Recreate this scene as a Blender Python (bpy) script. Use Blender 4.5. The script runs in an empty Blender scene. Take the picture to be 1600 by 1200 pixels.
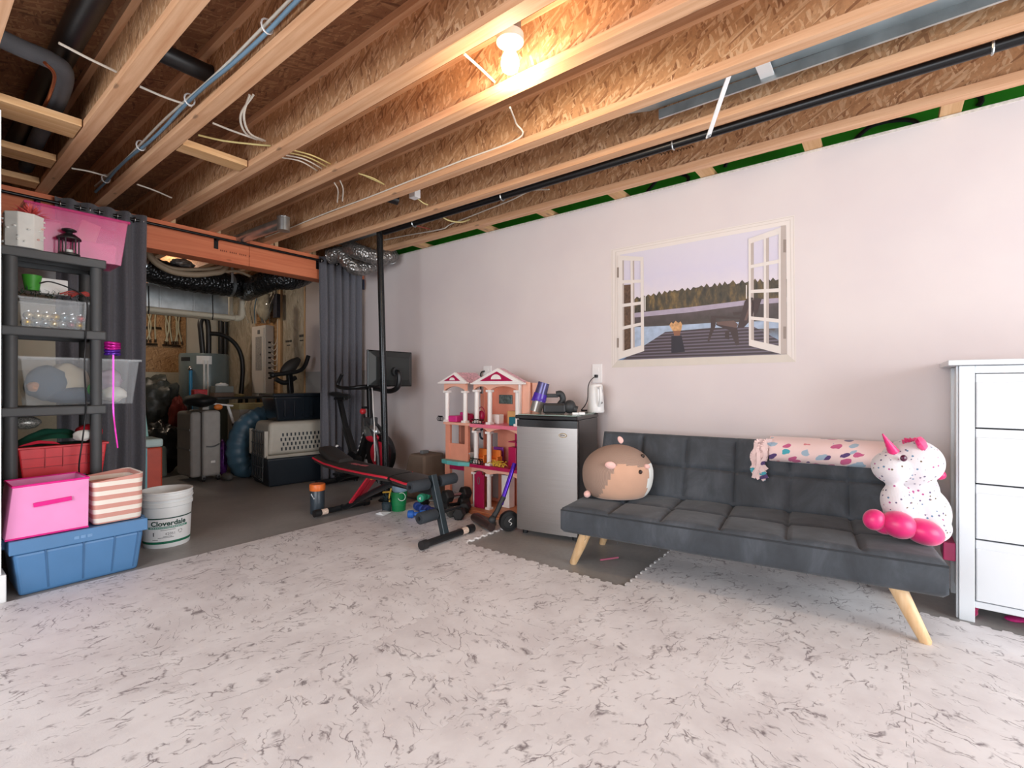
import bpy, bmesh, math, random
from mathutils import Vector, Matrix, Euler, noise

scene = bpy.context.scene
COL = scene.collection

# ---------------------------------------------------------------- camera
CAM_H, YAW, LENS = 1.10, math.radians(52.2), 17.0
cam_data = bpy.data.cameras.new('camera'); cam_data.lens = LENS; cam_data.sensor_width = 36.0
cam_data.sensor_fit = 'HORIZONTAL'; cam_data.clip_start = 0.02; cam_data.clip_end = 100
cam = bpy.data.objects.new('camera', cam_data); COL.objects.link(cam)
cam.location = (0, 0, CAM_H); cam.rotation_euler = (math.pi/2, 0, -YAW)
scene.camera = cam

# ---------------------------------------------------------------- world, daylight, exposure
world = bpy.data.worlds.new('sky'); scene.world = world; world.use_nodes = True
wb = world.node_tree.nodes['Background']; wb.inputs[0].default_value = (0.78, 0.88, 1.0, 1); wb.inputs[1].default_value = 1.2

def daylight(name, loc, rot, sx, sy, power, col):
    l = bpy.data.lights.new(name, 'AREA'); l.shape = 'RECTANGLE'; l.size = sx; l.size_y = sy
    l.energy = power; l.color = col
    o = bpy.data.objects.new(name, l); COL.objects.link(o); o.location = loc; o.rotation_euler = rot
    return o
# daylight outside the patio door (room's near end) and outside the window behind the camera
daylight('patio_daylight', (1.9, -3.28, 1.25), (math.pi/2, 0, 0), 2.6, 2.2, 158, (0.95, 0.975, 1.0))
daylight('window_daylight', (-2.72, 0.6, 1.45), (math.pi/2, 0, -math.pi/2), 3.6, 1.8, 160, (0.91, 0.955, 1.0))
scene.view_settings.view_transform = 'Standard'; scene.view_settings.look = 'None'
scene.view_settings.exposure = 0.0; scene.view_settings.gamma = 1.0
scene.view_settings.use_curve_mapping = False

# ---------------------------------------------------------------- pixel -> place helpers (1600x1200 frame)
FPX = LENS/36.0*1600
VD = Vector((math.sin(YAW), math.cos(YAW), 0)); RD = Vector((math.cos(YAW), -math.sin(YAW), 0)); UP = Vector((0, 0, 1))
CP = Vector((0, 0, CAM_H))
def ray(px, py): return VD + RD*((px-800)/FPX) + UP*((600-py)/FPX)
def gp(px, py, z=0.0):
    d = ray(px, py); return CP + d*((z-CAM_H)/d.z)
def xp(px, py, x):
    d = ray(px, py); return CP + d*(x/d.x)
def yp(px, py, y):
    d = ray(px, py); return CP + d*(y/d.y)

def cf(px, py, fwd, d=0.0):
    """point seen at a pixel, at the given forward distance (things sized by what they rest on)"""
    return CP + ray(px, py)*(fwd-d)

# ---------------------------------------------------------------- materials
def lin(c):
    c = c/255.0
    return c/12.92 if c <= 0.04045 else ((c+0.055)/1.055)**2.4
def rgb(h):
    if isinstance(h, str):
        h = h.lstrip('#'); h = tuple(int(h[i:i+2], 16) for i in (0, 2, 4))
    return (lin(h[0]), lin(h[1]), lin(h[2]), 1)
MATS = {}
class NT:
    def __init__(s, name):
        s.m = bpy.data.materials.new(name); s.m.use_nodes = True; s.t = s.m.node_tree
        s.b = s.t.nodes['Principled BSDF']
    def n(s, typ, **kw):
        nd = s.t.nodes.new(typ)
        for k, v in kw.items():
            if k.startswith('i_'):
                nd.inputs[k[2:].replace('_', ' ')].default_value = v
            else: setattr(nd, k, v)
        return nd
    def l(s, a, b): s.t.links.new(a, b)
    def ramp(s, fac, stops, interp='LINEAR'):
        r = s.n('ShaderNodeValToRGB'); r.color_ramp.interpolation = interp
        els = r.color_ramp.elements
        while len(els) < len(stops): els.new(0.5)
        for e, (p, c) in zip(els, stops):
            e.position = p; e.color = rgb(c) if not isinstance(c, (int, float)) else (c, c, c, 1)
        s.l(fac, r.inputs[0]); return r.outputs[0]
    def mapping(s, src, scale=(1, 1, 1), rot=(0, 0, 0), loc=(0, 0, 0)):
        m = s.n('ShaderNodeMapping'); m.inputs['Scale'].default_value = scale
        m.inputs['Rotation'].default_value = rot; m.inputs['Location'].default_value = loc
        s.l(src, m.inputs[0]); return m.outputs[0]
    def obj(s): return s.n('ShaderNodeTexCoord').outputs['Object']
    def pos(s): return s.n('ShaderNodeNewGeometry').outputs['Position']
    def noise(s, vec, scale=5, detail=3, rough=0.5, dist=0):
        nd = s.n('ShaderNodeTexNoise'); nd.inputs['Scale'].default_value = scale
        nd.inputs['Detail'].default_value = detail; nd.inputs['Roughness'].default_value = rough
        nd.inputs['Distortion'].default_value = dist
        s.l(vec, nd.inputs['Vector']); return nd.outputs['Fac']
    def mix(s, fac, a, b, mode='MIX'):
        m = s.n('ShaderNodeMix', data_type='RGBA', blend_type=mode)
        for sock, v in ((m.inputs[0], fac), (m.inputs[6], a), (m.inputs[7], b)):
            if hasattr(v, 'is_output'): s.l(v, sock)
            elif isinstance(v, (str, tuple)): sock.default_value = rgb(v)
            else: sock.default_value = v
        return m.outputs[2]
    def math(s, op, a, b=0.0):
        m = s.n('ShaderNodeMath', operation=op)
        for sock, v in ((m.inputs[0], a), (m.inputs[1], b)):
            if hasattr(v, 'is_output'): s.l(v, sock)
            else: sock.default_value = v
        return m.outputs[0]
    def bump(s, h, strength=0.3, dist=0.01):
        b = s.n('ShaderNodeBump'); b.inputs['Strength'].default_value = strength; b.inputs['Distance'].default_value = dist
        s.l(h, b.inputs['Height']); s.l(b.outputs[0], s.b.inputs['Normal'])
    def base(s, c): s.l(c, s.b.inputs['Base Color'])

def pm(name, col, rough=0.5, metal=0.0, var=0.06, scale=14, bump=0.0, bscale=120, alpha=1.0, trans=0.0, sheen=0.0, emit=0.0, coat=0.0):
    """plain procedural material: base colour with a gentle noise variation and optional fine relief"""
    if name in MATS: return MATS[name]
    t = NT(name); c = rgb(col); p = t.obj()
    f = t.noise(p, scale, 3)
    r = t.n('ShaderNodeValToRGB'); e = r.color_ramp.elements
    e[0].position, e[1].position = 0.3, 0.7
    e[0].color = tuple(max(0, x*(1-var)) for x in c[:3])+(1,); e[1].color = tuple(min(1, x*(1+var)) for x in c[:3])+(1,)
    t.l(f, r.inputs[0]); t.base(r.outputs[0])
    t.b.inputs['Roughness'].default_value = rough; t.b.inputs['Metallic'].default_value = metal
    if bump: t.bump(t.noise(p, bscale, 4), bump, 0.004)
    if alpha < 1: t.b.inputs['Alpha'].default_value = alpha
    if trans: t.b.inputs['Transmission Weight'].default_value = trans
    if sheen: t.b.inputs['Sheen Weight'].default_value = sheen
    if coat: t.b.inputs['Coat Weight'].default_value = coat
    if emit:
        t.b.inputs['Emission Color'].default_value = c; t.b.inputs['Emission Strength'].default_value = emit
    MATS[name] = t.m; return t.m

def osb(name, dark, mid, light, axis='x', amp=1.0):
    """oriented strand board: three crossing layers of long flakes"""
    if name in MATS: return MATS[name]
    t = NT(name); p = t.obj(); layers = []
    for k, a in enumerate((1.30, 1.85, 0.55)):
        rot = (a, 0, 0) if axis == 'x' else ((0, 0, a) if axis == 'z' else (0, a, 0))
        sc = (9, 13, 85) if axis == 'x' else ((13, 85, 9) if axis == 'z' else (13, 9, 85))
        v = t.n('ShaderNodeTexVoronoi', feature='F1'); v.inputs['Scale'].default_value = 1.0
        t.l(t.mapping(t.mapping(p, (1, 1, 1), rot), sc, (0, 0, 0), (k*3.1, k*1.7, k*2.3)), v.inputs['Vector'])
        s = t.n('ShaderNodeSeparateColor'); t.l(v.outputs['Color'], s.inputs[0]); layers.append((s.outputs[0], s.outputs[1]))
    m1 = t.math('GREATER_THAN', layers[1][1], 0.55); m2 = t.math('GREATER_THAN', layers[2][1], 0.6)
    f = t.mix(m1, layers[0][0], layers[1][0]); f = t.mix(m2, f, layers[2][0])
    c = t.ramp(f, [(0.0, dark), (0.18, mid), (0.62, mid), (0.86, light), (1.0, light)])
    big = t.noise(p, 3.0, 2); c = t.mix(t.math('MULTIPLY', big, 0.35), c, mid)
    fine = t.ramp(t.noise(t.mapping(p, (90, 90, 90)), 1.0, 4), [(0.35, 0.75), (0.6, 1.0)])
    c = t.mix(0.5, c, fine, 'MULTIPLY')
    t.base(c); t.b.inputs['Roughness'].default_value = 0.62
    t.bump(f, 0.35*amp, 0.004); MATS[name] = t.m; return t.m

def wood(name, dark, light, axis='y', rough=0.6, knots=True, ring=1.0):
    if name in MATS: return MATS[name]
    t = NT(name); p = t.obj()
    sc = {'y': (38, 1.6, 38), 'x': (1.6, 38, 38), 'z': (38, 38, 1.6)}[axis]
    sc = tuple(v*ring for v in sc)
    f = t.noise(t.mapping(p, sc), 1.0, 5, 0.6, 0.4)
    c = t.ramp(f, [(0.3, dark), (0.68, light)])
    if knots:
        ks = {'y': (9, 3.0, 9), 'x': (3.0, 9, 9), 'z': (9, 9, 3.0)}[axis]
        v = t.n('ShaderNodeTexVoronoi'); v.inputs['Scale'].default_value = 1.0
        t.l(t.mapping(p, ks), v.inputs['Vector'])
        k = t.ramp(v.outputs['Distance'], [(0.05, 0.35), (0.11, 1.0)])
        c = t.mix(0.7, c, k, 'MULTIPLY')
    t.base(c); t.b.inputs['Roughness'].default_value = rough; t.bump(f, 0.15, 0.003)
    MATS[name] = t.m; return t.m

# ---------------------------------------------------------------- mesh builder
class MB:
    def __init__(s): s.v = []; s.f = []; s.mi = []; s.cur = 0
    def add(s, vs, fs, M=None):
        o = len(s.v)
        for p in vs:
            p = Vector(p); s.v.append(M @ p if M is not None else p)
        for f in fs: s.f.append([i+o for i in f]); s.mi.append(s.cur)
        return s
    def m(s, i): s.cur = i; return s
    def box(s, lo, hi, M=None):
        x0, y0, z0 = lo; x1, y1, z1 = hi
        if x1 < x0: x0, x1 = x1, x0
        if y1 < y0: y0, y1 = y1, y0
        if z1 < z0: z0, z1 = z1, z0
        return s.add([(x0,y0,z0),(x1,y0,z0),(x1,y1,z0),(x0,y1,z0),(x0,y0,z1),(x1,y0,z1),(x1,y1,z1),(x0,y1,z1)],
                     [(0,3,2,1),(4,5,6,7),(0,1,5,4),(1,2,6,5),(2,3,7,6),(3,0,4,7)], M)
    def frustum(s, c0, s0, c1, s1, M=None):
        """rect frustum between z levels: c=(cx,cy,z), s=(w,d)"""
        vs = []
        for c, w in ((c0, s0), (c1, s1)):
            for a, b in ((-1,-1),(1,-1),(1,1),(-1,1)): vs.append((c[0]+a*w[0]/2, c[1]+b*w[1]/2, c[2]))
        return s.add(vs, [(0,3,2,1),(4,5,6,7),(0,1,5,4),(1,2,6,5),(2,3,7,6),(3,0,4,7)], M)
    def beam(s, p0, p1, w, h, up=(0,0,1)):
        """square bar from p0 to p1, w sideways, h along up"""
        p0 = Vector(p0); p1 = Vector(p1); d = (p1-p0).normalized(); u = Vector(up)
        r = d.cross(u)
        if r.length < 1e-4: r = d.cross(Vector((0,1,0)))
        r.normalize(); u = r.cross(d).normalized()
        vs = []
        for p in (p0, p1):
            for a, b in ((-1,-1),(1,-1),(1,1),(-1,1)): vs.append(p + r*(a*w/2) + u*(b*h/2))
        return s.add(vs, [(0,3,2,1),(4,5,6,7),(0,1,5,4),(1,2,6,5),(2,3,7,6),(3,0,4,7)])
    def cyl(s, p0, p1, r0, r1=None, seg=16, caps=True):
        return s.tube([p0, p1], [r0, r0 if r1 is None else r1], seg, caps)
    def tube(s, pts, r, seg=8, caps=True, closed=False):
        pts = [Vector(p) for p in pts]; n = len(pts)
        rs = r if isinstance(r, (list, tuple)) else [r]*n
        tang = []
        for i in range(n):
            if closed: t = pts[(i+1) % n]-pts[i-1]
            else: t = pts[min(i+1, n-1)]-pts[max(i-1, 0)]
            tang.append(t.normalized() if t.length > 1e-9 else Vector((0,0,1)))
        a = Vector((0,0,1)) if abs(tang[0].z) < 0.9 else Vector((1,0,0))
        nrm = (a - tang[0]*a.dot(tang[0])).normalized(); vs = []
        for i in range(n):
            nrm = (nrm - tang[i]*nrm.dot(tang[i]))
            nrm = nrm.normalized() if nrm.length > 1e-6 else Vector((1,0,0))
            b = tang[i].cross(nrm)
            for k in range(seg):
                an = 2*math.pi*k/seg; vs.append(pts[i] + (nrm*math.cos(an)+b*math.sin(an))*rs[i])
        fs = []
        for i in range(n if closed else n-1):
            j = (i+1) % n
            for k in range(seg):
                k2 = (k+1) % seg; fs.append((i*seg+k, i*seg+k2, j*seg+k2, j*seg+k))
        if caps and not closed:
            fs.append(tuple(range(seg))[::-1]); fs.append(tuple((n-1)*seg+k for k in range(seg)))
        return s.add(vs, fs)
    def lathe(s, prof, seg=24, M=None, cap0=True, cap1=True):
        vs = []; fs = []
        for r, z in prof:
            for k in range(seg):
                a = 2*math.pi*k/seg; vs.append((r*math.cos(a), r*math.sin(a), z))
        for i in range(len(prof)-1):
            for k in range(seg):
                k2 = (k+1) % seg; fs.append((i*seg+k, i*seg+k2, (i+1)*seg+k2, (i+1)*seg+k))
        if cap0: fs.append(tuple(range(seg))[::-1])
        if cap1: fs.append(tuple((len(prof)-1)*seg+k for k in range(seg)))
        return s.add(vs, fs, M)
    def sph(s, c, r, seg=16, rings=10, M=None):
        r = (r, r, r) if isinstance(r, (int, float)) else r
        vs = [Vector((0,0,-1))]; fs = []
        for i in range(1, rings):
            ph = -math.pi/2+math.pi*i/rings
            for k in range(seg):
                a = 2*math.pi*k/seg; vs.append(Vector((math.cos(ph)*math.cos(a), math.cos(ph)*math.sin(a), math.sin(ph))))
        vs.append(Vector((0,0,1)))
        R = M if M is not None else Matrix.Identity(4)
        vs = [Vector(c) + (R @ Vector((p.x*r[0], p.y*r[1], p.z*r[2]))) for p in vs]
        for k in range(seg):
            k2 = (k+1) % seg; fs.append((0, 1+k2, 1+k))
            fs.append((len(vs)-1, 1+(rings-2)*seg+k, 1+(rings-2)*seg+k2))
        for i in range(rings-2):
            for k in range(seg):
                k2 = (k+1) % seg; fs.append((1+i*seg+k, 1+i*seg+k2, 1+(i+1)*seg+k2, 1+(i+1)*seg+k))
        return s.add(vs, fs)
    def prism(s, poly, fn0, fn1):
        """poly of 2-D points; fn0/fn1 map (a,b) -> 3-D on the two faces"""
        n = len(poly); vs = [fn0(*p) for p in poly] + [fn1(*p) for p in poly]
        fs = [tuple(range(n))[::-1], tuple(range(n, 2*n))] + [(i, (i+1) % n, n+(i+1) % n, n+i) for i in range(n)]
        return s.add(vs, fs)
    def grid(s, fn, nu, nv, flip=False):
        vs = [fn(i/nu, j/nv) for j in range(nv+1) for i in range(nu+1)]; w = nu+1
        fs = [(j*w+i, j*w+i+1, (j+1)*w+i+1, (j+1)*w+i) for j in range(nv) for i in range(nu)]
        if flip: fs = [f[::-1] for f in fs]
        return s.add(vs, fs)
    def mesh(s, name, mats, smooth=0, recalc=True, off=None):
        me = bpy.data.meshes.new(name)
        me.from_pydata([tuple(p-off) if off else tuple(p) for p in s.v], [], s.f)
        for m in (mats if isinstance(mats, (list, tuple)) else [mats]): me.materials.append(m)
        for i, p in enumerate(me.polygons): p.material_index = s.mi[i]
        if recalc:
            bm = bmesh.new(); bm.from_mesh(me); bmesh.ops.recalc_face_normals(bm, faces=bm.faces); bm.to_mesh(me); bm.free()
        if smooth:
            me.shade_smooth()
            if smooth < 170: me.set_sharp_from_angle(angle=math.radians(smooth))
        me.update(); return me
    def build(s, name, mats, parent=None, smooth=0, bevel=0.0, solid=0.0, subd=0, remesh=0.0, bseg=2, local=False, recalc=True):
        off = None
        if parent is None:
            xs = [p.x for p in s.v]; ys = [p.y for p in s.v]; zs = [p.z for p in s.v]
            off = Vector(((min(xs)+max(xs))/2, (min(ys)+max(ys))/2, min(zs)))
        me = s.mesh(name, mats, smooth, recalc, off)
        o = bpy.data.objects.new(name, me); COL.objects.link(o)
        if off: o.location = off
        if parent is not None: adopt(o, parent, local)
        if solid: md = o.modifiers.new('solid', 'SOLIDIFY'); md.thickness = solid; md.offset = 0
        if remesh:
            md = o.modifiers.new('remesh', 'REMESH'); md.mode = 'VOXEL'; md.voxel_size = remesh; md.use_smooth_shade = True
            md = o.modifiers.new('smooth', 'SMOOTH'); md.iterations = 6; md.factor = 0.5
        if bevel:
            md = o.modifiers.new('bevel', 'BEVEL'); md.width = bevel; md.segments = bseg; md.limit_method = 'ANGLE'
            md.angle_limit = math.radians(35)
        if subd: md = o.modifiers.new('subd', 'SUBSURF'); md.levels = subd; md.render_levels = subd
        return o
def world_m(o):
    m = Matrix.LocRotScale(o.location, o.rotation_euler, o.scale)
    return m if o.parent is None else world_m(o.parent) @ o.matrix_parent_inverse @ m
def adopt(o, parent, local=False):
    o.parent = parent
    if not local: o.matrix_parent_inverse = world_m(parent).inverted()
    return o
def tag(o, label, cat, group=None, kind=None):
    o['label'] = label; o['category'] = cat
    if group: o['group'] = group
    if kind: o['kind'] = kind
    return o
def thing(name, label, cat, loc=(0,0,0), rotz=0.0, group=None, kind=None):
    o = bpy.data.objects.new(name, None); COL.objects.link(o); o.empty_display_size = 0.05
    o.location = loc; o.rotation_euler = (0, 0, rotz)
    return tag(o, label, cat, group, kind)
def copy_tree(o, loc=None, rot=None, label=None, parent=None):
    c = o.copy(); COL.objects.link(c); c.parent = parent
    if loc is not None: c.location = loc
    if rot is not None: c.rotation_euler = rot
    if label: c['label'] = label
    for ch in o.children: copy_tree(ch, parent=c)
    return c
def text_mesh(txt, size, bold=0.0):
    cu = bpy.data.curves.new('lettering', 'FONT'); cu.body = txt; cu.size = size; cu.align_x = 'CENTER'; cu.offset = bold
    cu.resolution_u = 3
    o = bpy.data.objects.new('lettering', cu); COL.objects.link(o)
    dg = bpy.context.evaluated_depsgraph_get(); me = bpy.data.meshes.new_from_object(o.evaluated_get(dg))
    bpy.data.objects.remove(o); return me
def text_on(name, txt, size, mat, fn, parent, bold=0.0):
    """flat lettering mapped by fn(x, y) -> 3-D point"""
    me = text_mesh(txt, size, bold)
    for v in me.vertices: v.co = fn(v.co.x, v.co.y)
    me.materials.clear(); me.materials.append(mat)
    o = bpy.data.objects.new(name, me); COL.objects.link(o); adopt(o, parent); return o
def arc(c, r, a0, a1, n, ax='xz'):
    out = []
    for i in range(n+1):
        a = math.radians(a0+(a1-a0)*i/n); u, v = r*math.cos(a), r*math.sin(a)
        out.append(Vector(c)+Vector({'xz': (u,0,v), 'yz': (0,u,v), 'xy': (u,v,0)}[ax]))
    return out
def spline(pts, n=8):
    """Catmull-Rom through the points"""
    P = [Vector(p) for p in pts]; P = [P[0]*2-P[1]] + P + [P[-1]*2-P[-2]]; out = []
    for i in range(1, len(P)-2):
        for k in range(n):
            t = k/n; a, b, c, d = P[i-1], P[i], P[i+1], P[i+2]
            out.append(0.5*((2*b)+(c-a)*t+(2*a-5*b+4*c-d)*t*t+(3*b-a-3*c+d)*t**3))
    out.append(P[-2]); return out
def Rz(a): return Matrix.Rotation(a, 4, 'Z')
def TR(loc, rx=0, ry=0, rz=0): return Matrix.Translation(loc) @ Euler((rx, ry, rz)).to_matrix().to_4x4()

# ================================================================ materials used widely
M_black = pm('black_plastic', '#1c1d1f', 0.45)
M_blackm = pm('black_metal', '#141416', 0.35, 0.3)
M_white = pm('white_plastic', '#e9e9e8', 0.4, var=0.02)
M_chrome = pm('bright_metal', '#c9cbcc', 0.25, 1.0)
M_galv = pm('galvanised_steel', '#b9c0c2', 0.3, 0.9, var=0.18, scale=9)
M_dark = pm('charcoal_plastic', '#2b2d2f', 0.55)
M_grey = pm('grey_plastic', '#6d7072', 0.5)
M_osb_web = osb('osb_web', '#8a5b3d', '#c8976c', '#e6c099', 'x')
M_osb_sub = osb('osb_subfloor', '#5d3a26', '#8a5d3f', '#a97d58', 'z')
M_osb_wall = osb('osb_wall', '#6b4a2e', '#a07a52', '#c09a6c', 'y')
M_flange = wood('joist_lumber', '#c9946c', '#e2b690', 'y')
M_block = wood('block_lumber', '#c4935e', '#dcb487', 'x')
M_beam = wood('beam_lumber', '#cc6b45', '#df855c', 'x', ring=0.8)
M_stud = wood('stud_lumber', '#c29a6c', '#dcbb92', 'z')

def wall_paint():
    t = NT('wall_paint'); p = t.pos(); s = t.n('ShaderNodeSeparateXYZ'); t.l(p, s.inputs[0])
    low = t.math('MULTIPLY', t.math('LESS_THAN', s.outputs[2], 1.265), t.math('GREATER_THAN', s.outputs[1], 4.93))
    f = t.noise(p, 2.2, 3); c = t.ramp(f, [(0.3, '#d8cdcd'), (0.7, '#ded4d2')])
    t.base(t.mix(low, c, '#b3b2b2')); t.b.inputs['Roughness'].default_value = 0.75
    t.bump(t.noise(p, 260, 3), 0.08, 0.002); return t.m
M_wall = wall_paint()
M_trim = pm('white_trim_paint', '#eef0f0', 0.4, var=0.015)
def concrete(name, a, b, rough):
    t = NT(name); p = t.pos(); f = t.noise(p, 1.6, 6, 0.6); c = t.ramp(f, [(0.3, a), (0.72, b)])
    g = t.ramp(t.noise(p, 38, 4), [(0.3, 0.86), (0.6, 1.0)]); t.base(t.mix(0.6, c, g, 'MULTIPLY'))
    t.b.inputs['Roughness'].default_value = rough; t.bump(t.noise(p, 90, 4), 0.12, 0.002); return t.m
M_conc = concrete('concrete_floor', '#8f8d8b', '#a5a29f', 0.42)
M_found = concrete('foundation_concrete', '#a8a494', '#b9b4a4', 0.8)
M_drywall = pm('drywall', '#c2beb2', 0.85, var=0.04, scale=3)

# ================================================================ room shell
XW = 3.5; YB = 5.0; YE = 8.9; ZJ = 2.52; ZS = 2.84
def struct(o, label, cat): return tag(o, label, cat, kind='structure')
struct(MB().box((-2.7, -3.4, -0.12), (3.75, 9.0, 0)).build('floor', M_conc), 'grey bare concrete floor under the foam mat', 'floor')
ceiling = struct(MB().box((-2.7, -3.4, ZS), (3.75, 9.0, ZS+0.03)).build('ceiling', M_osb_sub), 'rough brown strand board subfloor above the open joists', 'ceiling')
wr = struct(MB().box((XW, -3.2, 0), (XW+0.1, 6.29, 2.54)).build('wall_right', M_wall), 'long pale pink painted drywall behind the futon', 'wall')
M_paper = pm('drywall_edge', '#d9d2c8', 0.9, var=0.15, scale=60)
MB().box((XW-0.004, -3.2, 2.531), (XW+0.012, 6.29, 2.546)).build('cut_edge', M_paper, wr)
# open green room seen over the wall top
M_green = pm('green_paint', '#2fae28', 0.6, var=0.1, scale=4)
gw = struct(MB().box((3.68, -3.2, 2.3), (3.70, 8.9, 2.84)).build('wall_green', M_green), 'bright green painted wall seen in the gap above the pink wall', 'wall')
for px, py in ((1040, 285), (1375, 205)):
    c = xp(px, py, 3.675)
    pts = [c+Vector((0, 0.16*math.cos(a)*(1-0.25*math.sin(2*a)), 0.10*abs(math.sin(a))-0.05)) for a in [i*math.pi/14 for i in range(15)]]
    MB().tube(pts, 0.013, 6).build('painted_swirl', M_black, gw)
    pts = [p+Vector((0, -0.27, 0.05)) for p in pts[::-1]]
    MB().tube([p*1.0 for p in pts][:10], 0.013, 6).build('painted_swirl', M_black, gw)
# utility-room walls
def vapour():
    t = NT('vapour_barrier'); p = t.pos(); f = t.noise(t.mapping(p, (1, 3, 1.5)), 3, 5, 0.65, 1.2)
    t.base(t.ramp(f, [(0.3, '#a49b88'), (0.55, '#c3bba9'), (0.75, '#d8d2c4')])); t.b.inputs['Roughness'].default_value = 0.22
    t.bump(f, 0.8, 0.03); return t.m
M_vap = vapour()
ins = struct(MB().box((XW+0.03, 6.29, 0), (XW+0.1, YE, 2.84)).build('wall_right_unfinished', M_vap), 'unfinished wall under clear plastic vapour barrier', 'wall')
MB().box((XW-0.005, 6.98, 0.0), (XW+0.05, 7.06, 2.5)).build('stud', M_stud, ins)
MB().box((XW-0.005, 6.29, 0.0), (XW+0.05, 6.33, 2.5)).build('stud', M_stud, ins)
MB().box((XW+0.005, 7.08, 0.75), (XW+0.035, 7.78, 2.25)).build('mounting_board', M_osb_wall, ins)
for (a, b, c0, c1) in ((6.36, 6.52, 1.755, 1.79), (6.40, 6.5, 1.70, 1.715), (6.72, 6.9, 1.70, 1.73), (6.76, 6.86, 1.65, 1.665)):
    n = 6
    for k in range(n):
        y = a+(b-a)*k/n; MB().box((XW+0.026, y, c0), (XW+0.0295, y+(b-a)/n*0.6, c1)).build('print_mark', M_dark, ins)
wb_ = struct(MB().box((-0.7, YE, 1.28), (3.6, YE+0.1, 2.84)).build('wall_back', M_drywall), 'plain drywall at the far end of the utility space', 'wall')
struct(MB().box((-0.7, YE-0.06, 0), (3.6, YE+0.1, 1.28)).build('wall_foundation', M_found, bevel=0.01), 'beige concrete foundation ledge behind the water heater', 'wall')
struct(MB().box((-0.7, 3.62, 0), (-0.6, YE, 2.84)).build('wall_storage', M_drywall), 'drywall closing the storage corner', 'wall')
wl = struct(MB().box((-2.7, 3.5, 0), (0.345, 3.62, 2.47)).build('wall_left', M_trim), 'white painted partition end beside the shelf', 'wall')
struct(MB().box((-2.7, 3.485, 0), (0.362, 3.635, 0.145)).build('baseboard_left', M_trim, bevel=0.004), 'white baseboard wrapping the partition end', 'baseboard')
# the two sides behind the camera, each with its opening
t1 = MB().box((-2.7, -3.3, 0), (0.5, -3.2, ZS)).box((3.3, -3.3, 0), (3.6, -3.2, ZS)).box((0.5, -3.3, 2.4), (3.3, -3.2, ZS))
struct(t1.build('wall_near', M_wall), 'pink wall around the patio door', 'wall')
t1 = MB().box((-2.7, -3.3, 0), (-2.6, -1.3, ZS)).box((-2.7, 2.5, 0), (-2.6, 3.6, ZS)).box((-2.7, -1.3, 2.4), (-2.6, 2.5, ZS)).box((-2.7, -1.3, 0), (-2.6, 2.5, 0.5))
struct(t1.build('wall_window', M_wall), 'pink wall around the wide window', 'wall')
def frame(name, pts, label):
    f = MB()
    for a, b in pts: f.beam(a, b, 0.07, 0.07)
    struct(f.build(name, M_trim, bevel=0.004), label, 'window')
frame('window_1', [((0.5,-3.25,0.03),(3.3,-3.25,0.03)),((0.5,-3.25,2.37),(3.3,-3.25,2.37)),((0.53,-3.25,0),(0.53,-3.25,2.4)),((3.27,-3.25,0),(3.27,-3.25,2.4)),((1.9,-3.25,0),(1.9,-3.25,2.4))], 'white patio door frame')
frame('window_2', [((-2.65,-1.3,0.53),(-2.65,2.5,0.53)),((-2.65,-1.3,2.37),(-2.65,2.5,2.37)),((-2.65,-1.27,0.5),(-2.65,-1.27,2.4)),((-2.65,2.47,0.5),(-2.65,2.47,2.4)),((-2.65,0.6,0.5),(-2.65,0.6,2.4))], 'white wide window frame')

# ---------------------------------------------------------------- I-joists (children of the ceiling)
JX = [-1.55, -1.1, -0.65, -0.2, 0.25, 0.695, 1.03, 1.478, 1.85, 2.345, 2.762, 3.265]
me_f = None
for i, x in enumerate(JX):
    if me_f is None:
        fl = MB().box((-0.035, -3.2, ZJ), (0.035, 8.88, ZJ+0.04)).box((-0.035, -3.2, ZS-0.04), (0.035, 8.88, ZS))
        me_f = fl.mesh('joist', M_flange); me_w = MB().box((-0.006, -3.2, ZJ+0.04), (0.006, 8.88, ZS-0.04)).mesh('web', M_osb_web)
    j = bpy.data.objects.new('joist', me_f); COL.objects.link(j); j.location = (x, 0, 0); adopt(j, ceiling)
    w = bpy.data.objects.new('web', me_w); COL.objects.link(w); w.parent = j
# squash blocks standing on the beam beside the joists
for x in (1.53, 1.90, 2.40, 2.45, 2.82, 2.87):
    MB().box((x, YB+0.01, ZJ), (x+0.038, YB+0.1, ZS)).build('squash_block', M_stud, ceiling)
# flat blocking between joists
for (x0, x1, y0, y1) in ((0.255, 0.69, 3.51, 3.72), (0.255, 0.69, 4.18, 4.35), (0.255, 0.69, 4.74, 4.9), (1.035, 1.472, 3.30, 3.42)):
    MB().box((x0+0.036, y0, ZJ), (x1-0.036, y1, ZJ+0.04)).build('blocking', M_block, ceiling, bevel=0.002)
for px, py in ((655, 386), (757, 359), (850, 334), (962, 306), (1100, 270), (1268, 227), (1487, 172)):
    y = xp(px, py, 3.42).y
    MB().box((3.302, y-0.045, 2.5485), (3.66, y+0.045, 2.588)).build('blocking', M_block, ceiling, bevel=0.002)
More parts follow.
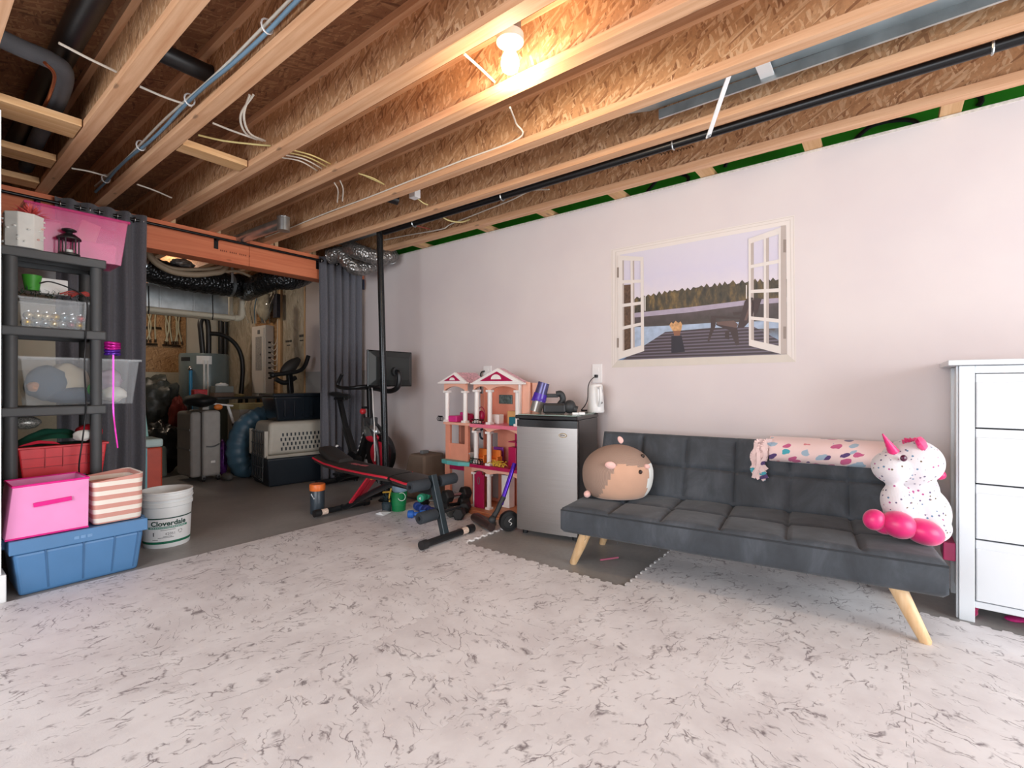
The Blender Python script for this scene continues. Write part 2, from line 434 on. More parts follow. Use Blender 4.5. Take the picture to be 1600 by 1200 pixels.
# beam: three plies with a lap joint
bm_ = MB()
beam = struct(MB().box((-0.7, YB+0.001, 2.26), (3.499, YB+0.15, 2.518)).build('support_beam', M_beam, bevel=0.004), 'reddish stained wooden beam carrying the joists over the opening', 'beam')
for a, b in ((-0.7, 2.175), (2.178, 3.498)):
    MB().box((a, YB-0.037, 2.26), (b, YB, 2.518)).build('ply', M_beam, beam, bevel=0.003)
for i in range(16):   # stamped letters on the beam face are worn to marks
    px = 345+i*3; q = yp(px, 391+i*0.62, YB-0.0375)
    if i % 5 != 4: MB().box((q.x-0.006, YB-0.0385, q.z-0.008), (q.x+0.004, YB-0.037, q.z+0.006)).build('stamp_mark', pm('stamp_ink', '#8c4a33', 0.8), beam)

# ================================================================ foam mat
def marble():
    t = NT('marble_foam'); oi = t.n('ShaderNodeObjectInfo'); p = t.obj()
    ang = t.math('MULTIPLY', t.math('FLOOR', t.math('MULTIPLY', oi.outputs['Random'], 3.99)), math.pi/2)
    vr = t.n('ShaderNodeVectorRotate', rotation_type='Z_AXIS'); t.l(p, vr.inputs['Vector']); t.l(ang, vr.inputs['Angle'])
    off = t.n('ShaderNodeVectorMath', operation='ADD'); t.l(vr.outputs[0], off.inputs[0])
    cm = t.n('ShaderNodeCombineXYZ'); t.l(t.math('MULTIPLY', oi.outputs['Random'], 37.0), cm.inputs[0]); t.l(t.math('MULTIPLY', oi.outputs['Random'], 91.0), cm.inputs[1])
    t.l(cm.outputs[0], off.inputs[1]); v = off.outputs[0]
    nz = t.n('ShaderNodeTexNoise'); nz.inputs['Scale'].default_value = 9.0; nz.inputs['Detail'].default_value = 5; t.l(v, nz.inputs['Vector'])
    sub = t.n('ShaderNodeVectorMath', operation='MULTIPLY_ADD'); t.l(nz.outputs['Color'], sub.inputs[0])
    sub.inputs[1].default_value = (0.16, 0.16, 0); t.l(v, sub.inputs[2]); w = sub.outputs[0]
    veins = None
    for sc, rot, th, msc, lo in (((6.5, 20.0, 1), 0.5, 0.05, 7.5, 0.525), ((13.0, 34.0, 1), 0.75, 0.085, 9.5, 0.555), ((4.0, 10.0, 1), 0.35, 0.024, 4.5, 0.51)):
        vo = t.n('ShaderNodeTexVoronoi', feature='DISTANCE_TO_EDGE'); vo.inputs['Scale'].default_value = 1.0
        t.l(t.mapping(t.mapping(w, (1, 1, 1), (0, 0, rot)), sc), vo.inputs['Vector'])
        line = t.ramp(vo.outputs['Distance'], [(0.0, 1.0), (th, 0.0)])
        mask = t.ramp(t.noise(t.mapping(v, (1, 1.7, 1), (0, 0, rot), (sc[0], 0, 0)), msc, 4, 0.6), [(lo, 0.0), (lo+0.10, 1.0)])
        k = t.math('MULTIPLY', line, mask); veins = k if veins is None else t.math('MAXIMUM', veins, k)
    cloud = t.ramp(t.noise(v, 3.5, 5, 0.6), [(0.35, '#dad6d7'), (0.6, '#e9e7e8')])
    dust = t.ramp(t.noise(v, 55, 3, 0.6), [(0.62, 0.0), (0.72, 0.5)])
    c = t.mix(dust, cloud, '#efe9e6'); c = t.mix(t.math('MULTIPLY', veins, 0.85), c, '#5f5157')
    t.base(c); t.b.inputs['Roughness'].default_value = 0.5; t.bump(t.noise(v, 190, 3), 0.12, 0.003); return t.m
M_marble = marble(); M_foam = pm('foam_edge', '#ece7e4', 0.8, var=0.03)
P_ = 0.5875; TX0 = 2.42; TY0 = 3.47
def tooth_edge(n=17, a=0.009):
    """offsets along one side: trapezoid teeth, 0..1"""
    out = []
    for k in range(n):
        s = a if k % 2 else -a
        for q in (0.08, 0.92): out.append(((k+q)/n, s))
    return out
TE = tooth_edge()
def tile_mesh(w=P_, straight_top=False, straight_right=False):
    g = 0.0006; pts = []
    hx, hy = w, P_
    pts += [(0+g, 0+g)]
    pts += [(u*hx, o+g) for u, o in TE] + [(hx-g, g)]
    pts += ([] if straight_right else [(hx-o-g, u*hy) for u, o in TE]) + [(hx-g, hy-g)]
    pts += ([] if straight_top else [(u*hx, hy+o-g) for u, o in TE[::-1]]) + [(g, hy-g)]
    pts += [(-o+g, u*hy) for u, o in TE[::-1]]
    n = len(pts); mb = MB()
    cx, cy = w/2, P_/2
    top = [Vector((x-cx, y-cy, 0.012)) for x, y in pts]; bot = [Vector((x-cx, y-cy, 0.0)) for x, y in pts]
    mb.add(top+bot, [tuple(range(n))]); mb.m(1); mb.add(top+bot, [(i, (i+1) % n, n+(i+1) % n, n+i) for i in range(n)])
    return mb.mesh('tile', [M_marble, M_foam])
T_std = tile_mesh(); T_top = tile_mesh(straight_top=True); T_cut = tile_mesh(w=XW-TX0-P_-0.004, straight_right=True); T_cut2 = tile_mesh(w=XW-TX0-P_-0.004, straight_right=True, straight_top=True)
mat_ = thing('foam_floor_mat', 'white marble-look foam mat of interlocking tiles with dark veins', 'mat', (1.2, 1.1, 0))
for r in range(0, 9):
    for c in range(-5, 2):
        y0 = TY0-P_*(r+1); x0 = TX0+P_*c
        if c >= 0 and r in (2, 3): continue
        if c == 1 and (r in (2, 3) or r > 5): continue
        me = (T_cut2 if r == 0 else T_cut) if c == 1 else (T_top if r == 0 else T_std)
        o = bpy.data.objects.new('tile', me); COL.objects.link(o)
        wdt = (XW-TX0-P_-0.004) if c == 1 else P_
        o.location = (x0+wdt/2, y0+P_/2, 0.0005); adopt(o, mat_)

# ================================================================ things hung in the joists
M_cab_w = pm('white_cable', '#e3ddd0', 0.5); M_cab_y = pm('yellow_cable', '#d9c98a', 0.5); M_cab_b = pm('blue_cable', '#6f90a8', 0.5); M_abs = pm('black_abs_pipe', '#1b1b1d', 0.4); M_ins = pm('grey_pipe_foam', '#55565a', 0.8, bump=0.2)
def cable(name, label, pts, r, mat, group=None, n=6, cat='cable'): return tag(MB().tube(spline(pts, n), r, 7).build(name, mat, smooth=60), label, cat, group)
ZC = 2.60; GW = 'white cables threaded through the joists'; LW = 'white electrical cable threaded between open ceiling joists'
for lab_, pts in zip(('white cable beside the grey foam pipe elbow', 'white cable next to the short black pipe stub', 'white cable ending at the beige cable loops', 'short white cable above the pink tote and wooden blocking', 'short white cable above the wooden beam past the curtain', 'white cable close to the glowing bulb'), ([(92, 67), (140, 92), (182, 112)], [(218, 135), (258, 152), (300, 166)], [(332, 192), (362, 204), (402, 218)], [(112, 263), (140, 268), (172, 277)], [(214, 288), (240, 297), (268, 309)], [(725, 84), (752, 108), (783, 138)])):
    cable('electrical_cable', lab_, [gp(x, y, ZC) for x, y in pts], 0.006, M_cab_w, GW)
cable('electrical_cable', 'yellow cable crossing under two joists near beige loops', [gp(310, 211, 2.6), gp(350, 220, 2.59), gp(402, 226, 2.6), gp(425, 228, 2.6)], 0.006, M_cab_y)
for k in range(2): cable('cable_loop', 'beige cable pair hanging in a loop below the joists', [gp(396-k*6, 148, 2.62), gp(376+k*5, 180, 2.56), gp(384+k*6, 208, 2.55), gp(410+k*4, 220, 2.6)], 0.006, M_cab_w, 'beige cable loops')
for k in range(4): cable('electrical_cable', ('yellow' if k > 1 else 'white')+' cable in the bundle of four between joists', [gp(440+k*5, 246-k*4, 2.6), gp(470+k*6, 252-k*3, 2.585), gp(498+k*8, 268-k*3, 2.6)], 0.005, M_cab_y if k > 1 else M_cab_w, 'bundle of four tan cables')
for k in range(2): cable('electrical_cable', 'short cream cable pair crossing between middle joists', [gp(560+k*4, 271+k, 2.6), gp(582, 278+k*2, 2.59), gp(600, 288, 2.6)], 0.005, M_cab_y, 'short cream cable pair')
for k in range(2): cable('electrical_cable', 'pale cable pair curling down a joist web', [gp(522+k*9, 285-k*3, 2.63), gp(528+k*8, 297-k*2, 2.60), gp(527+k*8, 316-k*2, 2.57)], 0.005, M_cab_w, 'curling pale cable pair')
# long cable stapled along a joist flange
x = 2.31-0.008
cable('stapled_cable', 'thin white cable stapled along the joist below the bulb', [xp(797, 168, 2.0), xp(806, 192, 2.2), (x, xp(811, 213, x).y, 2.565)]+[(x, y, 2.563+0.004*math.sin(y*7)) for y in (2.2, 2.7, 3.2, 3.8, 4.4, 4.9)], 0.005, M_cab_w)
x = 0.985
bc = thing('blue_cable', 'thick blue-grey cable with zip ties along a joist side', 'cable', (x, 2.5, 2.57))
MB().tube(spline([(x-0.012, y, 2.585+0.012*math.sin(y*5)) for y in [0.6+0.3*k for k in range(15)]], 4), 0.009, 8).build('cable', M_cab_b, bc, smooth=60)
MB().tube(spline([(x-0.014, y, 2.608+0.010*math.sin(y*4+1)) for y in [0.6+0.3*k for k in range(15)]], 4), 0.007, 8).build('white_cable', M_cab_w, bc, smooth=60)
for y in (2.05, 2.9, 3.7, 4.5): MB().tube([(x-0.014+0.024*math.cos(a), y, 2.597+0.03*math.sin(a)) for a in [2*math.pi*k/12 for k in range(12)]], 0.004, 5, closed=True).build('zip_tie', M_white, bc)
# pipes at far left
pp = thing('drain_pipe', 'wide black drain pipe running along the left joist', 'pipe', (0.52, 3, 2.65)); MB().tube([(0.54, 0.5, 2.775), (0.54, 3.0, 2.77), (0.54, 4.9, 2.765)], 0.055, 18).build('tube', M_abs, pp, smooth=40); MB().tube([(0.54, 2.2, 2.772), (0.54, 2.32, 2.7715)], 0.062, 18).build('coupling', M_abs, pp, smooth=40)
pp = thing('insulated_pipe', 'grey foam wrapped pipe with an elbow at ceiling corner', 'pipe', gp(95, 120, 2.66))
MB().tube(spline([gp(-20, 50, 2.65), gp(35, 76, 2.65), gp(82, 96, 2.65), gp(100, 116, 2.65), gp(88, 160, 2.65), gp(60, 215, 2.65), gp(40, 262, 2.65)], 7), 0.04, 14).build('tube', M_ins, pp, smooth=60)
cable('copper_line', 'thin copper line bent beside the grey foam pipe', [gp(70, 98, 2.59), gp(85, 117, 2.59), gp(78, 147, 2.59), gp(66, 172, 2.59)], 0.008, pm('copper', '#b5714f', 0.3, 0.9), cat='pipe')
pp = thing('pipe_stub', 'short black pipe stub poking through a joist web', 'pipe', gp(290, 92, 2.70)); a, b = gp(262, 80, 2.72), gp(319, 107, 2.72); b.y = a.y+0.0; b.x = 1.02; MB().tube([(0.705, a.y, 2.70), (1.02, a.y, 2.70)], 0.045, 16).build('tube', M_abs, pp, smooth=40); MB().lathe([(0.047, 0), (0.047, 0.01)], 16, TR((1.012, a.y, 2.70), 0, math.pi/2, 0)).build('collar', M_abs, pp)
pp = thing('pipe_stub', 'stubby black pipe beside white box above the post', 'pipe', gp(625, 313, 2.62)); c = gp(623, 312, 2.66); MB().tube([(2.36, c.y+0.06, 2.66), (2.62, c.y-0.02, 2.64)], 0.038, 14).build('tube', M_abs, pp, smooth=40)
c = gp(648, 304, 2.6); wbx = thing('junction_box', 'small white junction box clipped above the post', 'junction box', c); MB().box((-0.03, -0.035, -0.03), (0.03, 0.035, 0.04), TR(c)).build('body', M_white, wbx, bevel=0.004); MB().tube(spline([c+Vector((0.02, 0, -0.02)), c+Vector((0.07, -0.02, -0.05)), c+Vector((0.12, -0.02, -0.05))], 5), 0.005, 6).build('lead', M_cab_y, wbx, smooth=60)
# long runs beside the wall: gas pipe, sheet-metal cover, strap
gx = 2.838
gpz = thing('gas_pipe', 'slim black steel gas pipe clipped under the joists', 'pipe', (gx, 1.5, 2.545)); MB().tube([(gx+0.01, -3.1, 2.515), (gx+0.005, 3.72, 2.517)], 0.024, 14).build('tube', M_blackm, gpz, smooth=40)
for y in (-0.35, 1.0, 2.3, 3.3): MB().tube([(gx+0.008+0.027*math.cos(a), y, 2.516+0.028*math.sin(a)) for a in [2*math.pi*k/12 for k in range(12)]], 0.005, 5, closed=True).build('clip', M_galv, gpz)
for y0_, y1_, lab_ in ((2.0, 3.72, 'dull sheet metal strip beside the gas pipe clips'), (3.9, 4.62, 'dull sheet metal strip above the silver flex ducts')): tag(MB().box((2.802, y0_, 2.585), (2.98, y1_, 2.60)).build('joist_cavity_cover', M_galv), lab_, 'sheet metal')
dl = thing('rectangular_duct', 'pale galvanised duct laid between two joists with white tape', 'duct', (2.55, 0, 2.57))
MB().add([(2.39, -3.1, 2.585), (2.62, -3.1, 2.585), (2.62, 1.05, 2.63), (2.39, 1.55, 2.63), (2.39, -3.1, 2.78), (2.62, -3.1, 2.78), (2.62, 1.05, 2.78), (2.39, 1.55, 2.78)], [(0,3,2,1),(4,5,6,7),(0,1,5,4),(1,2,6,5),(2,3,7,6),(3,0,4,7)]).build('duct', pm('pale_galvanised', '#97a3a8', 0.35, 0.6, var=0.15, scale=5), dl, bevel=0.003)
q = gp(1190, 108, 2.56); MB().box((2.386, q.y-0.03, 2.59), (2.63, q.y+0.03, 2.60)).build('tape', M_white, dl)
MB().box((2.615, -3.1, 2.57), (2.628, 1.0, 2.62)).build('flange', M_galv, dl)
a, b = xp(1143, 119, 2.40), xp(1108, 213, 2.46)
st = thing('hanging_strap', 'white metal strap dangling from the joist near gas pipe', 'strap', b); a = Vector((2.385, xp(1143, 119, 2.385).y, 2.56)); b = cf(1108, 210, 2.62)
MB().beam(a, b, 0.028, 0.004, RD.cross(UP)).build('strip', M_white, st); MB().cyl(b-VD*0.002, b+VD*0.012, 0.011).build('eyelet', M_galv, st, smooth=40); MB().beam(b, b+(b-a).normalized()*0.02, 0.028, 0.006, RD.cross(UP)).build('bent_tip', M_white, st)
cable('hanging_cable', 'pair of cream cables sagging under the joist near wall', [xp(683, 333, 2.85), xp(700, 344, 2.95), xp(720, 347, 3.1), xp(734, 343, 3.24)], 0.006, M_cab_y)
cable('wall_cable', 'long tan cable sagging along the joist beside the wall', [xp(600, 375, 3.22), xp(640, 367, 3.22), xp(690, 358, 3.22), xp(705, 350, 3.22), xp(760, 328, 3.22), xp(800, 312, 3.22), xp(830, 298, 3.22), xp(858, 296, 3.22)], 0.006, M_cab_w)
cable('red_wire', 'thin red wire crossing below the gas pipe', [xp(640, 350, 2.85), xp(660, 355, 3.0), xp(672, 358, 3.2)], 0.004, pm('red_wire', '#a83a34', 0.5))
# handwriting on the joist web by the wall (worn to loose strokes)
M_ink = pm('pencil_ink', '#5a3d25', 0.8); random.seed(5); wx = 3.265-0.0065
for (a, b, c, d, n) in ((950, 262, 982, 254, 7), (993, 254, 1014, 247, 4), (1030, 242, 1052, 236, 4), (1056, 236, 1084, 228, 6)):
    pts = []
    for k in range(n*3+1):
        t = k/(n*3); p = xp(a+(c-a)*t, b+(d-b)*t, wx); pts.append(p+Vector((0, 0.004*math.cos(k*2.1), 0.011*math.sin(k*2.1+random.random()))))
    o = MB().tube(spline(pts, 3), 0.0022, 4).build('handwriting', M_ink); adopt(o, ceiling)
# bulb
bulb_p = Vector((1.70, 1.32, 2.60)); bulb_p = cf(797, 96, 2.19)
lampo = thing('ceiling_bulb', 'bare glowing light bulb in white porcelain holder', 'light bulb', bulb_p)
TB = Matrix.Translation(bulb_p)
MB().lathe([(0.0, -0.052), (0.02, -0.049), (0.036, -0.036), (0.042, -0.012), (0.038, 0.015), (0.024, 0.045), (0.017, 0.06), (0.017, 0.07)], 24, TB, cap0=False).build('bulb', pm('lit_glass', '#fff3dc', 0.3, var=0.0, emit=14), lampo, smooth=60)
MB().lathe([(0.022, 0.062), (0.035, 0.066), (0.062, 0.085), (0.062, 0.12), (0.05, 0.124)], 28, TB).build('holder', M_white, lampo, smooth=40)
MB().lathe([(0.05, 0.124), (0.05, ZS-bulb_p.z)], 20, TB).build('box', pm('box_steel', '#8d8f90', 0.4, 0.5), lampo, smooth=40)
pl = bpy.data.lights.new('bulb_light', 'POINT'); pl.energy = 20; pl.color = (1.0, 0.78, 0.52); pl.shadow_soft_size = 0.045
po = bpy.data.objects.new('bulb_light', pl); COL.objects.link(po); po.location = bulb_p-UP*0.0; po.parent = lampo; po.location = (0, 0, -0.11)

# ================================================================ curtain rod, curtains
YR = 4.91; ZR = 2.455
rod = thing('curtain_rod', 'long slim black curtain rod mounted on the beam face', 'curtain rod', (1.5, YR, ZR)); MB().tube([(-0.6, YR, ZR), (3.46, YR, ZR)], 0.0125, 12).build('bar', M_blackm, rod, smooth=40)
for px in (341, 60, 500):
    q = yp(px, 372, YR); x = q.x; MB().box((x-0.018, YB-0.045, ZR-0.09), (x+0.018, YB-0.038, ZR+0.02)).box((x-0.010, YR, ZR-0.02), (x+0.010, YB-0.04, ZR-0.0126)).build('bracket', M_blackm, rod)
def curtain_mat():
    t = NT('grey_curtain'); p = t.obj(); f = t.noise(t.mapping(p, (160, 160, 60)), 1.0, 2); t.base(t.ramp(f, [(0.3, '#5a5a61'), (0.7, '#67676e')])); t.b.inputs['Roughness'].default_value = 0.85; t.b.inputs['Sheen Weight'].default_value = 0.2; t.bump(f, 0.1, 0.001); return t.m
M_curt = curtain_mat()
def curtain(label, x0, x1, folds, z0, seed, spread=0.0):
    c = thing('curtain', label, 'curtain', ((x0+x1)/2, YR, z0)); nu, nv = folds*14, 24
    def fn(u, v):
        s = u*folds*2*math.pi; amp = 0.036*(0.75+0.35*noise.noise((u*6, seed, v*1.5))); ph = 0.5*noise.noise((v*1.6, seed*3.1, u*2))
        w = (x1-x0)*(1+spread*(1-v)); xx = (x0+x1)/2-w/2+w*u+0.012*noise.noise((u*9, v*3, seed)); yy = YR+amp*math.sin(s+ph*(1-v)*2)+0.02*noise.noise((u*4, v*2, seed+5))*(1-v)
        yy = min(yy, YB-0.046)
        return (xx, yy, z0+(2.505-z0)*v)
    MB().grid(fn, nu, nv).build('cloth', M_curt, c, smooth=179, solid=0.003)
    for k in range(folds*2):
        u = (k+0.5)/(folds*2) if False else k/(folds*2.0)+0.25/(folds); xx = x0+(x1-x0)*u
        if xx < x1: MB().tube([(xx, YR+0.022*math.cos(a), ZR+0.022*math.sin(a)) for a in [2*math.pi*i/14 for i in range(14)]], 0.004, 6, closed=True).build('grommet', M_chrome, c, smooth=60)
    return c
curtain('dark grey grommet curtain hanging behind the plastic shelf', 0.76, 1.33, 5, 0.02, 1.0, -0.06)
cr = curtain('dark grey grommet curtain gathered against the pink wall', 2.885, 3.44, 6, 0.02, 2.0, -0.08)
MB().box((3.445, YR-0.012, 2.22), (3.462, YR+0.012, 2.34)).build('fabric_tag', pm('navy_tag', '#22283c', 0.7, var=0.5, scale=80), cr)

# ================================================================ ducts near the beam
def flexmat(name, c0, c1):
    t = NT(name); p = t.obj(); v = t.n('ShaderNodeTexVoronoi'); v.inputs['Scale'].default_value = 38; t.l(p, v.inputs['Vector']); t.base(t.ramp(v.outputs['Distance'], [(0.0, c0), (0.7, c1)])); t.b.inputs['Metallic'].default_value = 0.75; t.b.inputs['Roughness'].default_value = 0.28; t.bump(v.outputs['Distance'], 0.9, 0.012); return t.m
M_foil = flexmat('silver_flex', '#6d6b69', '#94918e'); M_bflex = flexmat('black_flex', '#232425', '#3b3c3d')
def flex(label, pts, r, mat, n=10, bands=()):
    t = thing('flexible_duct', label, 'duct', pts[len(pts)//2]); P = spline(pts, n); rs = [r*(1+0.035*math.sin(i*2.2)) for i in range(len(P))]
    MB().tube(P, rs, 22).build('sleeve', mat, t, smooth=70)
    for i in bands: k = int(i*(len(P)-2)); MB().tube([P[k], P[k+1]], r*1.05, 22).build('band', M_galv, t, smooth=40)
    for i in bands: p = P[int(i*(len(P)-2))]; MB().box((p.x-0.012, p.y-r*1.06-0.002, p.z), (p.x+0.012, p.y-r*1.06, ZJ+0.02)).build('hanger_strap', M_galv, t)
    return t
Q = lambda px, py, y: yp(px, py, y)
flex('silver insulated flex duct curving beside the curtain top', [(2.93, 4.78, 2.48), Q(533, 398, 4.66), Q(555, 418, 4.55), Q(580, 414, 4.52), (3.36, 4.62, 2.50)], 0.085, M_foil)
flex('silver foil flex duct looping behind the black post', [(3.02, 4.55, 2.56), Q(562, 394, 4.35), Q(588, 402, 4.28), Q(610, 400, 4.26), (3.41, 4.40, 2.52)], 0.08, M_foil, bands=(0.86,))
el = thing('duct_elbow', 'galvanised round duct elbow between joists above the beam', 'duct', gp(443, 352, 2.6)); c = xp(443, 352, 2.12)
MB().tube([c+UP*0.07, c-UP*0.05], 0.052, 20).build('collar', M_galv, el, smooth=40); MB().tube([c+UP*0.02, c+Vector((-0.02, 0.5, 0.02)), c+Vector((-0.02, 1.2, 0.02))], 0.048, 18).build('pipe', M_galv, el, smooth=40); MB().tube([c+UP*0.074, c+UP*0.066], 0.056, 20).build('bead', M_chrome, el, smooth=40)

# ================================================================ utility space
flex('thick black insulated duct running across the utility space', [Q(205, 408, 6.0), Q(245, 425, 6.0), Q(300, 437, 6.0), Q(350, 444, 6.05), Q(392, 448, 6.1)], 0.135, M_bflex, bands=(0.12, 0.8))
flex('black insulated duct bulging below the beam near the wall', [Q(385, 455, 6.2), Q(405, 445, 5.7), Q(430, 436, 5.45), Q(455, 436, 5.4), Q(478, 428, 5.6)], 0.12, M_bflex)
rd = thing('trunk_duct', 'shiny galvanised rectangular trunk duct above the white pipes', 'duct', Q(290, 486, 6.7)); a, b = Q(150, 470, 6.6), Q(357, 478, 6.6)
MB().box((0.3, 6.6, 1.97), (b.x, 6.95, 2.24)).build('duct', M_galv, rd, bevel=0.004)
for px in (250, 303, 330): x = Q(px, 470, 6.6).x; MB().box((x-0.012, 6.592, 1.965), (x+0.012, 6.96, 2.245)).build('seam', M_galv, rd, bevel=0.003)
M_pvc = pm('cream_pvc', '#cfc8b4', 0.45, var=0.03)
for k, (y, pxe, py, pyt) in enumerate(((6.35, 378, 491, 462), (7.03, 360, 494, 462))):
    pv = thing('vent_pipe', ('cream plastic vent pipe with elbow below trunk duct', 'second cream vent pipe behind and beside the first elbow')[k], 'pipe', Q(300, py, y)); z = Q(300, 490 if k == 0 else 493, y).z; xe = Q(pxe, py, y).x
    MB().tube([(0.4, y, z), (xe-0.06, y, z)]+arc((xe-0.06, y, z+0.06), 0.06, -90, 0, 6)+[(xe, y, z+0.35)], 0.032, 14).build('pipe', M_pvc, pv, smooth=60)
    MB().tube([(xe-0.09, y, z), (xe-0.06, y, z)]+arc((xe-0.06, y, z+0.06), 0.06, -90, 0, 6)+[(xe, y, z+0.10)], 0.040, 14).build('elbow', M_pvc, pv, smooth=60)
    for px in (231, 331): x = Q(px, 490, y).x; MB().tube([(x, y-0.02, z-0.035), (x, y-0.036, z), (x, y-0.02, z+0.25)], 0.006, 5).build('hanger', M_blackm, pv)
bun = [('bundle of beige tubes looping over the black duct', 0.03, [(228, 392), (243, 410), (268, 424), (300, 429), (330, 427), (350, 421)]), ('beige tube curving beside the bundle', 0.018, [(236, 398), (260, 416), (296, 421), (345, 416)]), ('thin beige tube curling over the duct end', 0.014, [(345, 420), (372, 424), (395, 432), (415, 424)])]
for lab, r, pts in bun: tag(MB().tube(spline([Vector((Q(*pts[0], 5.72).x-0.12, 5.85, 2.62))]+[Q(x, y, 5.72) for x, y in pts]+[Vector((Q(*pts[-1], 5.72).x+0.12, 5.85, 2.60))], 8), r, 10).build('tube_bundle', pm('beige_tubing', '#a6947c', 0.6), smooth=60), lab, 'tubing')
M_flo = pm('foil_scrap', '#a5a4a0', 0.35, 0.4, var=0.4, scale=30)
for lab, px, py, s in (('crumpled silver foil above the black duct', 285, 412, 0.11), ('small foil scrap under the beam', 398, 437, 0.07)):
    c = Q(px, py, 5.95); m = MB().sph((0,0,0), 1.0, 16, 10); m.v = [c+Vector((p.x*s, p.y*s*0.5, p.z*s*0.42))*(1+0.45*noise.noise(p*2.3+c)) for p in m.v]; tag(m.build('foil_scrap', M_flo), lab, 'foil')
# manifold board with supply tubes on the back wall
x0, x1 = Q(195, 520, YE).x, Q(290, 520, YE).x; mbd = thing('manifold_board', 'strand board panel carrying rows of water lines', 'board', ((x0+x1)/2, YE-0.02, 1.28)); MB().box((x0, YE-0.02, 1.285), (x1, YE-0.001, 2.55)).build('board', M_osb_wall, mbd)
M_pex = pm('pale_pex', '#b8b49a', 0.5); M_brs = pm('dark_brass', '#3a2f22', 0.4, 0.6)
random.seed(11)
for k, px in enumerate((224, 230, 237, 243, 256, 261, 266, 271, 276, 281)):
    a = Q(px, 486, YE-0.06); b = Q(px+(3 if k > 3 else 0)-(k % 3), 536 if k > 3 else 533, YE-0.05); mid = a.lerp(b, 0.5)+Vector((0.05*math.sin(k*2), -0.02, 0)); MB().tube(spline([a+UP*0.2, a, mid, b], 5), 0.011, 7).build('supply_tube', M_pex, mbd, smooth=60)
    MB().cyl(b+UP*0.03, b-UP*0.02, 0.015, seg=8).build('valve', M_brs, mbd)
for a, b, y in ((222, 246, 537), (254, 282, 539), (226, 252, 511)): p, q = Q(a, y, YE-0.05), Q(b, y, YE-0.05); MB().tube([p, Vector((q.x, q.y, p.z))], 0.016, 8).build('manifold', M_brs, mbd, smooth=60)
# water heater
wc_ = Vector((2.80, 7.80, 0)); wh_ = thing('water_heater', 'tall grey cylindrical water heater with white label and blue pipe', 'water heater', wc_); TW = Matrix.Translation(wc_)
M_heat = pm('heater_grey', '#6e7b7c', 0.28, 0.15, var=0.03); MB().lathe([(0.30, 0.03), (0.31, 0.05), (0.31, 1.50), (0.30, 1.53), (0.0, 1.535)], 40, TW, cap1=False).build('tank', M_heat, wh_, smooth=40); MB().lathe([(0.29, 0.0), (0.29, 0.032)], 30, TW).build('base', M_black, wh_)
def on_tank(px, r=0.312):
    d = ray(px, 600); d.z = 0; o = Vector((0, 0, 0)); A_ = d.dot(d); B_ = -2*d.dot(wc_); C_ = wc_.dot(wc_)-r*r; t = (-B_-math.sqrt(max(0, B_*B_-4*A_*C_)))/(2*A_); return d*t
for name, pa, pb, ya, yb, mt in (('label_plate', 307, 331, 556, 569, M_white), ('warning_label', 283, 297, 558, 564, M_dark)):
    m = MB(); n = 6; top = [on_tank(pa+(pb-pa)*k/n) for k in range(n+1)]; f0 = top[3].dot(VD); za, zb = CAM_H-(yb-600)/FPX*f0, CAM_H-(ya-600)/FPX*f0
    m.add([Vector((p.x, p.y, za)) for p in top]+[Vector((p.x, p.y, zb)) for p in top], [(i, i+1, n+2+i, n+1+i) for i in range(n)]); m.build(name, mt, wh_)
a = on_tank(299); f0 = a.dot(VD); a.z = CAM_H-(577-600)/FPX*f0; MB().tube([a+Vector((-0.02, -0.03, 0)), a+Vector((-0.02, -0.04, -0.9))], 0.022, 10).build('blue_pipe', pm('pipe_blue', '#2d86b5', 0.4), wh_, smooth=40); MB().sph(a+Vector((-0.02, -0.03, 0.01)), 0.034, 10, 8).build('relief_valve', M_chrome, wh_, smooth=179)
for px in (319, 325):
    a = on_tank(px, 0.325); m = MB().tube([Vector((a.x, a.y, 1.43)), Vector((a.x, a.y, 0.7))], 0.012, 8); m.build('highlight_tube', M_white, wh_, smooth=40)  # bright vertical highlights of the tank, modelled as thin white tubes
for k, (px, pts) in enumerate(((316, [(317, 553), (314, 520), (313, 505), (318, 492)]), (325, [(326, 553), (326, 520), (324, 502), (318, 490)]))):
    MB().tube(spline([yp(x, y, 7.75) for x, y in pts], 6), 0.035, 12).build('insulated_line', M_abs, wh_, smooth=60); MB().cyl(yp(pts[0][0], 556, 7.75), yp(pts[0][0], 548, 7.75), 0.03, seg=12).build('fitting', M_chrome, wh_, smooth=40)
MB().tube(spline([yp(x, y, 7.72) for x, y in ((327, 521), (345, 523), (362, 532), (374, 548), (379, 570), (378, 600), (374, 640))], 7), 0.032, 12).build('drain_hose', M_abs, wh_, smooth=60)
for px in (326,): MB().tube([yp(px, 505, 7.74), yp(px+0.5, 545, 7.74)], 0.022, 8).build('braided_line', pm('braid', '#7d7c72', 0.4, 0.4, var=0.6, scale=70), wh_, smooth=40)
for k, px in enumerate((345, 352)): tag(MB().tube([yp(px, 498, 8.78), Vector((yp(px, 590, 8.78).x, 8.78, 0.0))], 0.04, 12).build('black_riser', M_abs, smooth=40), ('left black riser pipe on wall behind heater', 'right black riser pipe on wall behind heater')[k], 'pipe')
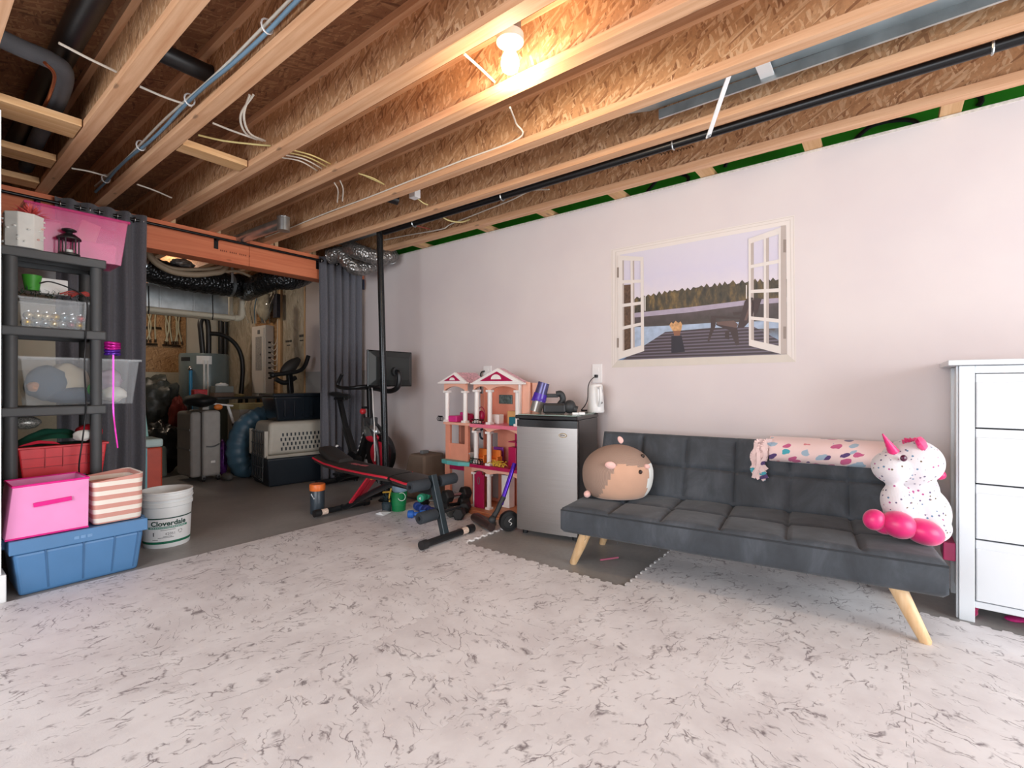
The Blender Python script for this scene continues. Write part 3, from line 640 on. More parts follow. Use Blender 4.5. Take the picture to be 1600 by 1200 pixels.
# electric panel on the unfinished wall
ep = thing('breaker_box', 'tall white electrical panel with knockouts and cables', 'electrical panel', (3.44, 7.4, 0.92)); PY0, PY1, PZ0, PZ1 = 7.19, 7.62, 0.92, 1.965
M_pnl = pm('panel_white', '#d8d6d2', 0.4, var=0.02); MB().box((3.38, PY0, PZ0), (3.502, PY1, PZ1)).build('cabinet', M_pnl, ep, bevel=0.004)
dd = MB().box((3.366, PY0+0.03, PZ0+0.04), (3.381, PY1-0.03, PZ1-0.04)).build('door', M_pnl, ep, bevel=0.004); MB().box((3.362, PY0+0.09, 1.30), (3.367, PY1-0.16, 1.80)).build('breaker_directory', pm('panel_grey', '#9b9b9a', 0.5, var=0.3, scale=60), dd); MB().box((3.362, PY0+0.10, 1.52), (3.366, PY0+0.13, 1.55)).build('latch', M_dark, dd)
MB().box((3.362, PY0+0.14, 1.84), (3.367, PY1-0.22, 1.9)).build('badge', M_grey, dd)
for k in range(8):
    z = 1.70-0.075*k; MB().box((3.42, PY0-0.004, z), (3.47, PY0+0.002, z+0.025)).build('knockout', M_dark, ep)
    if k < 6: MB().tube(spline([(3.46, PY0-0.01, z+0.012), (3.47, PY0-0.08-0.008*k, z-0.03), (3.49, PY0-0.13, z+0.06), (3.49, PY0-0.14, 1.95+0.02*k)], 5), 0.007, 6).build('feed_cable', M_cab_w, ep, smooth=60)
M_nest = pm('cable_nest', '#8f8a80', 0.6, var=0.5, scale=40); random.seed(7)
for k in range(8):
    a = xp(392+k*5.5, 455+random.uniform(-4, 6), 3.42); b = xp(390+k*4.2+random.uniform(-3, 3), 505, 3.46); tag(MB().tube(spline([a+Vector((-0.1, 0, 0.25)), a, a.lerp(b, 0.5)+Vector((-0.06, random.uniform(-0.08, 0.08), -0.02)), b], 6), 0.009, 6).build('feeder_cable', (M_cab_w, M_nest, M_cab_b)[k % 3], smooth=60), ('white feeder cable hanging above the electrical panel', 'grey feeder cable hanging above the electrical panel', 'blue feeder cable hanging above the electrical panel')[k % 3], 'cable', 'feeder cables above panel')
c = xp(413, 478, 3.40); m = MB().sph((0, 0, 0), 1, 18, 12); m.v = [c+Vector((p.x*0.07, p.y*0.19, p.z*0.21))*(1+0.3*noise.noise(p*2.1)) for p in m.v]; tag(m.build('plastic_wrap', pm('clear_wrap', '#a9a698', 0.12, var=0.3, scale=12), smooth=179), 'clear plastic bulge of insulation above the panel', 'plastic sheet')
c = xp(432, 478, 3.44); tag(MB().box((3.42, c.y-0.05, c.z-0.17), (3.47, c.y+0.06, c.z+0.17)).build('cable_bundle_wrap', pm('navy_wrap', '#23273a', 0.5, var=0.5, scale=50)), 'dark wrapped cable bundle beside the plastic bulge', 'cable bundle')

# bare bulb added out of view behind the beam to brighten the utility space
ub_ = Vector((2.0, 7.55, 2.62)); ul = thing('added_utility_bulb', 'added unseen bare bulb in porcelain holder behind the wooden beam', 'light bulb', ub_); TU = Matrix.Translation(ub_)
MB().lathe([(0.0, -0.052), (0.02, -0.049), (0.036, -0.036), (0.042, -0.012), (0.038, 0.015), (0.024, 0.045), (0.017, 0.06), (0.017, 0.07)], 20, TU, cap0=False).build('bulb', pm('lit_glass', '#fff3dc', 0.3), ul, smooth=60)
MB().lathe([(0.022, 0.062), (0.035, 0.066), (0.062, 0.085), (0.062, 0.12), (0.05, 0.124), (0.05, ZS-ub_.z)], 24, TU).build('holder', M_white, ul, smooth=40)
pl = bpy.data.lights.new('added_utility_light', 'POINT'); pl.energy = 20; pl.color = (1.0, 0.86, 0.70); pl.shadow_soft_size = 0.045
po = bpy.data.objects.new('added_utility_light', pl); COL.objects.link(po); po.parent = ul; po.location = (0, 0, -0.11)

# ================================================================ futon
def velvet():
    t = NT('slate_velvet'); p = t.obj(); f = t.noise(t.mapping(p, (3, 3, 1.6)), 2.2, 5, 0.62, 0.5)
    t.base(t.ramp(f, [(0.3, '#33373c'), (0.52, '#40454b'), (0.72, '#51565d')])); t.b.inputs['Roughness'].default_value = 0.85
    t.b.inputs['Sheen Weight'].default_value = 0.12; t.b.inputs['Sheen Roughness'].default_value = 0.4
    t.bump(t.noise(p, 300, 2), 0.15, 0.002); return t.m
M_velvet = velvet(); M_pipe = pm('piping_cord', '#2c3035', 0.8); M_leg = wood('pale_leg_wood', '#d3ab7c', '#e6c69c', 'z', 0.45, False)
def cushion(L, D, T, px, py, M, gd=0.016, nx=132, ny=44):
    mb = MB(); e = 0.025; rows = []
    def h(x, y):
        z = T
        if px:
            u = (x/L*px) % 1.0; du = min(u, 1-u)*L/px; fx = abs(x/L*px-round(x/L*px)) < 0.5 and 0 < round(x/L*px) < px
            v = (y/D*py) % 1.0; dv = min(v, 1-v)*D/py; fy = 0 < round(y/D*py) < py
            z += 0.012*math.sin(math.pi*u)**0.6*math.sin(math.pi*v)**0.6
            if fx: z -= gd*math.exp(-(du/0.010)**2)
            if fy: z -= gd*0.8*math.exp(-(dv/0.010)**2)
        z += 0.004*noise.noise((x*5, y*5, T*9))
        return z
    vs = []; w = nx+1
    for j in range(ny+1):
        for i in range(nx+1):
            x = e+(L-2*e)*i/nx; y = e+(D-2*e)*j/ny; vs.append(Vector((x, y, h(x, y))))
    fs = [(j*w+i, j*w+i+1, (j+1)*w+i+1, (j+1)*w+i) for j in range(ny) for i in range(nx)]
    border = [i for i in range(nx+1)] + [j*w+nx for j in range(1, ny+1)] + [ny*w+i for i in range(nx-1, -1, -1)] + [j*w for j in range(ny-1, 0, -1)]
    prev = border
    for (inset, zf) in ((0.008, T-0.006), (0.0, T-0.025), (0.0, T*0.5), (0.0, 0.02), (0.015, 0.0)):
        ring = []
        for b in border:
            p = vs[b]; q = Vector(((p.x-L/2)/(L/2-e)*(L/2-inset)+L/2, (p.y-D/2)/(D/2-e)*(D/2-inset)+D/2, zf))
            if inset == 0.0 and zf > 0.03: q.z += 0.25*(p.z-T) if zf > T*0.6 else 0
            ring.append(len(vs)); vs.append(q)
        n = len(ring)
        for k in range(n): fs.append((prev[k], ring[k], ring[(k+1) % n], prev[(k+1) % n]))
        prev = ring
    fs.append(tuple(prev)); mb.add(vs, fs, M); return mb
SL = 1.743
sofa = thing('futon_sofa', 'dark grey velvet click-clack futon with tufted seat and pale wooden legs', 'sofa', (2.444, 1.531, 0), math.radians(-83.34))
cushion(SL, 0.60, 0.150, 6, 2, Matrix.Translation((0, 0, 0.222))).build('seat', M_velvet, sofa, smooth=70, local=True)
bt = math.radians(69)
cushion(SL, 0.43, 0.115, 6, 2, Matrix.Translation((0, 0.665, 0.325)) @ Matrix.Rotation(bt, 4, 'X')).build('backrest', M_velvet, sofa, smooth=70, local=True)
MB().tube([(0.0, 0.004, 0.352), (SL, 0.004, 0.352)], 0.005, 8).tube([(0.004, 0.0, 0.352), (0.004, 0.6, 0.352)], 0.005, 8).tube([(SL-0.004, 0.0, 0.352), (SL-0.004, 0.6, 0.352)], 0.005, 8).build('piping', M_pipe, sofa, smooth=60, local=True)
for (a, b) in (((0.13, 0.085, 0.226), (0.025, 0.125, 0.0)), ((1.58, 0.085, 0.226), (1.675, 0.03, 0.013)), ((0.13, 0.5, 0.226), (0.05, 0.56, 0.0)), ((1.58, 0.5, 0.226), (1.66, 0.56, 0.0))):
    a = Vector(a); b = Vector(b); MB().tube([a, a.lerp(b, 0.5), b+Vector((0, 0, 0.004)), b], [0.034, 0.029, 0.022, 0.018], 18).build('leg', M_leg, sofa, smooth=40, local=True)
M_lint = pm('loose_thread', '#4a4f55', 0.9)
for k in range(7):
    x = 0.15+0.22*k+0.03*math.sin(k*5); MB().tube([(x, 0.012, 0.224), (x+0.008, 0.01, 0.208), (x-0.004, 0.012, 0.192+0.008*(k % 3))], 0.0009, 4).build('loose_thread', M_lint, sofa, local=True)

# ---------------------------------------------------------------- round plush
def knit():
    t = NT('brown_knit'); p = t.obj(); w = t.n('ShaderNodeTexWave', wave_type='BANDS'); w.inputs['Scale'].default_value = 75; w.inputs['Distortion'].default_value = 0.3
    t.l(t.mapping(p, (1, 1, 0.15), (0, 0, -0.9)), w.inputs['Vector']); t.base(t.ramp(w.outputs['Fac'], [(0.2, '#93796a'), (0.8, '#ab9080')]))
    t.b.inputs['Roughness'].default_value = 0.9; t.bump(w.outputs['Fac'], 0.5, 0.004); return t.m
M_knit = knit(); M_tan = pm('tan_plush', '#c79c82', 0.9, var=0.05, scale=8, sheen=0.4); M_cream = pm('white_plush', '#e9ebe6', 0.9, sheen=0.4); M_ear = pm('pink_plush', '#eebdb4', 0.9, sheen=0.4)
FWD_H = 3.06
hb = gp(965, 776, 0.385)
ham = thing('hamster_plush', 'round tan and brown knit hamster plush with pink ears at futon end', 'plush toy', hb)
hc = hb+Vector((0, 0, 0.163)); A, Bv = RD, -VD
mb = MB(); mb.sph((0,0,0), 1.0, 72, 44)
vs = []; rx, ry, rz = 0.222, 0.17, 0.168
for p in mb.v:
    sq = 1.0 if p.z > -0.6 else 1.0
    rr = math.hypot(p.x, p.y); k_ = (1.0 if p.z > 0 else (max(0.0, 1-p.z**2)**0.22)/max(1e-4, max(0.0, 1-p.z**2)**0.5)) if rr > 1e-4 else 1.0
    zz = p.z if p.z > 0 else max(p.z, -0.9)*1.05
    vs.append(hc + A*(p.x*k_*rx*(1-0.03*p.z)) + Bv*(p.y*k_*ry) + UP*(zz*rz))
m3 = []
for f in mb.f:
    c = sum((mb.v[i] for i in f), Vector())/len(f); r, d, u = c.x, c.y, c.z; k = 0
    kk = 1.0 if u > 0 else max(1e-3, 1-u*u)**-0.28
    r *= kk
    if d > -0.25:
        left = -0.18-(0.44-u)*0.34
        top = 0.44-(r+0.18)*0.22
        wl_ = 0.74+(u+0.1)*0.12
        if r > wl_ and u < 0.32: k = 2
        elif r > left and u < top: k = 1
    m3.append(k)
b2 = MB(); b2.v = vs; b2.f = mb.f; b2.mi = m3; b2.build('body', [M_knit, M_tan, M_cream], ham, smooth=179)
def hpt(px, py, lift=0.0):
    r = (px-963)/55.0*rx; u = (740-py)/41.0*rz; k = max(0.02, 1-(r/rx)**2-(u/rz)**2)
    return hc + A*r + Bv*(ry*math.sqrt(k)+lift) + UP*u
for px, py, s in ((944, 725, 1.0), (1001, 728, 0.55)):
    c = hpt(px, py, 0.006); M = Matrix.LocRotScale(c, Euler((0.5, -0.2, 0.9)), None)
    MB().sph(c, (0.034*s, 0.018, 0.024*s), 16, 10, Euler((0.4, 0.2, -YAW)).to_matrix().to_4x4()).build('ear' if s == 1 else 'cheek', M_ear, ham, smooth=179)
et = hc+A*0.012+UP*rz*1.02
MB().add([et+A*(-0.03)+UP*0.068, et+A*0.036+UP*0.045, et+A*0.03-UP*0.012, et-A*0.012-UP*0.008, et+A*0.01+UP*0.03+Bv*0.022, et+A*0.005+UP*0.03-Bv*0.012], [(0,4,3),(0,1,4),(1,2,4),(2,3,4),(0,3,5),(0,5,1),(1,5,2),(2,5,3)]).build('ear', M_ear, ham, smooth=60, subd=2)
for px, py in ((989, 735), (997, 714)):
    MB().sph(hpt(px, py, 0.0), (0.013, 0.013, 0.013), 12, 8).build('eye', pm('eye_brown', '#2a1b16', 0.2), ham, smooth=179)
c = hc-A*0.20-UP*0.135+Bv*0.05
MB().sph(c, (0.03, 0.02, 0.022), 12, 8).build('tail', M_ear, ham, smooth=179)

# ---------------------------------------------------------------- speckled unicorn
def speckle():
    t = NT('speckled_plush'); p = t.obj(); v = t.n('ShaderNodeTexVoronoi'); v.inputs['Scale'].default_value = 58; t.l(p, v.inputs['Vector'])
    s = t.n('ShaderNodeSeparateColor'); t.l(v.outputs['Color'], s.inputs[0])
    dot = t.math('MULTIPLY', t.math('LESS_THAN', v.outputs['Distance'], 0.26), t.math('GREATER_THAN', s.outputs[0], 0.45))
    col = t.ramp(s.outputs[1], [(0.0, '#5f5672'), (0.4, '#a9477f'), (0.6, '#5c7f9c'), (0.8, '#6a5d48')], 'CONSTANT')
    t.base(t.mix(dot, '#d3cdd0', col)); t.b.inputs['Roughness'].default_value = 0.85; t.b.inputs['Sheen Weight'].default_value = 0.4
    t.bump(t.noise(p, 160, 3), 0.3, 0.004); return t.m
M_speck = speckle(); M_hot = pm('hot_pink_velour', '#d61c6c', 0.38, var=0.12, scale=20, sheen=0.3)
UF = 2.26; ub = cf(1428, 846, UF)
uni = thing('unicorn_plush', 'white speckled sitting unicorn plush with hot pink hooves and horn', 'plush toy', (ub.x, ub.y, 0.375))
K = UF/FPX
mb = MB(); RM = Matrix((RD, -VD, UP)).transposed().to_4x4()
def blob(m, px, py, rx, ry, d=0.0, rd=None, rot=0.0):
    c = cf(px, py, UF, d); rd = rx if rd is None else rd
    m.sph(c, (rx*K, rd*K, ry*K), 20, 14, RM @ Matrix.Rotation(rot, 4, 'Y'))
blob(mb, 1436, 800, 40, 45, -0.03, 40); blob(mb, 1430, 768, 30, 38, -0.02, 31); blob(mb, 1425, 722, 42, 36, 0.0, 38); blob(mb, 1392, 730, 26, 25, 0.02, 25, 0.3)
blob(mb, 1405, 788, 24, 34, 0.035, 22, -0.35); blob(mb, 1450, 822, 28, 25, 0.03, 30); blob(mb, 1410, 806, 26, 20, 0.03, 22)
mb.build('body', M_speck, uni, remesh=0.008)
for px, py, rx_, ry_, d in ((1366, 812, 15, 16, 0.06), (1382, 818, 18, 16, 0.05), (1404, 820, 24, 20, 0.085, ), (1443, 831, 26, 19, 0.105)):
    m = MB(); blob(m, px, py, rx_, ry_, d, rx_*0.9, 0.35); m.build('hoof', M_hot, uni, smooth=179)
a, b = cf(1396, 706, UF, 0.04), cf(1379, 678, UF, 0.05)
MB().tube([a.lerp(b, k/10) for k in range(11)], [0.020*(1-k/10.5)*(1.0 if k % 2 else 1.12)+0.002 for k in range(11)], 12).build('horn', M_hot, uni, smooth=50)
m = MB(); e0 = cf(1440, 706, UF, 0.03)
m.add([cf(1424, 702, UF, 0.07), cf(1424, 672, UF, 0.07), cf(1452, 680, UF, 0.06), cf(1458, 720, UF, 0.06), cf(1440, 694, UF, 0.135), cf(1442, 698, UF, 0.03)], [(0,4,1),(1,4,2),(2,4,3),(3,4,0),(0,1,5),(1,2,5),(2,3,5),(3,0,5)])
m.build('ear', M_hot, uni, smooth=60, subd=1)
m = MB()
for k in range(6): m.tube([cf(1413+k*3, 697-k, UF, 0.02), cf(1410+k*4, 688-(k % 2)*3, UF, 0.03), cf(1422+k*4, 690-(k % 3)*2, UF, 0.03)], 0.006, 6)
m.build('mane', M_hot, uni, smooth=60)
m = MB(); blob(m, 1412, 716, 5, 5, 0.096, 3); m.build('eye', pm('eye_plum', '#4a1230', 0.15), uni, smooth=179)
m = MB(); blob(m, 1468, 742, 9, 8, -0.05, 8); m.build('tail', M_hot, uni, smooth=179)

# ---------------------------------------------------------------- draped rolled blanket
def blanket_mat():
    t = NT('feather_print'); p = t.obj(); v = t.n('ShaderNodeTexVoronoi'); v.inputs['Scale'].default_value = 1.0
    nz = t.n('ShaderNodeTexNoise'); nz.inputs['Scale'].default_value = 20; t.l(p, nz.inputs['Vector'])
    ad = t.n('ShaderNodeVectorMath', operation='MULTIPLY_ADD'); t.l(nz.outputs['Color'], ad.inputs[0]); ad.inputs[1].default_value = (0.03, 0.03, 0.03); t.l(p, ad.inputs[2])
    t.l(t.mapping(t.mapping(ad.outputs[0], (1,1,1), (0.3, 0.4, 0.35)), (14, 14, 30)), v.inputs['Vector'])
    s = t.n('ShaderNodeSeparateColor'); t.l(v.outputs['Color'], s.inputs[0])
    spot = t.math('MULTIPLY', t.math('LESS_THAN', v.outputs['Distance'], 0.42), t.math('GREATER_THAN', s.outputs[0], 0.36))
    col = t.ramp(s.outputs[1], [(0.0, '#4aa6b4'), (0.25, '#c45c86'), (0.45, '#574173'), (0.62, '#9fb4c4'), (0.8, '#d77f86')], 'CONSTANT')
    t.base(t.mix(spot, '#eccfcb', col)); t.b.inputs['Roughness'].default_value = 0.95; t.b.inputs['Sheen Weight'].default_value = 0.3; return t.m
M_blk = blanket_mat()
blk = thing('fringed_blanket', 'pale pink feather print fleece blanket draped over futon back', 'blanket', (2.444, 1.531, 0), math.radians(-83.34))
prof = [(0.80, 0.70), (0.812, 0.745), (0.79, 0.775), (0.73, 0.782), (0.665, 0.765), (0.628, 0.73), (0.618, 0.69), (0.635, 0.655), (0.668, 0.64), (0.680, 0.665), (0.688, 0.70), (0.70, 0.735), (0.735, 0.762), (0.785, 0.757), (0.79, 0.70)]
pr = [Vector((0, y, z)) for y, z in prof]; pr = spline(pr+[pr[0]], 4)[:-1]
mb = MB(); n = len(pr); L = 40; vs = []
for i in range(L+1):
    x = 1.06+0.62*i/L
    for k, q in enumerate(pr):
        o = 0.006*noise.noise((x*9, q.y*14, q.z*14)); vs.append((x, q.y-o, q.z+o*0.6))
fs = [(i*n+k, i*n+(k+1) % n, (i+1)*n+(k+1) % n, (i+1)*n+k) for i in range(L) for k in range(n)] + [tuple(range(n)), tuple(L*n+k for k in range(n))]
mb.add(vs, fs); mb.build('fleece', M_blk, blk, smooth=60, local=True)
random.seed(4)
for k in range(14):
    x = 1.075-0.002*k; y = 0.612+0.003*(k % 4); z0 = 0.765-0.009*k; ln_ = 0.10+0.10*random.random()
    m = MB(); pts = [(x, y+0.02, z0), (x-0.03-0.05*random.random(), y-0.012-0.004*(k % 3), z0-0.01+0.02*random.random()), (x-0.02-0.075*random.random(), y-0.016-0.004*(k % 3), z0-ln_*0.45), (x-0.095+0.09*random.random(), y-0.012-0.004*(k % 3), max(0.53, z0-ln_))]
    pts = spline(pts, 5)
    for a, b in zip(pts[:-1], pts[1:]): m.beam(a, b, 0.022, 0.003, (0.5*math.sin(k*2.2), 1, 0.2))
    m.build('fringe', M_blk, blk, local=True)

# ================================================================ dresser
M_dress = pm('white_lacquer', '#dbe0e4', 0.3, var=0.012, scale=4)
dr = thing('dresser', 'tall white chest of drawers beside the futon against pink wall', 'dresser', (3.27, -0.80, 0))
DX0, DX1, DY0, DY1 = 3.065, 3.485, -1.32, -0.265
for (x, y) in ((DX0, DY1-0.055), (DX1-0.055, DY1-0.055), (DX0, DY0), (DX1-0.055, DY0)):
    m = MB().box((x, y, 0), (x+0.055, y+0.055, 1.185)); m.build('post', M_dress, dr, bevel=0.003)
for y in (DY1-0.012, DY0+0.004):
    MB().box((DX0+0.055, y-0.014, 0.07), (DX1-0.055, y, 1.185)).build('side_panel', M_dress, dr)
MB().box((DX0+0.02, DY1+0.0005, 0.0), (DX0+0.034, DY1+0.008, 1.185)).box((DX0+0.044, DY1-0.003, 0.0), (DX0+0.05, DY1+0.004, 1.185)).build('corner_moulding', M_dress, dr, bevel=0.002)
MB().box((DX0-0.03, DY0-0.03, 1.187), (DX1+0.01, DY1+0.04, 1.212)).build('top', M_dress, dr, bevel=0.004)
MB().box((DX1-0.015, DY0+0.05, 0.08), (DX1-0.008, DY1-0.05, 1.18)).build('back_panel', M_dress, dr)
MB().box((DX0+0.006, DY0+0.055, 0.068), (DX0+0.03, DY1-0.055, 0.098)).build('bottom_rail', M_dress, dr, bevel=0.003)
MB().box((DX0+0.006, DY0+0.055, 1.15), (DX0+0.03, DY1-0.055, 1.185)).build('top_rail', M_dress, dr, bevel=0.003)
for z0, z1 in ((0.102, 0.382), (0.388, 0.638), (0.644, 0.894), (0.90, 1.147)):
    d = MB().box((DX0+0.004, DY0+0.058, z0), (DX0+0.022, DY1-0.058, z1-0.0)).build('drawer', M_dress, dr, bevel=0.003)
    MB().box((DX0-0.001, DY0+0.06, z0+0.002), (DX0+0.006, DY1-0.06, z1-0.038)).build('drawer_panel', M_dress, d, bevel=0.002)
    MB().box((DX0+0.03, DY0+0.07, z0+0.01), (DX1-0.03, DY1-0.07, z1-0.04)).build('drawer_box', M_dress, d)

# ================================================================ mini fridge and what stands on it
def steel():
    t = NT('brushed_steel'); p = t.obj(); f = t.noise(t.mapping(p, (1, 1, 60)), 3, 3); t.base(t.ramp(f, [(0.2, '#989390'), (0.8, '#a09b98')]))
    t.b.inputs['Metallic'].default_value = 0.85; t.b.inputs['Roughness'].default_value = 0.34; return t.m
M_steel = steel(); M_gblack = pm('gloss_black', '#121316', 0.18, var=0.03)
FH = 0.875; fr = thing('mini_fridge', 'small black refrigerator with stainless steel door and glass sheet on top', 'refrigerator', (2.895, 1.684, 0), math.radians(-79.7))
MB().box((-0.47, 0.045, 0.03), (0, 0.475, FH-0.028)).build('cabinet', M_gblack, fr, bevel=0.008, local=True)
MB().box((-0.475, 0.0, FH-0.028), (0.004, 0.478, FH)).build('top', M_gblack, fr, bevel=0.006, local=True)
dm = MB()
def door_sec(x): return 0.006+0.012*((2*(x+0.235)/0.47)**2)
n = 16; poly = [(-0.468+0.466*i/n, door_sec(-0.468+0.466*i/n)) for i in range(n+1)] + [(-0.002, 0.04), (-0.468, 0.04)]
dm.prism(poly, lambda a, b: Vector((a, b, 0.04)), lambda a, b: Vector((a, b, FH-0.085)))
door = dm.build('door', M_steel, fr, smooth=30, local=True)
dm = MB(); dm.prism(poly, lambda a, b: Vector((a, b, FH-0.083)), lambda a, b: Vector((a, b, FH-0.034)))
dm.build('handle_strip', M_gblack, fr, smooth=30, local=True)
m = MB(); pts = [Vector((-0.105+0.028*math.cos(a), door_sec(-0.105)-0.001, FH-0.135+0.014*math.sin(a))) for a in [2*math.pi*k/24 for k in range(24)]]
lg = MB().tube(pts, 0.0022, 6, closed=True).build('badge', pm('badge_gold', '#b79a5e', 0.3, 0.8), fr, smooth=60, local=True)
MB().add([p+Vector((0, 0.0012, 0)) for p in pts], [tuple(range(24))]).build('badge_plate', pm('badge_silver', '#c4c0b8', 0.4, 0.5), fr, local=True)
m = MB()
for k, w in enumerate((0.006, 0.004, 0.005, 0.004)): m.box((-0.122+k*0.009, door_sec(-0.1)-0.0022, FH-0.140), (-0.122+k*0.009+w, door_sec(-0.1)-0.0005, FH-0.130+0.002*(k == 0)))
m.build('badge_mark', pm('badge_ink', '#4d4337', 0.5), fr, local=True)
for (x, y) in ((-0.43, 0.08), (-0.04, 0.08), (-0.43, 0.43), (-0.04, 0.43)):
    MB().cyl((x, y, 0), (x, y, 0.032), 0.02).build('foot', M_black, fr, smooth=40, local=True)
MB().box((-0.02, 0.02, 0.01), (-0.002, 0.04, 0.05)).build('hinge', M_black, fr, local=True)
M_glass = pm('sea_glass_sheet', '#9fb5ab', 0.08, var=0.02, alpha=0.75)
gl = thing('glass_sheet', 'pale green tempered glass sheet lying on top of fridge', 'glass sheet', (2.895, 1.684, FH), math.radians(-79.7))
MB().box((-0.455, 0.006, 0.0005), (-0.01, 0.46, 0.006)).build('pane', M_glass, gl, bevel=0.001, local=True)
ZT = FH+0.0065
def on_fridge(px, py): p = gp(px, py, ZT); return p
# kettle
kp = on_fridge(931, 644); kt = thing('electric_kettle', 'white plastic jug kettle with grey level window on fridge', 'kettle', kp)
m = MB().lathe([(0.062, 0), (0.066, 0.012), (0.064, 0.02), (0.063, 0.06), (0.055, 0.17), (0.052, 0.205), (0.044, 0.216), (0.0, 0.22)], 28, Matrix.Translation(kp), cap1=False); m.build('jug', M_white, kt, smooth=40)
hx = RD*0.012-VD*0.056
m = MB().tube(spline([kp+hx*0.92+UP*0.19, kp+hx*1.6+UP*0.185, kp+hx*1.65+UP*0.10, kp+hx*1.1+UP*0.05], 6), 0.011, 10); m.build('handle', M_white, kt, smooth=60)
m = MB(); c = kp+RD*0.03-VD*0.052+UP*0.165; m.sph(c, (0.012, 0.006, 0.032), 14, 10, RM); m.build('level_window', M_grey, kt, smooth=179)
m = MB(); c = kp+RD*0.032-VD*0.055+UP*0.075; m.sph(c, (0.011, 0.006, 0.009), 12, 8, RM); m.build('switch', M_grey, kt, smooth=179)
# cordless vacuum motor unit
vp = on_fridge(836, 646); M_purp = pm('violet_plastic', '#4a2d9c', 0.25, var=0.2, scale=40); M_smoke = pm('smoked_bin', '#8d8680', 0.2, 0.3)
vc = thing('handheld_vacuum', 'cordless vacuum motor unit with violet cyclones lying on fridge', 'vacuum', vp)
ax = (RD*0.28+UP*0.96).normalized(); v0 = vp+UP*0.012+RD*0.005+VD*0.03
MB().tube([v0, v0+ax*0.085], [0.043, 0.046], 20).build('dust_bin', M_smoke, vc, smooth=40)
m = MB(); m.tube([v0+ax*0.083, v0+ax*0.14], [0.054, 0.050], 20)
for k in range(10):
    a = 2*math.pi*k/10; o = (RD*math.cos(a)-VD*math.sin(a))*0.046; m.tube([v0+ax*0.085+o, v0+ax*0.13+o*0.8], [0.012, 0.007], 8)
m.build('cyclones', M_purp, vc, smooth=40)
MB().tube([v0+ax*0.135, v0+ax*0.225], [0.046, 0.043], 20).build('motor_cap', pm('violet_grey', '#54507a', 0.25, 0.4), vc, smooth=40)
b0 = v0+ax*0.125+RD*0.045
MB().beam(b0, b0+RD*0.09, 0.035, 0.028).build('neck', M_dark, vc, bevel=0.005)
MB().tube(spline([b0+RD*0.075+UP*0.01, b0+RD*0.11+UP*0.012, b0+RD*0.125-UP*0.03, b0+RD*0.10-UP*0.07], 5), [0.023]*16, 10).build('grip', M_dark, vc, smooth=60)
bp = on_fridge(882, 647)
bt_ = thing('vacuum_brush_head', 'black motorised brush head lying beside the vacuum on fridge', 'vacuum head', bp)
MB().beam(bp+RD*-0.155+UP*0.04+VD*0.02, bp+RD*0.01+UP*0.04+VD*0.02, 0.07, 0.076).build('housing', M_black, bt_, bevel=0.016)
MB().sph(bp+RD*0.04+UP*0.052+VD*0.02, (0.05, 0.045, 0.05), 16, 12).build('swivel', M_dark, bt_, smooth=179)
MB().tube([bp+RD*0.03+UP*0.05+VD*0.02, bp+RD*0.095+UP*0.03+VD*0.01], [0.03, 0.026], 14).build('socket', M_dark, bt_, smooth=40)
sp = on_fridge(905, 648)
tag(MB().box((-0.05, -0.012, 0), (-0.005, 0.012, 0.016), TR(sp, rz=-YAW)).box((-0.003, -0.012, 0), (0.04, 0.012, 0.018), TR(sp, rz=-YAW)).build('charging_brick', M_white, bevel=0.003), 'two-part white charger brick in front of the kettle', 'charger')
tag(MB().beam(on_fridge(908, 643)+UP*0.008, on_fridge(925, 643)+UP*0.008, 0.02, 0.014).build('remote_control', M_black, bevel=0.003), 'small black remote beside white charger on fridge', 'remote')
# outlets
M_out = pm('outlet_white', '#ece9e8', 0.35, var=0.01)
for (a, b, c, d, lab, plug) in ((926, 569, 941, 598, 'white wall outlet with black plug behind kettle', True), (756, 572, 768, 592, 'white wall outlet above the dollhouse roof', False)):
    p0 = xp(a, b, XW); p1 = xp(c, d, XW); o = thing('wall_outlet', lab, 'outlet', (XW, (p0.y+p1.y)/2, p1.z))
    MB().box((XW-0.007, p1.y, p1.z), (XW-0.0005, p0.y, p0.z)).build('cover_plate', M_out, o, bevel=0.002)
    cy = (p0.y+p1.y)/2
    for k in (0.30, 0.70):
        z = p1.z+(p0.z-p1.z)*k; MB().box((XW-0.009, cy-0.016, z-0.014), (XW-0.006, cy+0.016, z+0.014)).build('socket', M_out, o, bevel=0.002)
    if plug:
        z = p1.z+(p0.z-p1.z)*0.35; pt = thing('power_cord', 'black cord plugged into outlet behind the kettle', 'cord', (XW, cy, ZT))
        MB().box((XW-0.034, cy-0.012, z-0.012), (XW-0.009, cy+0.012, z+0.012)).build('plug', M_black, pt, bevel=0.003)
        q = kp+VD*0.06-RD*0.055; MB().tube(spline([(XW-0.03, cy, z), (XW-0.05, cy+0.03, z-0.03), (XW-0.06, cy+0.05, z-0.08), q+UP*0.10, q+UP*0.05-RD*0.02, on_fridge(908, 643)+UP*0.012], 6), 0.0035, 6).build('cord', M_black, pt, smooth=60)
    else:
        pt = thing('lamp_cord', 'black plug and cord drooping below outlet behind dollhouse', 'cord', (XW, cy, p1.z-0.1))
        MB().tube(spline([xp(757, 580, XW-0.02), xp(752, 582, XW-0.03), xp(751, 592, XW-0.03), xp(752, 640, XW-0.02)], 5), 0.007, 6).build('cord', M_black, pt, smooth=60)

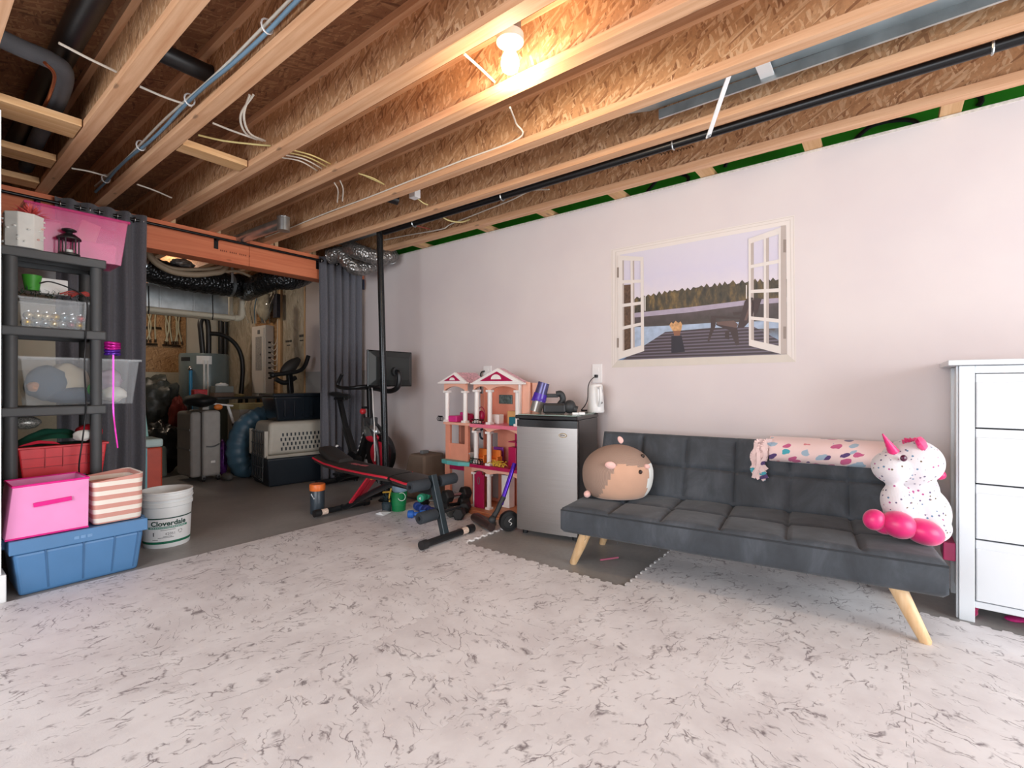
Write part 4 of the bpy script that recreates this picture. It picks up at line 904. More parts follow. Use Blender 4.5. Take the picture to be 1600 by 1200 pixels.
# ================================================================ window mural (flat printed sticker)
mu0 = xp(1100, 570, XW); mural = thing('window_mural', 'printed wall sticker of open white window onto misty lake dock', 'wall sticker', (XW, mu0.y, mu0.z))
def zq(z): return (930+z[0]/4.706, 320+z[1]/4.706)
def flat(name, pts, layer, mat):
    m = MB(); vs = [xp(*zq(p), XW-0.0008-0.0005*layer) for p in pts]; m.add(vs, [tuple(range(len(vs)))])
    o = m.build(name, mat, mural); return o
def grad(name, stops, za, zb):
    t = NT(name); s = t.n('ShaderNodeSeparateXYZ'); t.l(t.pos(), s.inputs[0]); mr = t.n('ShaderNodeMapRange'); mr.inputs[1].default_value = za; mr.inputs[2].default_value = zb
    t.l(s.outputs[2], mr.inputs[0]); f = t.math('ADD', mr.outputs[0], t.math('MULTIPLY', t.math('SUBTRACT', t.noise(t.pos(), 14, 3), 0.5), 0.18)); t.base(t.ramp(f, stops)); t.b.inputs['Roughness'].default_value = 0.55; return t.m
Z0 = xp(*zq((700, 1140)), XW).z; Z1 = xp(*zq((700, 280)), XW).z
pf = pm('print_frame', '#e2d9d3', 0.6, var=0.01); pf2 = pm('print_frame_line', '#cfc4bc', 0.6, var=0.01); pf3 = pm('print_sill', '#d3cabf', 0.6, var=0.02)
flat('printed_frame', [(113,330),(1465,75),(1477,1155),(120,1198)], 0, pf)
for q in (0.10, 0.45):
    o_ = [(113,330),(1465,75),(1477,1155),(120,1198)]; i_ = [(190,368),(1402,150),(1412,1098),(166,1142)]
    m1 = [(a[0]+(b[0]-a[0])*q, a[1]+(b[1]-a[1])*q) for a, b in zip(o_, i_)]; m2 = [(a[0]+(b[0]-a[0])*(q+0.06), a[1]+(b[1]-a[1])*(q+0.06)) for a, b in zip(o_, i_)]
    for k in range(4): flat('printed_frame_line', [m1[k], m1[(k+1) % 4], m2[(k+1) % 4], m2[k]], 1, pf2)
flat('printed_sill', [(166,1142),(1412,1098),(1477,1155),(120,1198)], 2, pf3)
flat('printed_sky', [(180,368),(1402,150),(1408,720),(168,830)], 2, grad('print_sky', [(0.35, '#e3d5c8'), (0.5, '#dcd2d6'), (0.75, '#cfc9da'), (1.0, '#d4ceda')], Z0, Z1))
random.seed(2); top = [(170,700),(285,690),(370,668),(450,658),(530,640),(620,622),(700,620),(760,600),(860,595),(990,572),(1060,572),(1120,560),(1250,560),(1345,540),(1408,545)]
jag = []
for (a, b) in zip(top[:-1], top[1:]):
    n = max(2, int((b[0]-a[0])/18))
    for k in range(n):
        x = a[0]+(b[0]-a[0])*k/n; jag.append((x, a[1]+(b[1]-a[1])*k/n+(-16 if k % 2 else 10)*random.uniform(0.3, 1.2)))
def forest():
    t = NT('print_forest'); p = t.pos(); f = t.noise(t.mapping(p, (1, 26, 11)), 1.0, 4, 0.6); t.base(t.ramp(f, [(0.32, '#2f2c27'), (0.5, '#4b4334'), (0.62, '#6d5a3a'), (0.75, '#8d744a')])); t.b.inputs['Roughness'].default_value = 0.55; return t.m
flat('printed_forest', jag+[(1408,545),(1408,705),(1100,722),(700,772),(168,822)], 3, forest())
flat('printed_lake', [(168,822),(700,772),(1100,722),(1408,700),(1410,1097),(168,1142)], 3, grad('print_lake', [(0.0, '#5f7fa6'), (0.14, '#8ea3bd'), (0.22, '#5b534f'), (0.34, '#463e3c'), (0.45, '#5c5154')], Z0, Z1))
flat('printed_mist', [(168,808),(700,752),(1100,703),(1408,680),(1408,716),(1100,738),(700,790),(168,840)], 4, pm('print_mist', '#a89dae', 0.6, var=0.08, scale=20))
flat('printed_bright_water', [(168,905),(500,890),(860,868),(1408,850),(1408,905),(850,925),(510,960),(300,1060),(168,1100)], 4, pm('print_water', '#a4b4ca', 0.6, var=0.14, scale=24))
def deckm():
    t = NT('print_deck'); p = t.pos(); w = t.n('ShaderNodeTexWave', bands_direction='Z'); w.inputs['Scale'].default_value = 14; w.inputs['Distortion'].default_value = 0.6; w.inputs['Detail'].default_value = 2; t.l(t.mapping(p, (1, 0.35, 1)), w.inputs['Vector'])
    t.base(t.ramp(w.outputs['Fac'], [(0.2, '#40363a'), (0.6, '#55494e'), (0.9, '#6a6270')])); t.b.inputs['Roughness'].default_value = 0.55; return t.m
flat('printed_deck', [(200,1141),(360,1035),(515,935),(850,905),(1170,898),(1345,992),(1408,1060),(1410,1098)], 5, deckm())
CHN = 0; pch = pm('print_chair', '#453838', 0.6, var=0.1); pch2 = pm('print_chair_slat', '#6b5550', 0.6)
for pts, mt in (([(852,815),(1095,828),(1095,842),(870,834)], pch), ([(850,815),(885,820),(885,890),(838,1005),(826,1000),(850,900)], pch), ([(885,870),(1045,905),(1060,1030),(1035,1035),(990,925),(890,885)], pch), ([(1010,790),(1085,785),(1085,800),(1020,815)], pch), ([(1045,905),(1100,710),(1130,680),(1225,690),(1190,800),(1090,905)], pch), ([(1095,850),(1140,720),(1155,720),(1115,850)], pch2), ([(890,862),(1020,850),(1050,880),(1040,905),(900,880)], pch2), ([(955,925),(985,925),(985,990),(955,985)], pch)):
    flat('printed_chair', pts, 6+0.25*CHN, mt); CHN += 1
flat('printed_planter', [(572,920),(630,920),(622,962),(580,962)], 6, pm('print_pot', '#8c5f48', 0.6))
flat('printed_planter_shadow', [(560,965),(635,962),(660,1080),(560,1090)], 6, pm('print_pot_shade', '#2d2a33', 0.6))
gr_ = [(545,885),(560,862),(575,875),(590,852),(610,868),(628,858),(640,880),(632,925),(570,928)]
flat('printed_grass', gr_, 7, pm('print_grass', '#c7996a', 0.6, var=0.25, scale=60))
pbar = pm('print_casement', '#ddd5cf', 0.6, var=0.02); pbd = pm('print_casement_edge', '#b7aaa3', 0.6, var=0.02)
flat('printed_reflection', [(200,590),(262,585),(262,1080),(205,1100)], 6, pm('print_reflection', '#5b4434', 0.6, var=0.4, scale=50))
def casement(Q, us, vs_, dark):
    def bil(u, v):
        a = (Q[0][0]+(Q[1][0]-Q[0][0])*u, Q[0][1]+(Q[1][1]-Q[0][1])*u); b = (Q[3][0]+(Q[2][0]-Q[3][0])*u, Q[3][1]+(Q[2][1]-Q[3][1])*u)
        return (a[0]+(b[0]-a[0])*v, a[1]+(b[1]-a[1])*v)
    for (a, b) in us: flat('printed_casement_bar', [bil(a, 0), bil(b, 0), bil(b, 1), bil(a, 1)], 8, pbar)
    for (a, b) in us[:-1]: flat('printed_casement_edge', [bil(b, 0.04), bil(b+dark, 0.04), bil(b+dark, 0.95), bil(b, 0.95)], 7, pbd)
    for (a, b) in vs_: flat('printed_casement_bar', [bil(0, a), bil(1, a), bil(1, b), bil(0, b)], 9, pbar)
casement([(165,372),(355,383),(360,1075),(168,1140)], [(0,0.18),(0.50,0.58),(0.88,1.0)], [(0,0.045),(0.24,0.272),(0.47,0.502),(0.69,0.722),(0.93,1)], 0.06)
casement([(1127,250),(1365,165),(1365,1097),(1130,1035)], [(0,0.07),(0.47,0.54),(0.93,1.0)], [(0,0.05),(0.25,0.28),(0.48,0.51),(0.725,0.755),(0.94,1)], 0.09)
flat('printed_casement_edge', [(1365,155),(1402,150),(1410,1096),(1365,1098)], 9, pbd)
for (a, b) in ((255, 350), (895, 985)): flat('printed_hinge', [(1383,a),(1404,a),(1404,b),(1383,b)], 10, pm('print_hinge', '#8d7f76', 0.5))
for (a, b) in ((460, 535), (980, 1050)): flat('printed_hinge', [(160,a),(174,a),(174,b),(160,b)], 10, pm('print_hinge', '#8d7f76', 0.5))
flat('printed_handle', [(1108,590),(1116,590),(1116,690),(1108,690)], 10, pf); flat('printed_handle', [(362,675),(370,675),(370,780),(362,780)], 10, pf)
# bits lying on the floor
tag(MB().tube([gp(938, 875, 0.016), gp(966, 871, 0.016)], 0.006, 8).build('pink_marker', pm('marker_pink', '#b05c74', 0.5), smooth=50), 'thin pink stick lying on bare floor below futon', 'stick')
tag(MB().tube(spline([gp(1517, 957, 0.02), gp(1521, 950, 0.03), gp(1516, 944, 0.06)], 4), [0.02, 0.024, 0.018, 0.016, 0.02, 0.018, 0.014, 0.013, 0.01], 10).build('pink_sock', M_hot, smooth=60), 'crumpled pink cloth scrap under the dresser front', 'cloth')
tag(MB().sph(gp(1588, 967, 0.012), (0.05, 0.03, 0.012), 14, 8, RM).build('magenta_wrapper', pm('wrapper', '#c22a76', 0.3)), 'flat magenta wrapper lying under the dresser drawers', 'wrapper')
m = MB(); c = Vector((3.02, -0.235, 0)); m.frustum((3.17, -0.234, 0.26), (0.16, 0.045), (3.17, -0.234, 0.345), (0.15, 0.045)); tag(m.build('gift_bag', pm('magenta_paper', '#b1265f', 0.4), bevel=0.004), 'magenta bag squeezed between futon end and dresser', 'bag')

# ================================================================ dollhouse
M_peach = pm('peach_plastic', '#e79a80', 0.4, var=0.04); M_peach2 = pm('light_peach_plastic', '#f0b49c', 0.4, var=0.03)
M_crim = pm('crimson_plastic', '#b01a50', 0.35, var=0.06); M_pinkp = pm('pink_plastic', '#ee7b93', 0.4, var=0.04); M_teal = pm('teal_plastic', '#5fb3b0', 0.4, var=0.04)
M_wcol = pm('white_column_plastic', '#f4eeea', 0.35, var=0.02); M_magt = pm('magenta_plastic', '#d8388a', 0.4); M_orng = pm('orange_plastic', '#f08538', 0.45, var=0.1)
XF, XBK = 3.12, 3.40
def V(px, py, x=XF): return xp(px, py, x)
def Yp(px, x=XF): return xp(px, 600, x).y
def Zp(py, px=760, x=XF): return xp(px, py, x).z
z_s3, z_s2, z_ev = Zp(663), Zp(727), Zp(598)
yl, ym, yr = Yp(695), Yp(737), Yp(812)
dh = thing('dollhouse', 'three storey pink and peach toy dollhouse with white columns and gabled roofs', 'dollhouse', (3.26, (yl+yr)/2, 0.013))
def dbox(name, a, b, mat, bevel=0.002, par=None): return MB().box(a, b).build(name, mat, par or dh, bevel=bevel)
# floors
dbox('ground_slab', (3.03, yr, 0.0135), (XBK, ym, 0.035), pm('tan_plastic', '#cf8a62', 0.45)); dbox('ground_slab', (3.12, ym, 0.0135), (XBK, yl-0.03, 0.035), M_peach)
m = MB(); poly = [(yr+0.02+(ym-yr-0.02)*k/14, 3.03-0.07*math.sin(math.pi*k/14)) for k in range(15)]
m.prism(poly, lambda a, b: Vector((b, a, 0.0135)), lambda a, b: Vector((b, a, 0.028))); m.build('front_step', pm('tan_plastic', '#cf8a62', 0.45), dh)
dbox('middle_slab', (3.09, yr, z_s2-0.028), (XBK, ym-0.001, z_s2), M_crim); dbox('upper_slab', (3.09, yr, z_s3-0.03), (XBK, ym-0.001, z_s3), M_pinkp); dbox('upper_slab', (3.10, ym, z_s3-0.022), (XBK, yl, z_s3), M_peach2)
# teal balcony
m = MB(); ya, yb = ym, Yp(686, 3.05); poly = [(ya, 3.36), (ya, 3.09), (ya+(yb-ya)*0.3, 3.05), (ya+(yb-ya)*0.7, 3.05), (yb, 3.08), (yb, 3.36)]
m.prism(poly, lambda a, b: Vector((b, a, z_s2-0.025)), lambda a, b: Vector((b, a, z_s2+0.01))); m.build('balcony', M_teal, dh, bevel=0.004)
# back and side panels with openings
def panel(y0, y1, z0, z1, hole, mat, x=XBK-0.012):
    m = MB(); h0, h1, k0, k1 = hole
    m.box((x, y0, z0), (x+0.01, y1, k0)).box((x, y0, k1), (x+0.01, y1, z1)).box((x, y0, k0), (x+0.01, h0, k1)).box((x, h1, k0), (x+0.01, y1, k1)); return m.build('back_panel', mat, dh)
panel(yr, ym-0.002, z_s3, z_ev, (Yp(767, XBK), Yp(752, XBK), z_s3+0.02, z_ev-0.1), M_peach)
panel(yr, ym-0.002, z_s2, z_s3-0.03, (Yp(779, XBK), Yp(766, XBK), z_s2+0.12, z_s3-0.10), M_peach)
panel(yr, ym-0.002, 0.035, z_s2-0.03, (Yp(780, XBK), Yp(766, XBK), 0.06, z_s2-0.10), M_peach)
for (z0, z1) in ((0.035, z_s2-0.028), (z_s2, z_s3-0.03), (z_s3, z_ev)):
    dbox('side_wall', (XBK-0.13, ym-0.012, z0), (XBK-0.012, ym-0.002, z1), M_peach); dbox('side_wall', (XBK-0.10, yr, z0), (XBK-0.012, yr+0.01, z1), M_peach2)
# ground floor left: garage
dbox('garage_wall', (3.12, Yp(703), 0.035), (3.15, Yp(695), z_s2-0.03), M_peach); dbox('garage_wall', (3.12, ym, 0.035), (3.15, Yp(725), z_s2-0.03), M_peach); dbox('garage_lintel', (3.115, Yp(725), z_s2-0.075), (3.14, Yp(703), z_s2-0.03), M_crim)
# middle left storey: posts and low panel
for a, b in ((702.5, 696), (731, 726)): dbox('post', (3.12, Yp(a), z_s2+0.01), (3.15, Yp(b), z_s3-0.022), M_peach)
dbox('low_panel', (3.125, Yp(726), z_s2+0.01), (3.14, Yp(702.5), Zp(698)), M_peach); dbox('post', (3.30, yl-0.03, z_s2), (XBK, yl, z_s3-0.02), M_peach)
# columns
def column(px, w, z0, z1, x=3.105):
    y0, y1 = Yp(px+w/2), Yp(px-w/2); c = (y0+y1)/2; r = (y1-y0)/2
    m = MB().cyl((x+r, c, z0), (x+r, c, z1), r*0.88, seg=16); o = m.build('column', M_wcol, dh, smooth=40)
    for a, b in ((z0, z0+0.02), (z1-0.02, z1)): MB().box((x-0.004, c-r*1.1, a), (x+2*r+0.004, c+r*1.1, b)).build('column_block', M_wcol, o, bevel=0.002)
for px in (697.5, 726): column(px, 6, z_s3, Zp(611))
for px in (744, 764.5, 808): column(px, 6.5, z_s3, Zp(609))
for px in (743, 763.5): column(px, 6.5, z_s2, Zp(674))
for px in (741.5, 763.5): column(px, 6, 0.035, Zp(740))
# arches
def arch(p0, p1, zt, zs, rise, x0=3.11, x1=3.14, mat=M_peach2):
    y0, y1 = Yp(p1), Yp(p0); n = 12; poly = [(y1, zt), (y0, zt), (y0, zs)] + [(y0+(y1-y0)*k/n, zs+rise*math.sin(math.pi*k/n)**0.7) for k in range(1, n)] + [(y1, zs)]
    MB().prism(poly, lambda a, b: Vector((x0, a, b)), lambda a, b: Vector((x1, a, b))).build('arch', mat, dh)
arch(695, 728.5, z_ev, Zp(612), 0.045); arch(741, 765, z_ev, Zp(611), 0.042); arch(765, 811, z_ev, Zp(611), 0.042)
arch(739.5, 764, z_s3-0.03, Zp(676), 0.04); arch(764, 812, z_s3-0.03, Zp(677), 0.045); arch(738, 764, z_s2-0.03, Zp(742), 0.03); arch(764, 812, z_s2-0.03, Zp(742), 0.03)
# gables and roofs
def gable(p0, p1, pa, zb, za, depth, inset):
    y0, y1, yA = Yp(p1), Yp(p0), Yp(pa); X0 = 3.085; tri = [(y0, zb), (y1, zb), (yA, za)]
    g = MB().prism(tri, lambda a, b: Vector((X0, a, b)), lambda a, b: Vector((X0+0.03, a, b))).build('gable', M_wcol, dh, bevel=0.002)
    cx, cz = sum(t[0] for t in tri)/3, sum(t[1] for t in tri)/3; t2 = [(cx+(a-cx)*inset, cz+(b-cz)*inset) for a, b in tri]
    MB().prism(t2, lambda a, b: Vector((X0-0.004, a, b)), lambda a, b: Vector((X0+0.001, a, b))).build('pediment', M_crim, g)
    w = (y1-y0)*0.10; n = 10; fan = [(cx+w*math.cos(math.pi*k/n), cz-0.012+w*0.75*math.sin(math.pi*k/n)) for k in range(n+1)]
    MB().prism(fan, lambda a, b: Vector((X0-0.007, a, b)), lambda a, b: Vector((X0-0.003, a, b))).build('fanlight', M_wcol, g)
    for ye in (y0, y1):
        m = MB(); a, b = Vector((X0+0.03, ye, zb)), Vector((X0+0.03, yA, za)); m.add([a, b, b+Vector((depth, 0, 0)), a+Vector((depth, 0, 0)), a-UP*0.008, b-UP*0.008, b+Vector((depth, 0, -0.008)), a+Vector((depth, 0, -0.008))], [(0,1,2,3),(7,6,5,4),(0,4,5,1),(1,5,6,2),(2,6,7,3),(3,7,4,0)]); m.build('roof_panel', pm('printed_roof', '#dba9b4', 0.5, var=0.35, scale=50), g)
    MB().box((X0-0.006, y0-0.01, zb-0.014), (X0+0.04, y1+0.01, zb)).build('cornice', M_wcol, g, bevel=0.002)
gable(690, 731, 714, z_ev+0.006, Zp(581), 0.26, 0.62); gable(741, 820, 781, z_ev, Zp(576), 0.06, 0.66)
dbox('side_wing', (3.14, Yp(829, 3.16), z_s3+0.02), (3.16, yr-0.002, z_ev+0.005), M_peach2); dbox('roof_edge', (3.10, yr-0.012, z_s3), (3.13, yr-0.002, z_ev), M_wcol)
# door
d = dbox('door', (3.095, Yp(758.5), 0.04), (3.11, Yp(744), Zp(742)), M_crim)
pts = [Vector((3.095, (Yp(744)+Yp(758.5))/2+0.035*math.cos(a), Zp(742)+0.028*math.sin(a))) for a in [math.pi*k/10 for k in range(11)]]
MB().add(pts+[p+Vector((0.014, 0, 0)) for p in pts], [tuple(range(11)), tuple(range(21, 10, -1))]+[(i, i+1, i+12, i+11) for i in range(10)]).build('door_head', M_crim, d)
cyd = (Yp(744)+Yp(758.5))/2; MB().tube([Vector((3.093, cyd+0.012*math.sin(a)*1.0, Zp(752)+0.03*math.cos(a))) for a in [2*math.pi*k/12 for k in range(12)]], 0.0025, 5, closed=True).build('door_ornament', M_grey, d)
# railings
def railing(p0, p1, z0, h, x=3.092):
    y0, y1 = Yp(p1), Yp(p0); m = MB().tube([(x, y0, z0+h), (x, y1, z0+h)], 0.003, 6).tube([(x, y0, z0+0.006), (x, y1, z0+0.006)], 0.003, 6)
    for k in range(5):
        c = Vector((x, y0+(y1-y0)*(k+0.5)/5, z0+h/2)); m.tube([c+Vector((0, h*0.4*math.cos(a), h*0.42*math.sin(a))) for a in [2*math.pi*i/10 for i in range(10)]], 0.0022, 5, closed=True)
    m.build('railing', M_blackm, dh)
railing(739, 760, z_s3, 0.04); railing(737.5, 758, z_s2+0.001, 0.05); railing(687, 694, z_s3, 0.05, 3.10)
# dollhouse furnishings
def toy(name, label, cat, mb, mat, **kw): return tag(mb.build(name, mat, **kw), label, cat, 'dollhouse furnishings')
def tb(px, py, w, h, d, x): p = V(px, py, x); return (p.x-d/2, p.y-w/2, p.z), (p.x+d/2, p.y+w/2, p.z+h)
def at_floor(px, z, x): return Vector((x, Yp(px, x), z))
p = at_floor(713, z_s3+0.001, 3.17); toy('toy_bed', 'bright pink toy bed on the upper balcony of dollhouse', 'toy', MB().box((3.12, p.y-0.05, p.z), (3.28, p.y+0.055, p.z+0.055)).box((3.27, p.y-0.05, p.z), (3.285, p.y+0.055, p.z+0.08)), M_magt, bevel=0.012)
p = at_floor(733, z_s3+0.001, 3.22); toy('toy_ottoman', 'round crimson toy ottoman beside pink toy bed', 'toy', MB().lathe([(0.03, 0), (0.045, 0.02), (0.045, 0.06), (0.03, 0.075)], 18, Matrix.Translation(p)), M_crim, smooth=40)
p = V(790, 624, XBK-0.02); toy('toy_television', 'grey toy television on upper peach wall of dollhouse', 'toy', MB().box((XBK-0.024, p.y-0.075, p.z-0.04), (XBK-0.0125, p.y+0.075, p.z+0.04)), pm('screen_print', '#5b6d6a', 0.3, var=0.5, scale=40), bevel=0.003)
p = at_floor(775, z_s3+0.001, 3.20); toy('toy_dresser', 'cream toy dresser with drawer lines behind the column', 'toy', MB().box((3.2, p.y-0.03, p.z), (3.27, p.y+0.05, p.z+0.08)), M_wcol, bevel=0.004)
p = at_floor(796, z_s3+0.001, 3.22); toy('toy_fireplace', 'tan toy fireplace with dark mouth under television', 'toy', MB().box((3.27, p.y-0.05, p.z), (3.33, p.y+0.06, p.z+0.11)).m(1).box((3.262, p.y-0.03, p.z+0.005), (3.269, p.y+0.03, p.z+0.06)), [pm('toy_tan', '#d2a368', 0.5), M_dark])
p = at_floor(804, z_s3+0.001, 3.16); toy('toy_crate', 'dark teal toy box at upper right of dollhouse', 'toy', MB().box((3.14, p.y-0.03, p.z), (3.2, p.y+0.045, p.z+0.07)), pm('toy_teal', '#1f6f7d', 0.5), bevel=0.004)
p = at_floor(752, z_s3+0.001, 3.2); toy('toy_swing_chair', 'pink egg chair with black hoop on upper storey', 'toy', MB().sph(p+UP*0.06, (0.03, 0.035, 0.05), 14, 10).lathe([(0.03, 0), (0.03, 0.008), (0.004, 0.012)], 14, Matrix.Translation(p)).tube([p+Vector((0.0, 0.042*math.cos(a), 0.07+0.07*math.sin(a))) for a in [math.pi*k/10 for k in range(11)]], 0.004, 6), M_crim, smooth=60)
p = at_floor(729, z_s2+0.011, 3.17); toy('toy_bathtub', 'white toy sink basin standing on the teal balcony', 'toy', MB().frustum((p.x, p.y-0.01, p.z), (0.05, 0.06), (p.x, p.y-0.01, p.z+0.075), (0.08, 0.115)).box((p.x+0.02, p.y-0.02, p.z+0.075), (p.x+0.035, p.y+0.02, p.z+0.11)), M_white, bevel=0.006)
for k, px in enumerate((752, 773)):
    p = at_floor(px, z_s2+0.001, 3.2); m = MB().box((p.x-0.03, p.y-0.045, p.z+0.02), (p.x+0.04, p.y+0.045, p.z+0.05)).box((p.x+0.02, p.y-0.045, p.z+0.02), (p.x+0.04, p.y+0.045, p.z+0.12)).box((p.x-0.03, p.y-0.055, p.z), (p.x+0.04, p.y-0.042, p.z+0.07)).box((p.x-0.03, p.y+0.042, p.z), (p.x+0.04, p.y+0.055, p.z+0.07))
    toy('toy_armchair', ('orange toy armchair behind the black railing', 'orange toy armchair beside purple toy panel')[k], 'toy', m, M_orng, bevel=0.006)
p = at_floor(779, z_s2+0.001, 3.3); toy('toy_headboard', 'purple toy headboard behind orange armchair', 'toy', MB().box((p.x, p.y-0.05, p.z), (p.x+0.015, p.y+0.06, p.z+0.135)), pm('toy_purple', '#8d3ea6', 0.4), bevel=0.006)
p = at_floor(797, z_s2+0.001, 3.2); toy('toy_cabinet', 'crimson toy shelf with red lamp on middle storey', 'toy', MB().box((p.x, p.y-0.06, p.z), (p.x+0.1, p.y+0.02, p.z+0.16)).box((p.x, p.y-0.06, p.z+0.2), (p.x+0.1, p.y+0.02, p.z+0.21)).box((p.x+0.09, p.y-0.06, p.z), (p.x+0.1, p.y+0.02, p.z+0.3)), M_crim, bevel=0.003)
p = V(754, 678, XBK-0.02); toy('toy_wreath', 'dark round toy wreath on peach back wall', 'toy', MB().tube([p+Vector((0.0, 0.034*math.cos(a), 0.045*math.sin(a))) for a in [2*math.pi*k/16 for k in range(16)]], 0.010, 6, closed=True), pm('toy_slate', '#3f4f5c', 0.5, var=0.3, scale=60), smooth=60)
random.seed(8); m = MB()
for k in range(26):
    a = at_floor(779+random.uniform(-9, 9), z_s2+0.004, 3.115); q = a+Vector((random.uniform(-0.03, 0.02), random.uniform(-0.06, 0.06), random.uniform(0.01, 0.05))); m.tube(spline([a, (a+q)/2+Vector((0, 0, 0.02)), q], 4), 0.003, 4)
toy('doll_hair', 'tangled yellow doll hair on middle floor edge', 'toy', m, pm('doll_yellow', '#d9b23c', 0.6, var=0.3, scale=60))
p = at_floor(789, 0.036, 3.25); toy('toy_refrigerator', 'white toy kitchen cabinet on ground floor of dollhouse', 'toy', MB().box((p.x, p.y-0.045, p.z), (p.x+0.08, p.y+0.04, p.z+0.28)), M_wcol, bevel=0.005)

# ================================================================ stick vacuum wand, wheel, boxes beside it
wd = gp(748, 822, 0.013); wand = thing('vacuum_wand', 'violet vacuum wand with black floor head leaning on fridge', 'vacuum', wd)
a, b = gp(772, 812, 0.05), yp(806, 722, gp(772, 812, 0.05).y-0.02); b = cf(804, 724, 3.62)
a = cf(771, 808, 3.5); j1 = cf(783, 788, 3.53)
MB().tube([j1, b], 0.016, 14).build('tube', pm('violet_tube', '#5a2ec0', 0.22, 0.5), wand, smooth=40)
MB().tube([a, a.lerp(j1, 0.5), j1.lerp(b, 0.18)], [0.021, 0.018, 0.019], 14).build('neck', M_dark, wand, smooth=40)
MB().sph(cf(769, 812, 3.46), 0.028, 14, 10).build('swivel', M_dark, wand, smooth=179)
h0, h1 = gp(741, 808, 0.045), gp(768, 824, 0.045)
MB().tube([h0, h1], [0.032, 0.032], 16).build('roller_housing', pm('smoky_brown', '#3b2c2a', 0.3), wand, smooth=40); MB().beam(gp(743, 804, 0.03)+UP*0, gp(772, 819, 0.03), 0.05, 0.03).build('head_body', M_grey, wand, bevel=0.008)
wh = gp(795, 832, 0.001); roll = thing('ab_roller', 'black ab roller wheel with grey hub beside fridge', 'exercise wheel', wh)
wc = wh+UP*0.078+VD*0.03; axd = (RD*0.35-VD*0.93).normalized(); m = MB()
prof = [(0.05, -0.022), (0.072, -0.02), (0.077, -0.01), (0.077, 0.01), (0.072, 0.02), (0.05, 0.022)]; MR = Matrix.Translation(wc) @ axd.to_track_quat('Z', 'Y').to_matrix().to_4x4()
m.lathe(prof, 26, MR); m.build('tyre', M_black, roll, smooth=40); MB().lathe([(0.052, -0.024), (0.048, 0.026), (0.02, 0.03)], 20, MR).build('hub', M_dark, roll, smooth=40); MB().lathe([(0.012, -0.16), (0.016, -0.05), (0.012, 0.0)], 14, MR).build('grip', M_grey, roll, smooth=40)
m = MB(); pts = []
for k in range(9): pts.append(wc+axd*0.032+Vector(MR.to_3x3() @ Vector((0.012*math.sin(k*0.9), 0.03*(k/8-0.5)*1.6, 0))))
m.tube(pts, 0.003, 5); m.build('hub_mark', M_white, roll)
# brown covered box behind the bench
c = xp(668, 715, 3.25); tag(MB().frustum((3.2, c.y, 0.013), (0.30, 0.34), (3.22, c.y-0.02, Zp(709, 670, 3.2)), (0.26, 0.22)).build('storage_ottoman', pm('taupe_fabric', '#6c5b4e', 0.9, var=0.08, bump=0.2), bevel=0.02), 'taupe fabric box beside the dollhouse base', 'box')
tag(MB().box((-0.05, -0.02, 0), (0.03, 0.02, 0.03), TR(Vector((3.2, c.y-0.02, Zp(709, 670, 3.2)+0.0005)))).build('phone_charger', M_grey, bevel=0.004), 'small grey gadget on taupe fabric box', 'gadget')

# ================================================================ weight bench
M_vin = pm('black_vinyl', '#2a2725', 0.45, var=0.06, bump=0.1); M_redt = pm('red_trim', '#c22338', 0.45); M_foamr = pm('black_foam', '#2c3238', 0.85, bump=0.2, bscale=200); M_stl = pm('bench_steel', '#191c1f', 0.35, 0.2)
bx = 2.375; bench = thing('weight_bench', 'black and red folding weight bench with foam rollers', 'weight bench', (bx, 3.05, 0.013))
def padslab(name, secs, mats, trim=True):
    """secs: list of (y, ztop, halfwidth, thick) along the bench"""
    m = MB(); vs = []; n = 12
    for y, zt, hw, th in secs:
        for k in range(n):
            a = 2*math.pi*k/n; cx = math.copysign(abs(math.cos(a))**0.45, math.cos(a))*hw; cz = math.copysign(abs(math.sin(a))**0.45, math.sin(a))*th/2; vs.append((bx+cx, y, zt-th/2+cz))
    L = len(secs); fs = [(i*n+k, i*n+(k+1) % n, (i+1)*n+(k+1) % n, (i+1)*n+k) for i in range(L-1) for k in range(n)]+[tuple(range(n))[::-1], tuple((L-1)*n+k for k in range(n))]
    m.add(vs, fs); o = m.build(name, M_vin, bench, smooth=60)
    if trim:
        for s in (-1, 1):
            MB().tube([(bx+s*(hw+0.001), y, zt-0.02) for y, zt, hw, th in secs], 0.0085, 6).build('red_piping', M_redt, o, smooth=60)
    return o
padslab('back_pad', [(2.91, 0.425, 0.12, 0.05), (2.93, 0.43, 0.13, 0.06), (3.2, 0.43, 0.135, 0.06), (3.5, 0.435, 0.135, 0.06), (3.75, 0.45, 0.13, 0.06), (3.92, 0.475, 0.12, 0.06), (3.95, 0.477, 0.11, 0.05)], None)
padslab('head_pad', [(3.62, 0.47, 0.07, 0.05), (3.75, 0.50, 0.085, 0.07), (3.88, 0.545, 0.08, 0.07), (3.93, 0.55, 0.07, 0.05)], None, False)
padslab('seat_pad', [(2.585, 0.408, 0.115, 0.05), (2.60, 0.412, 0.13, 0.06), (2.7, 0.415, 0.14, 0.06), (2.86, 0.425, 0.125, 0.06), (2.88, 0.425, 0.115, 0.05)], None)
m = MB()
for k in range(14):
    if k % 5 == 4: continue
    y = 3.62-0.022*k; m.box((bx-0.02, y, 0.4345), (bx+0.02, y+0.013, 0.4375+0.001*(y > 3.5)))
m.build('brand_mark', pm('faded_red_print', '#9a4a4f', 0.6), bench)
MB().beam((bx, 2.52, 0.335), (bx, 3.1, 0.35), 0.045, 0.05).build('seat_rail', M_stl, bench, bevel=0.004); MB().beam((bx, 2.95, 0.355), (bx, 3.85, 0.40), 0.04, 0.04).build('back_rail', M_stl, bench, bevel=0.004)
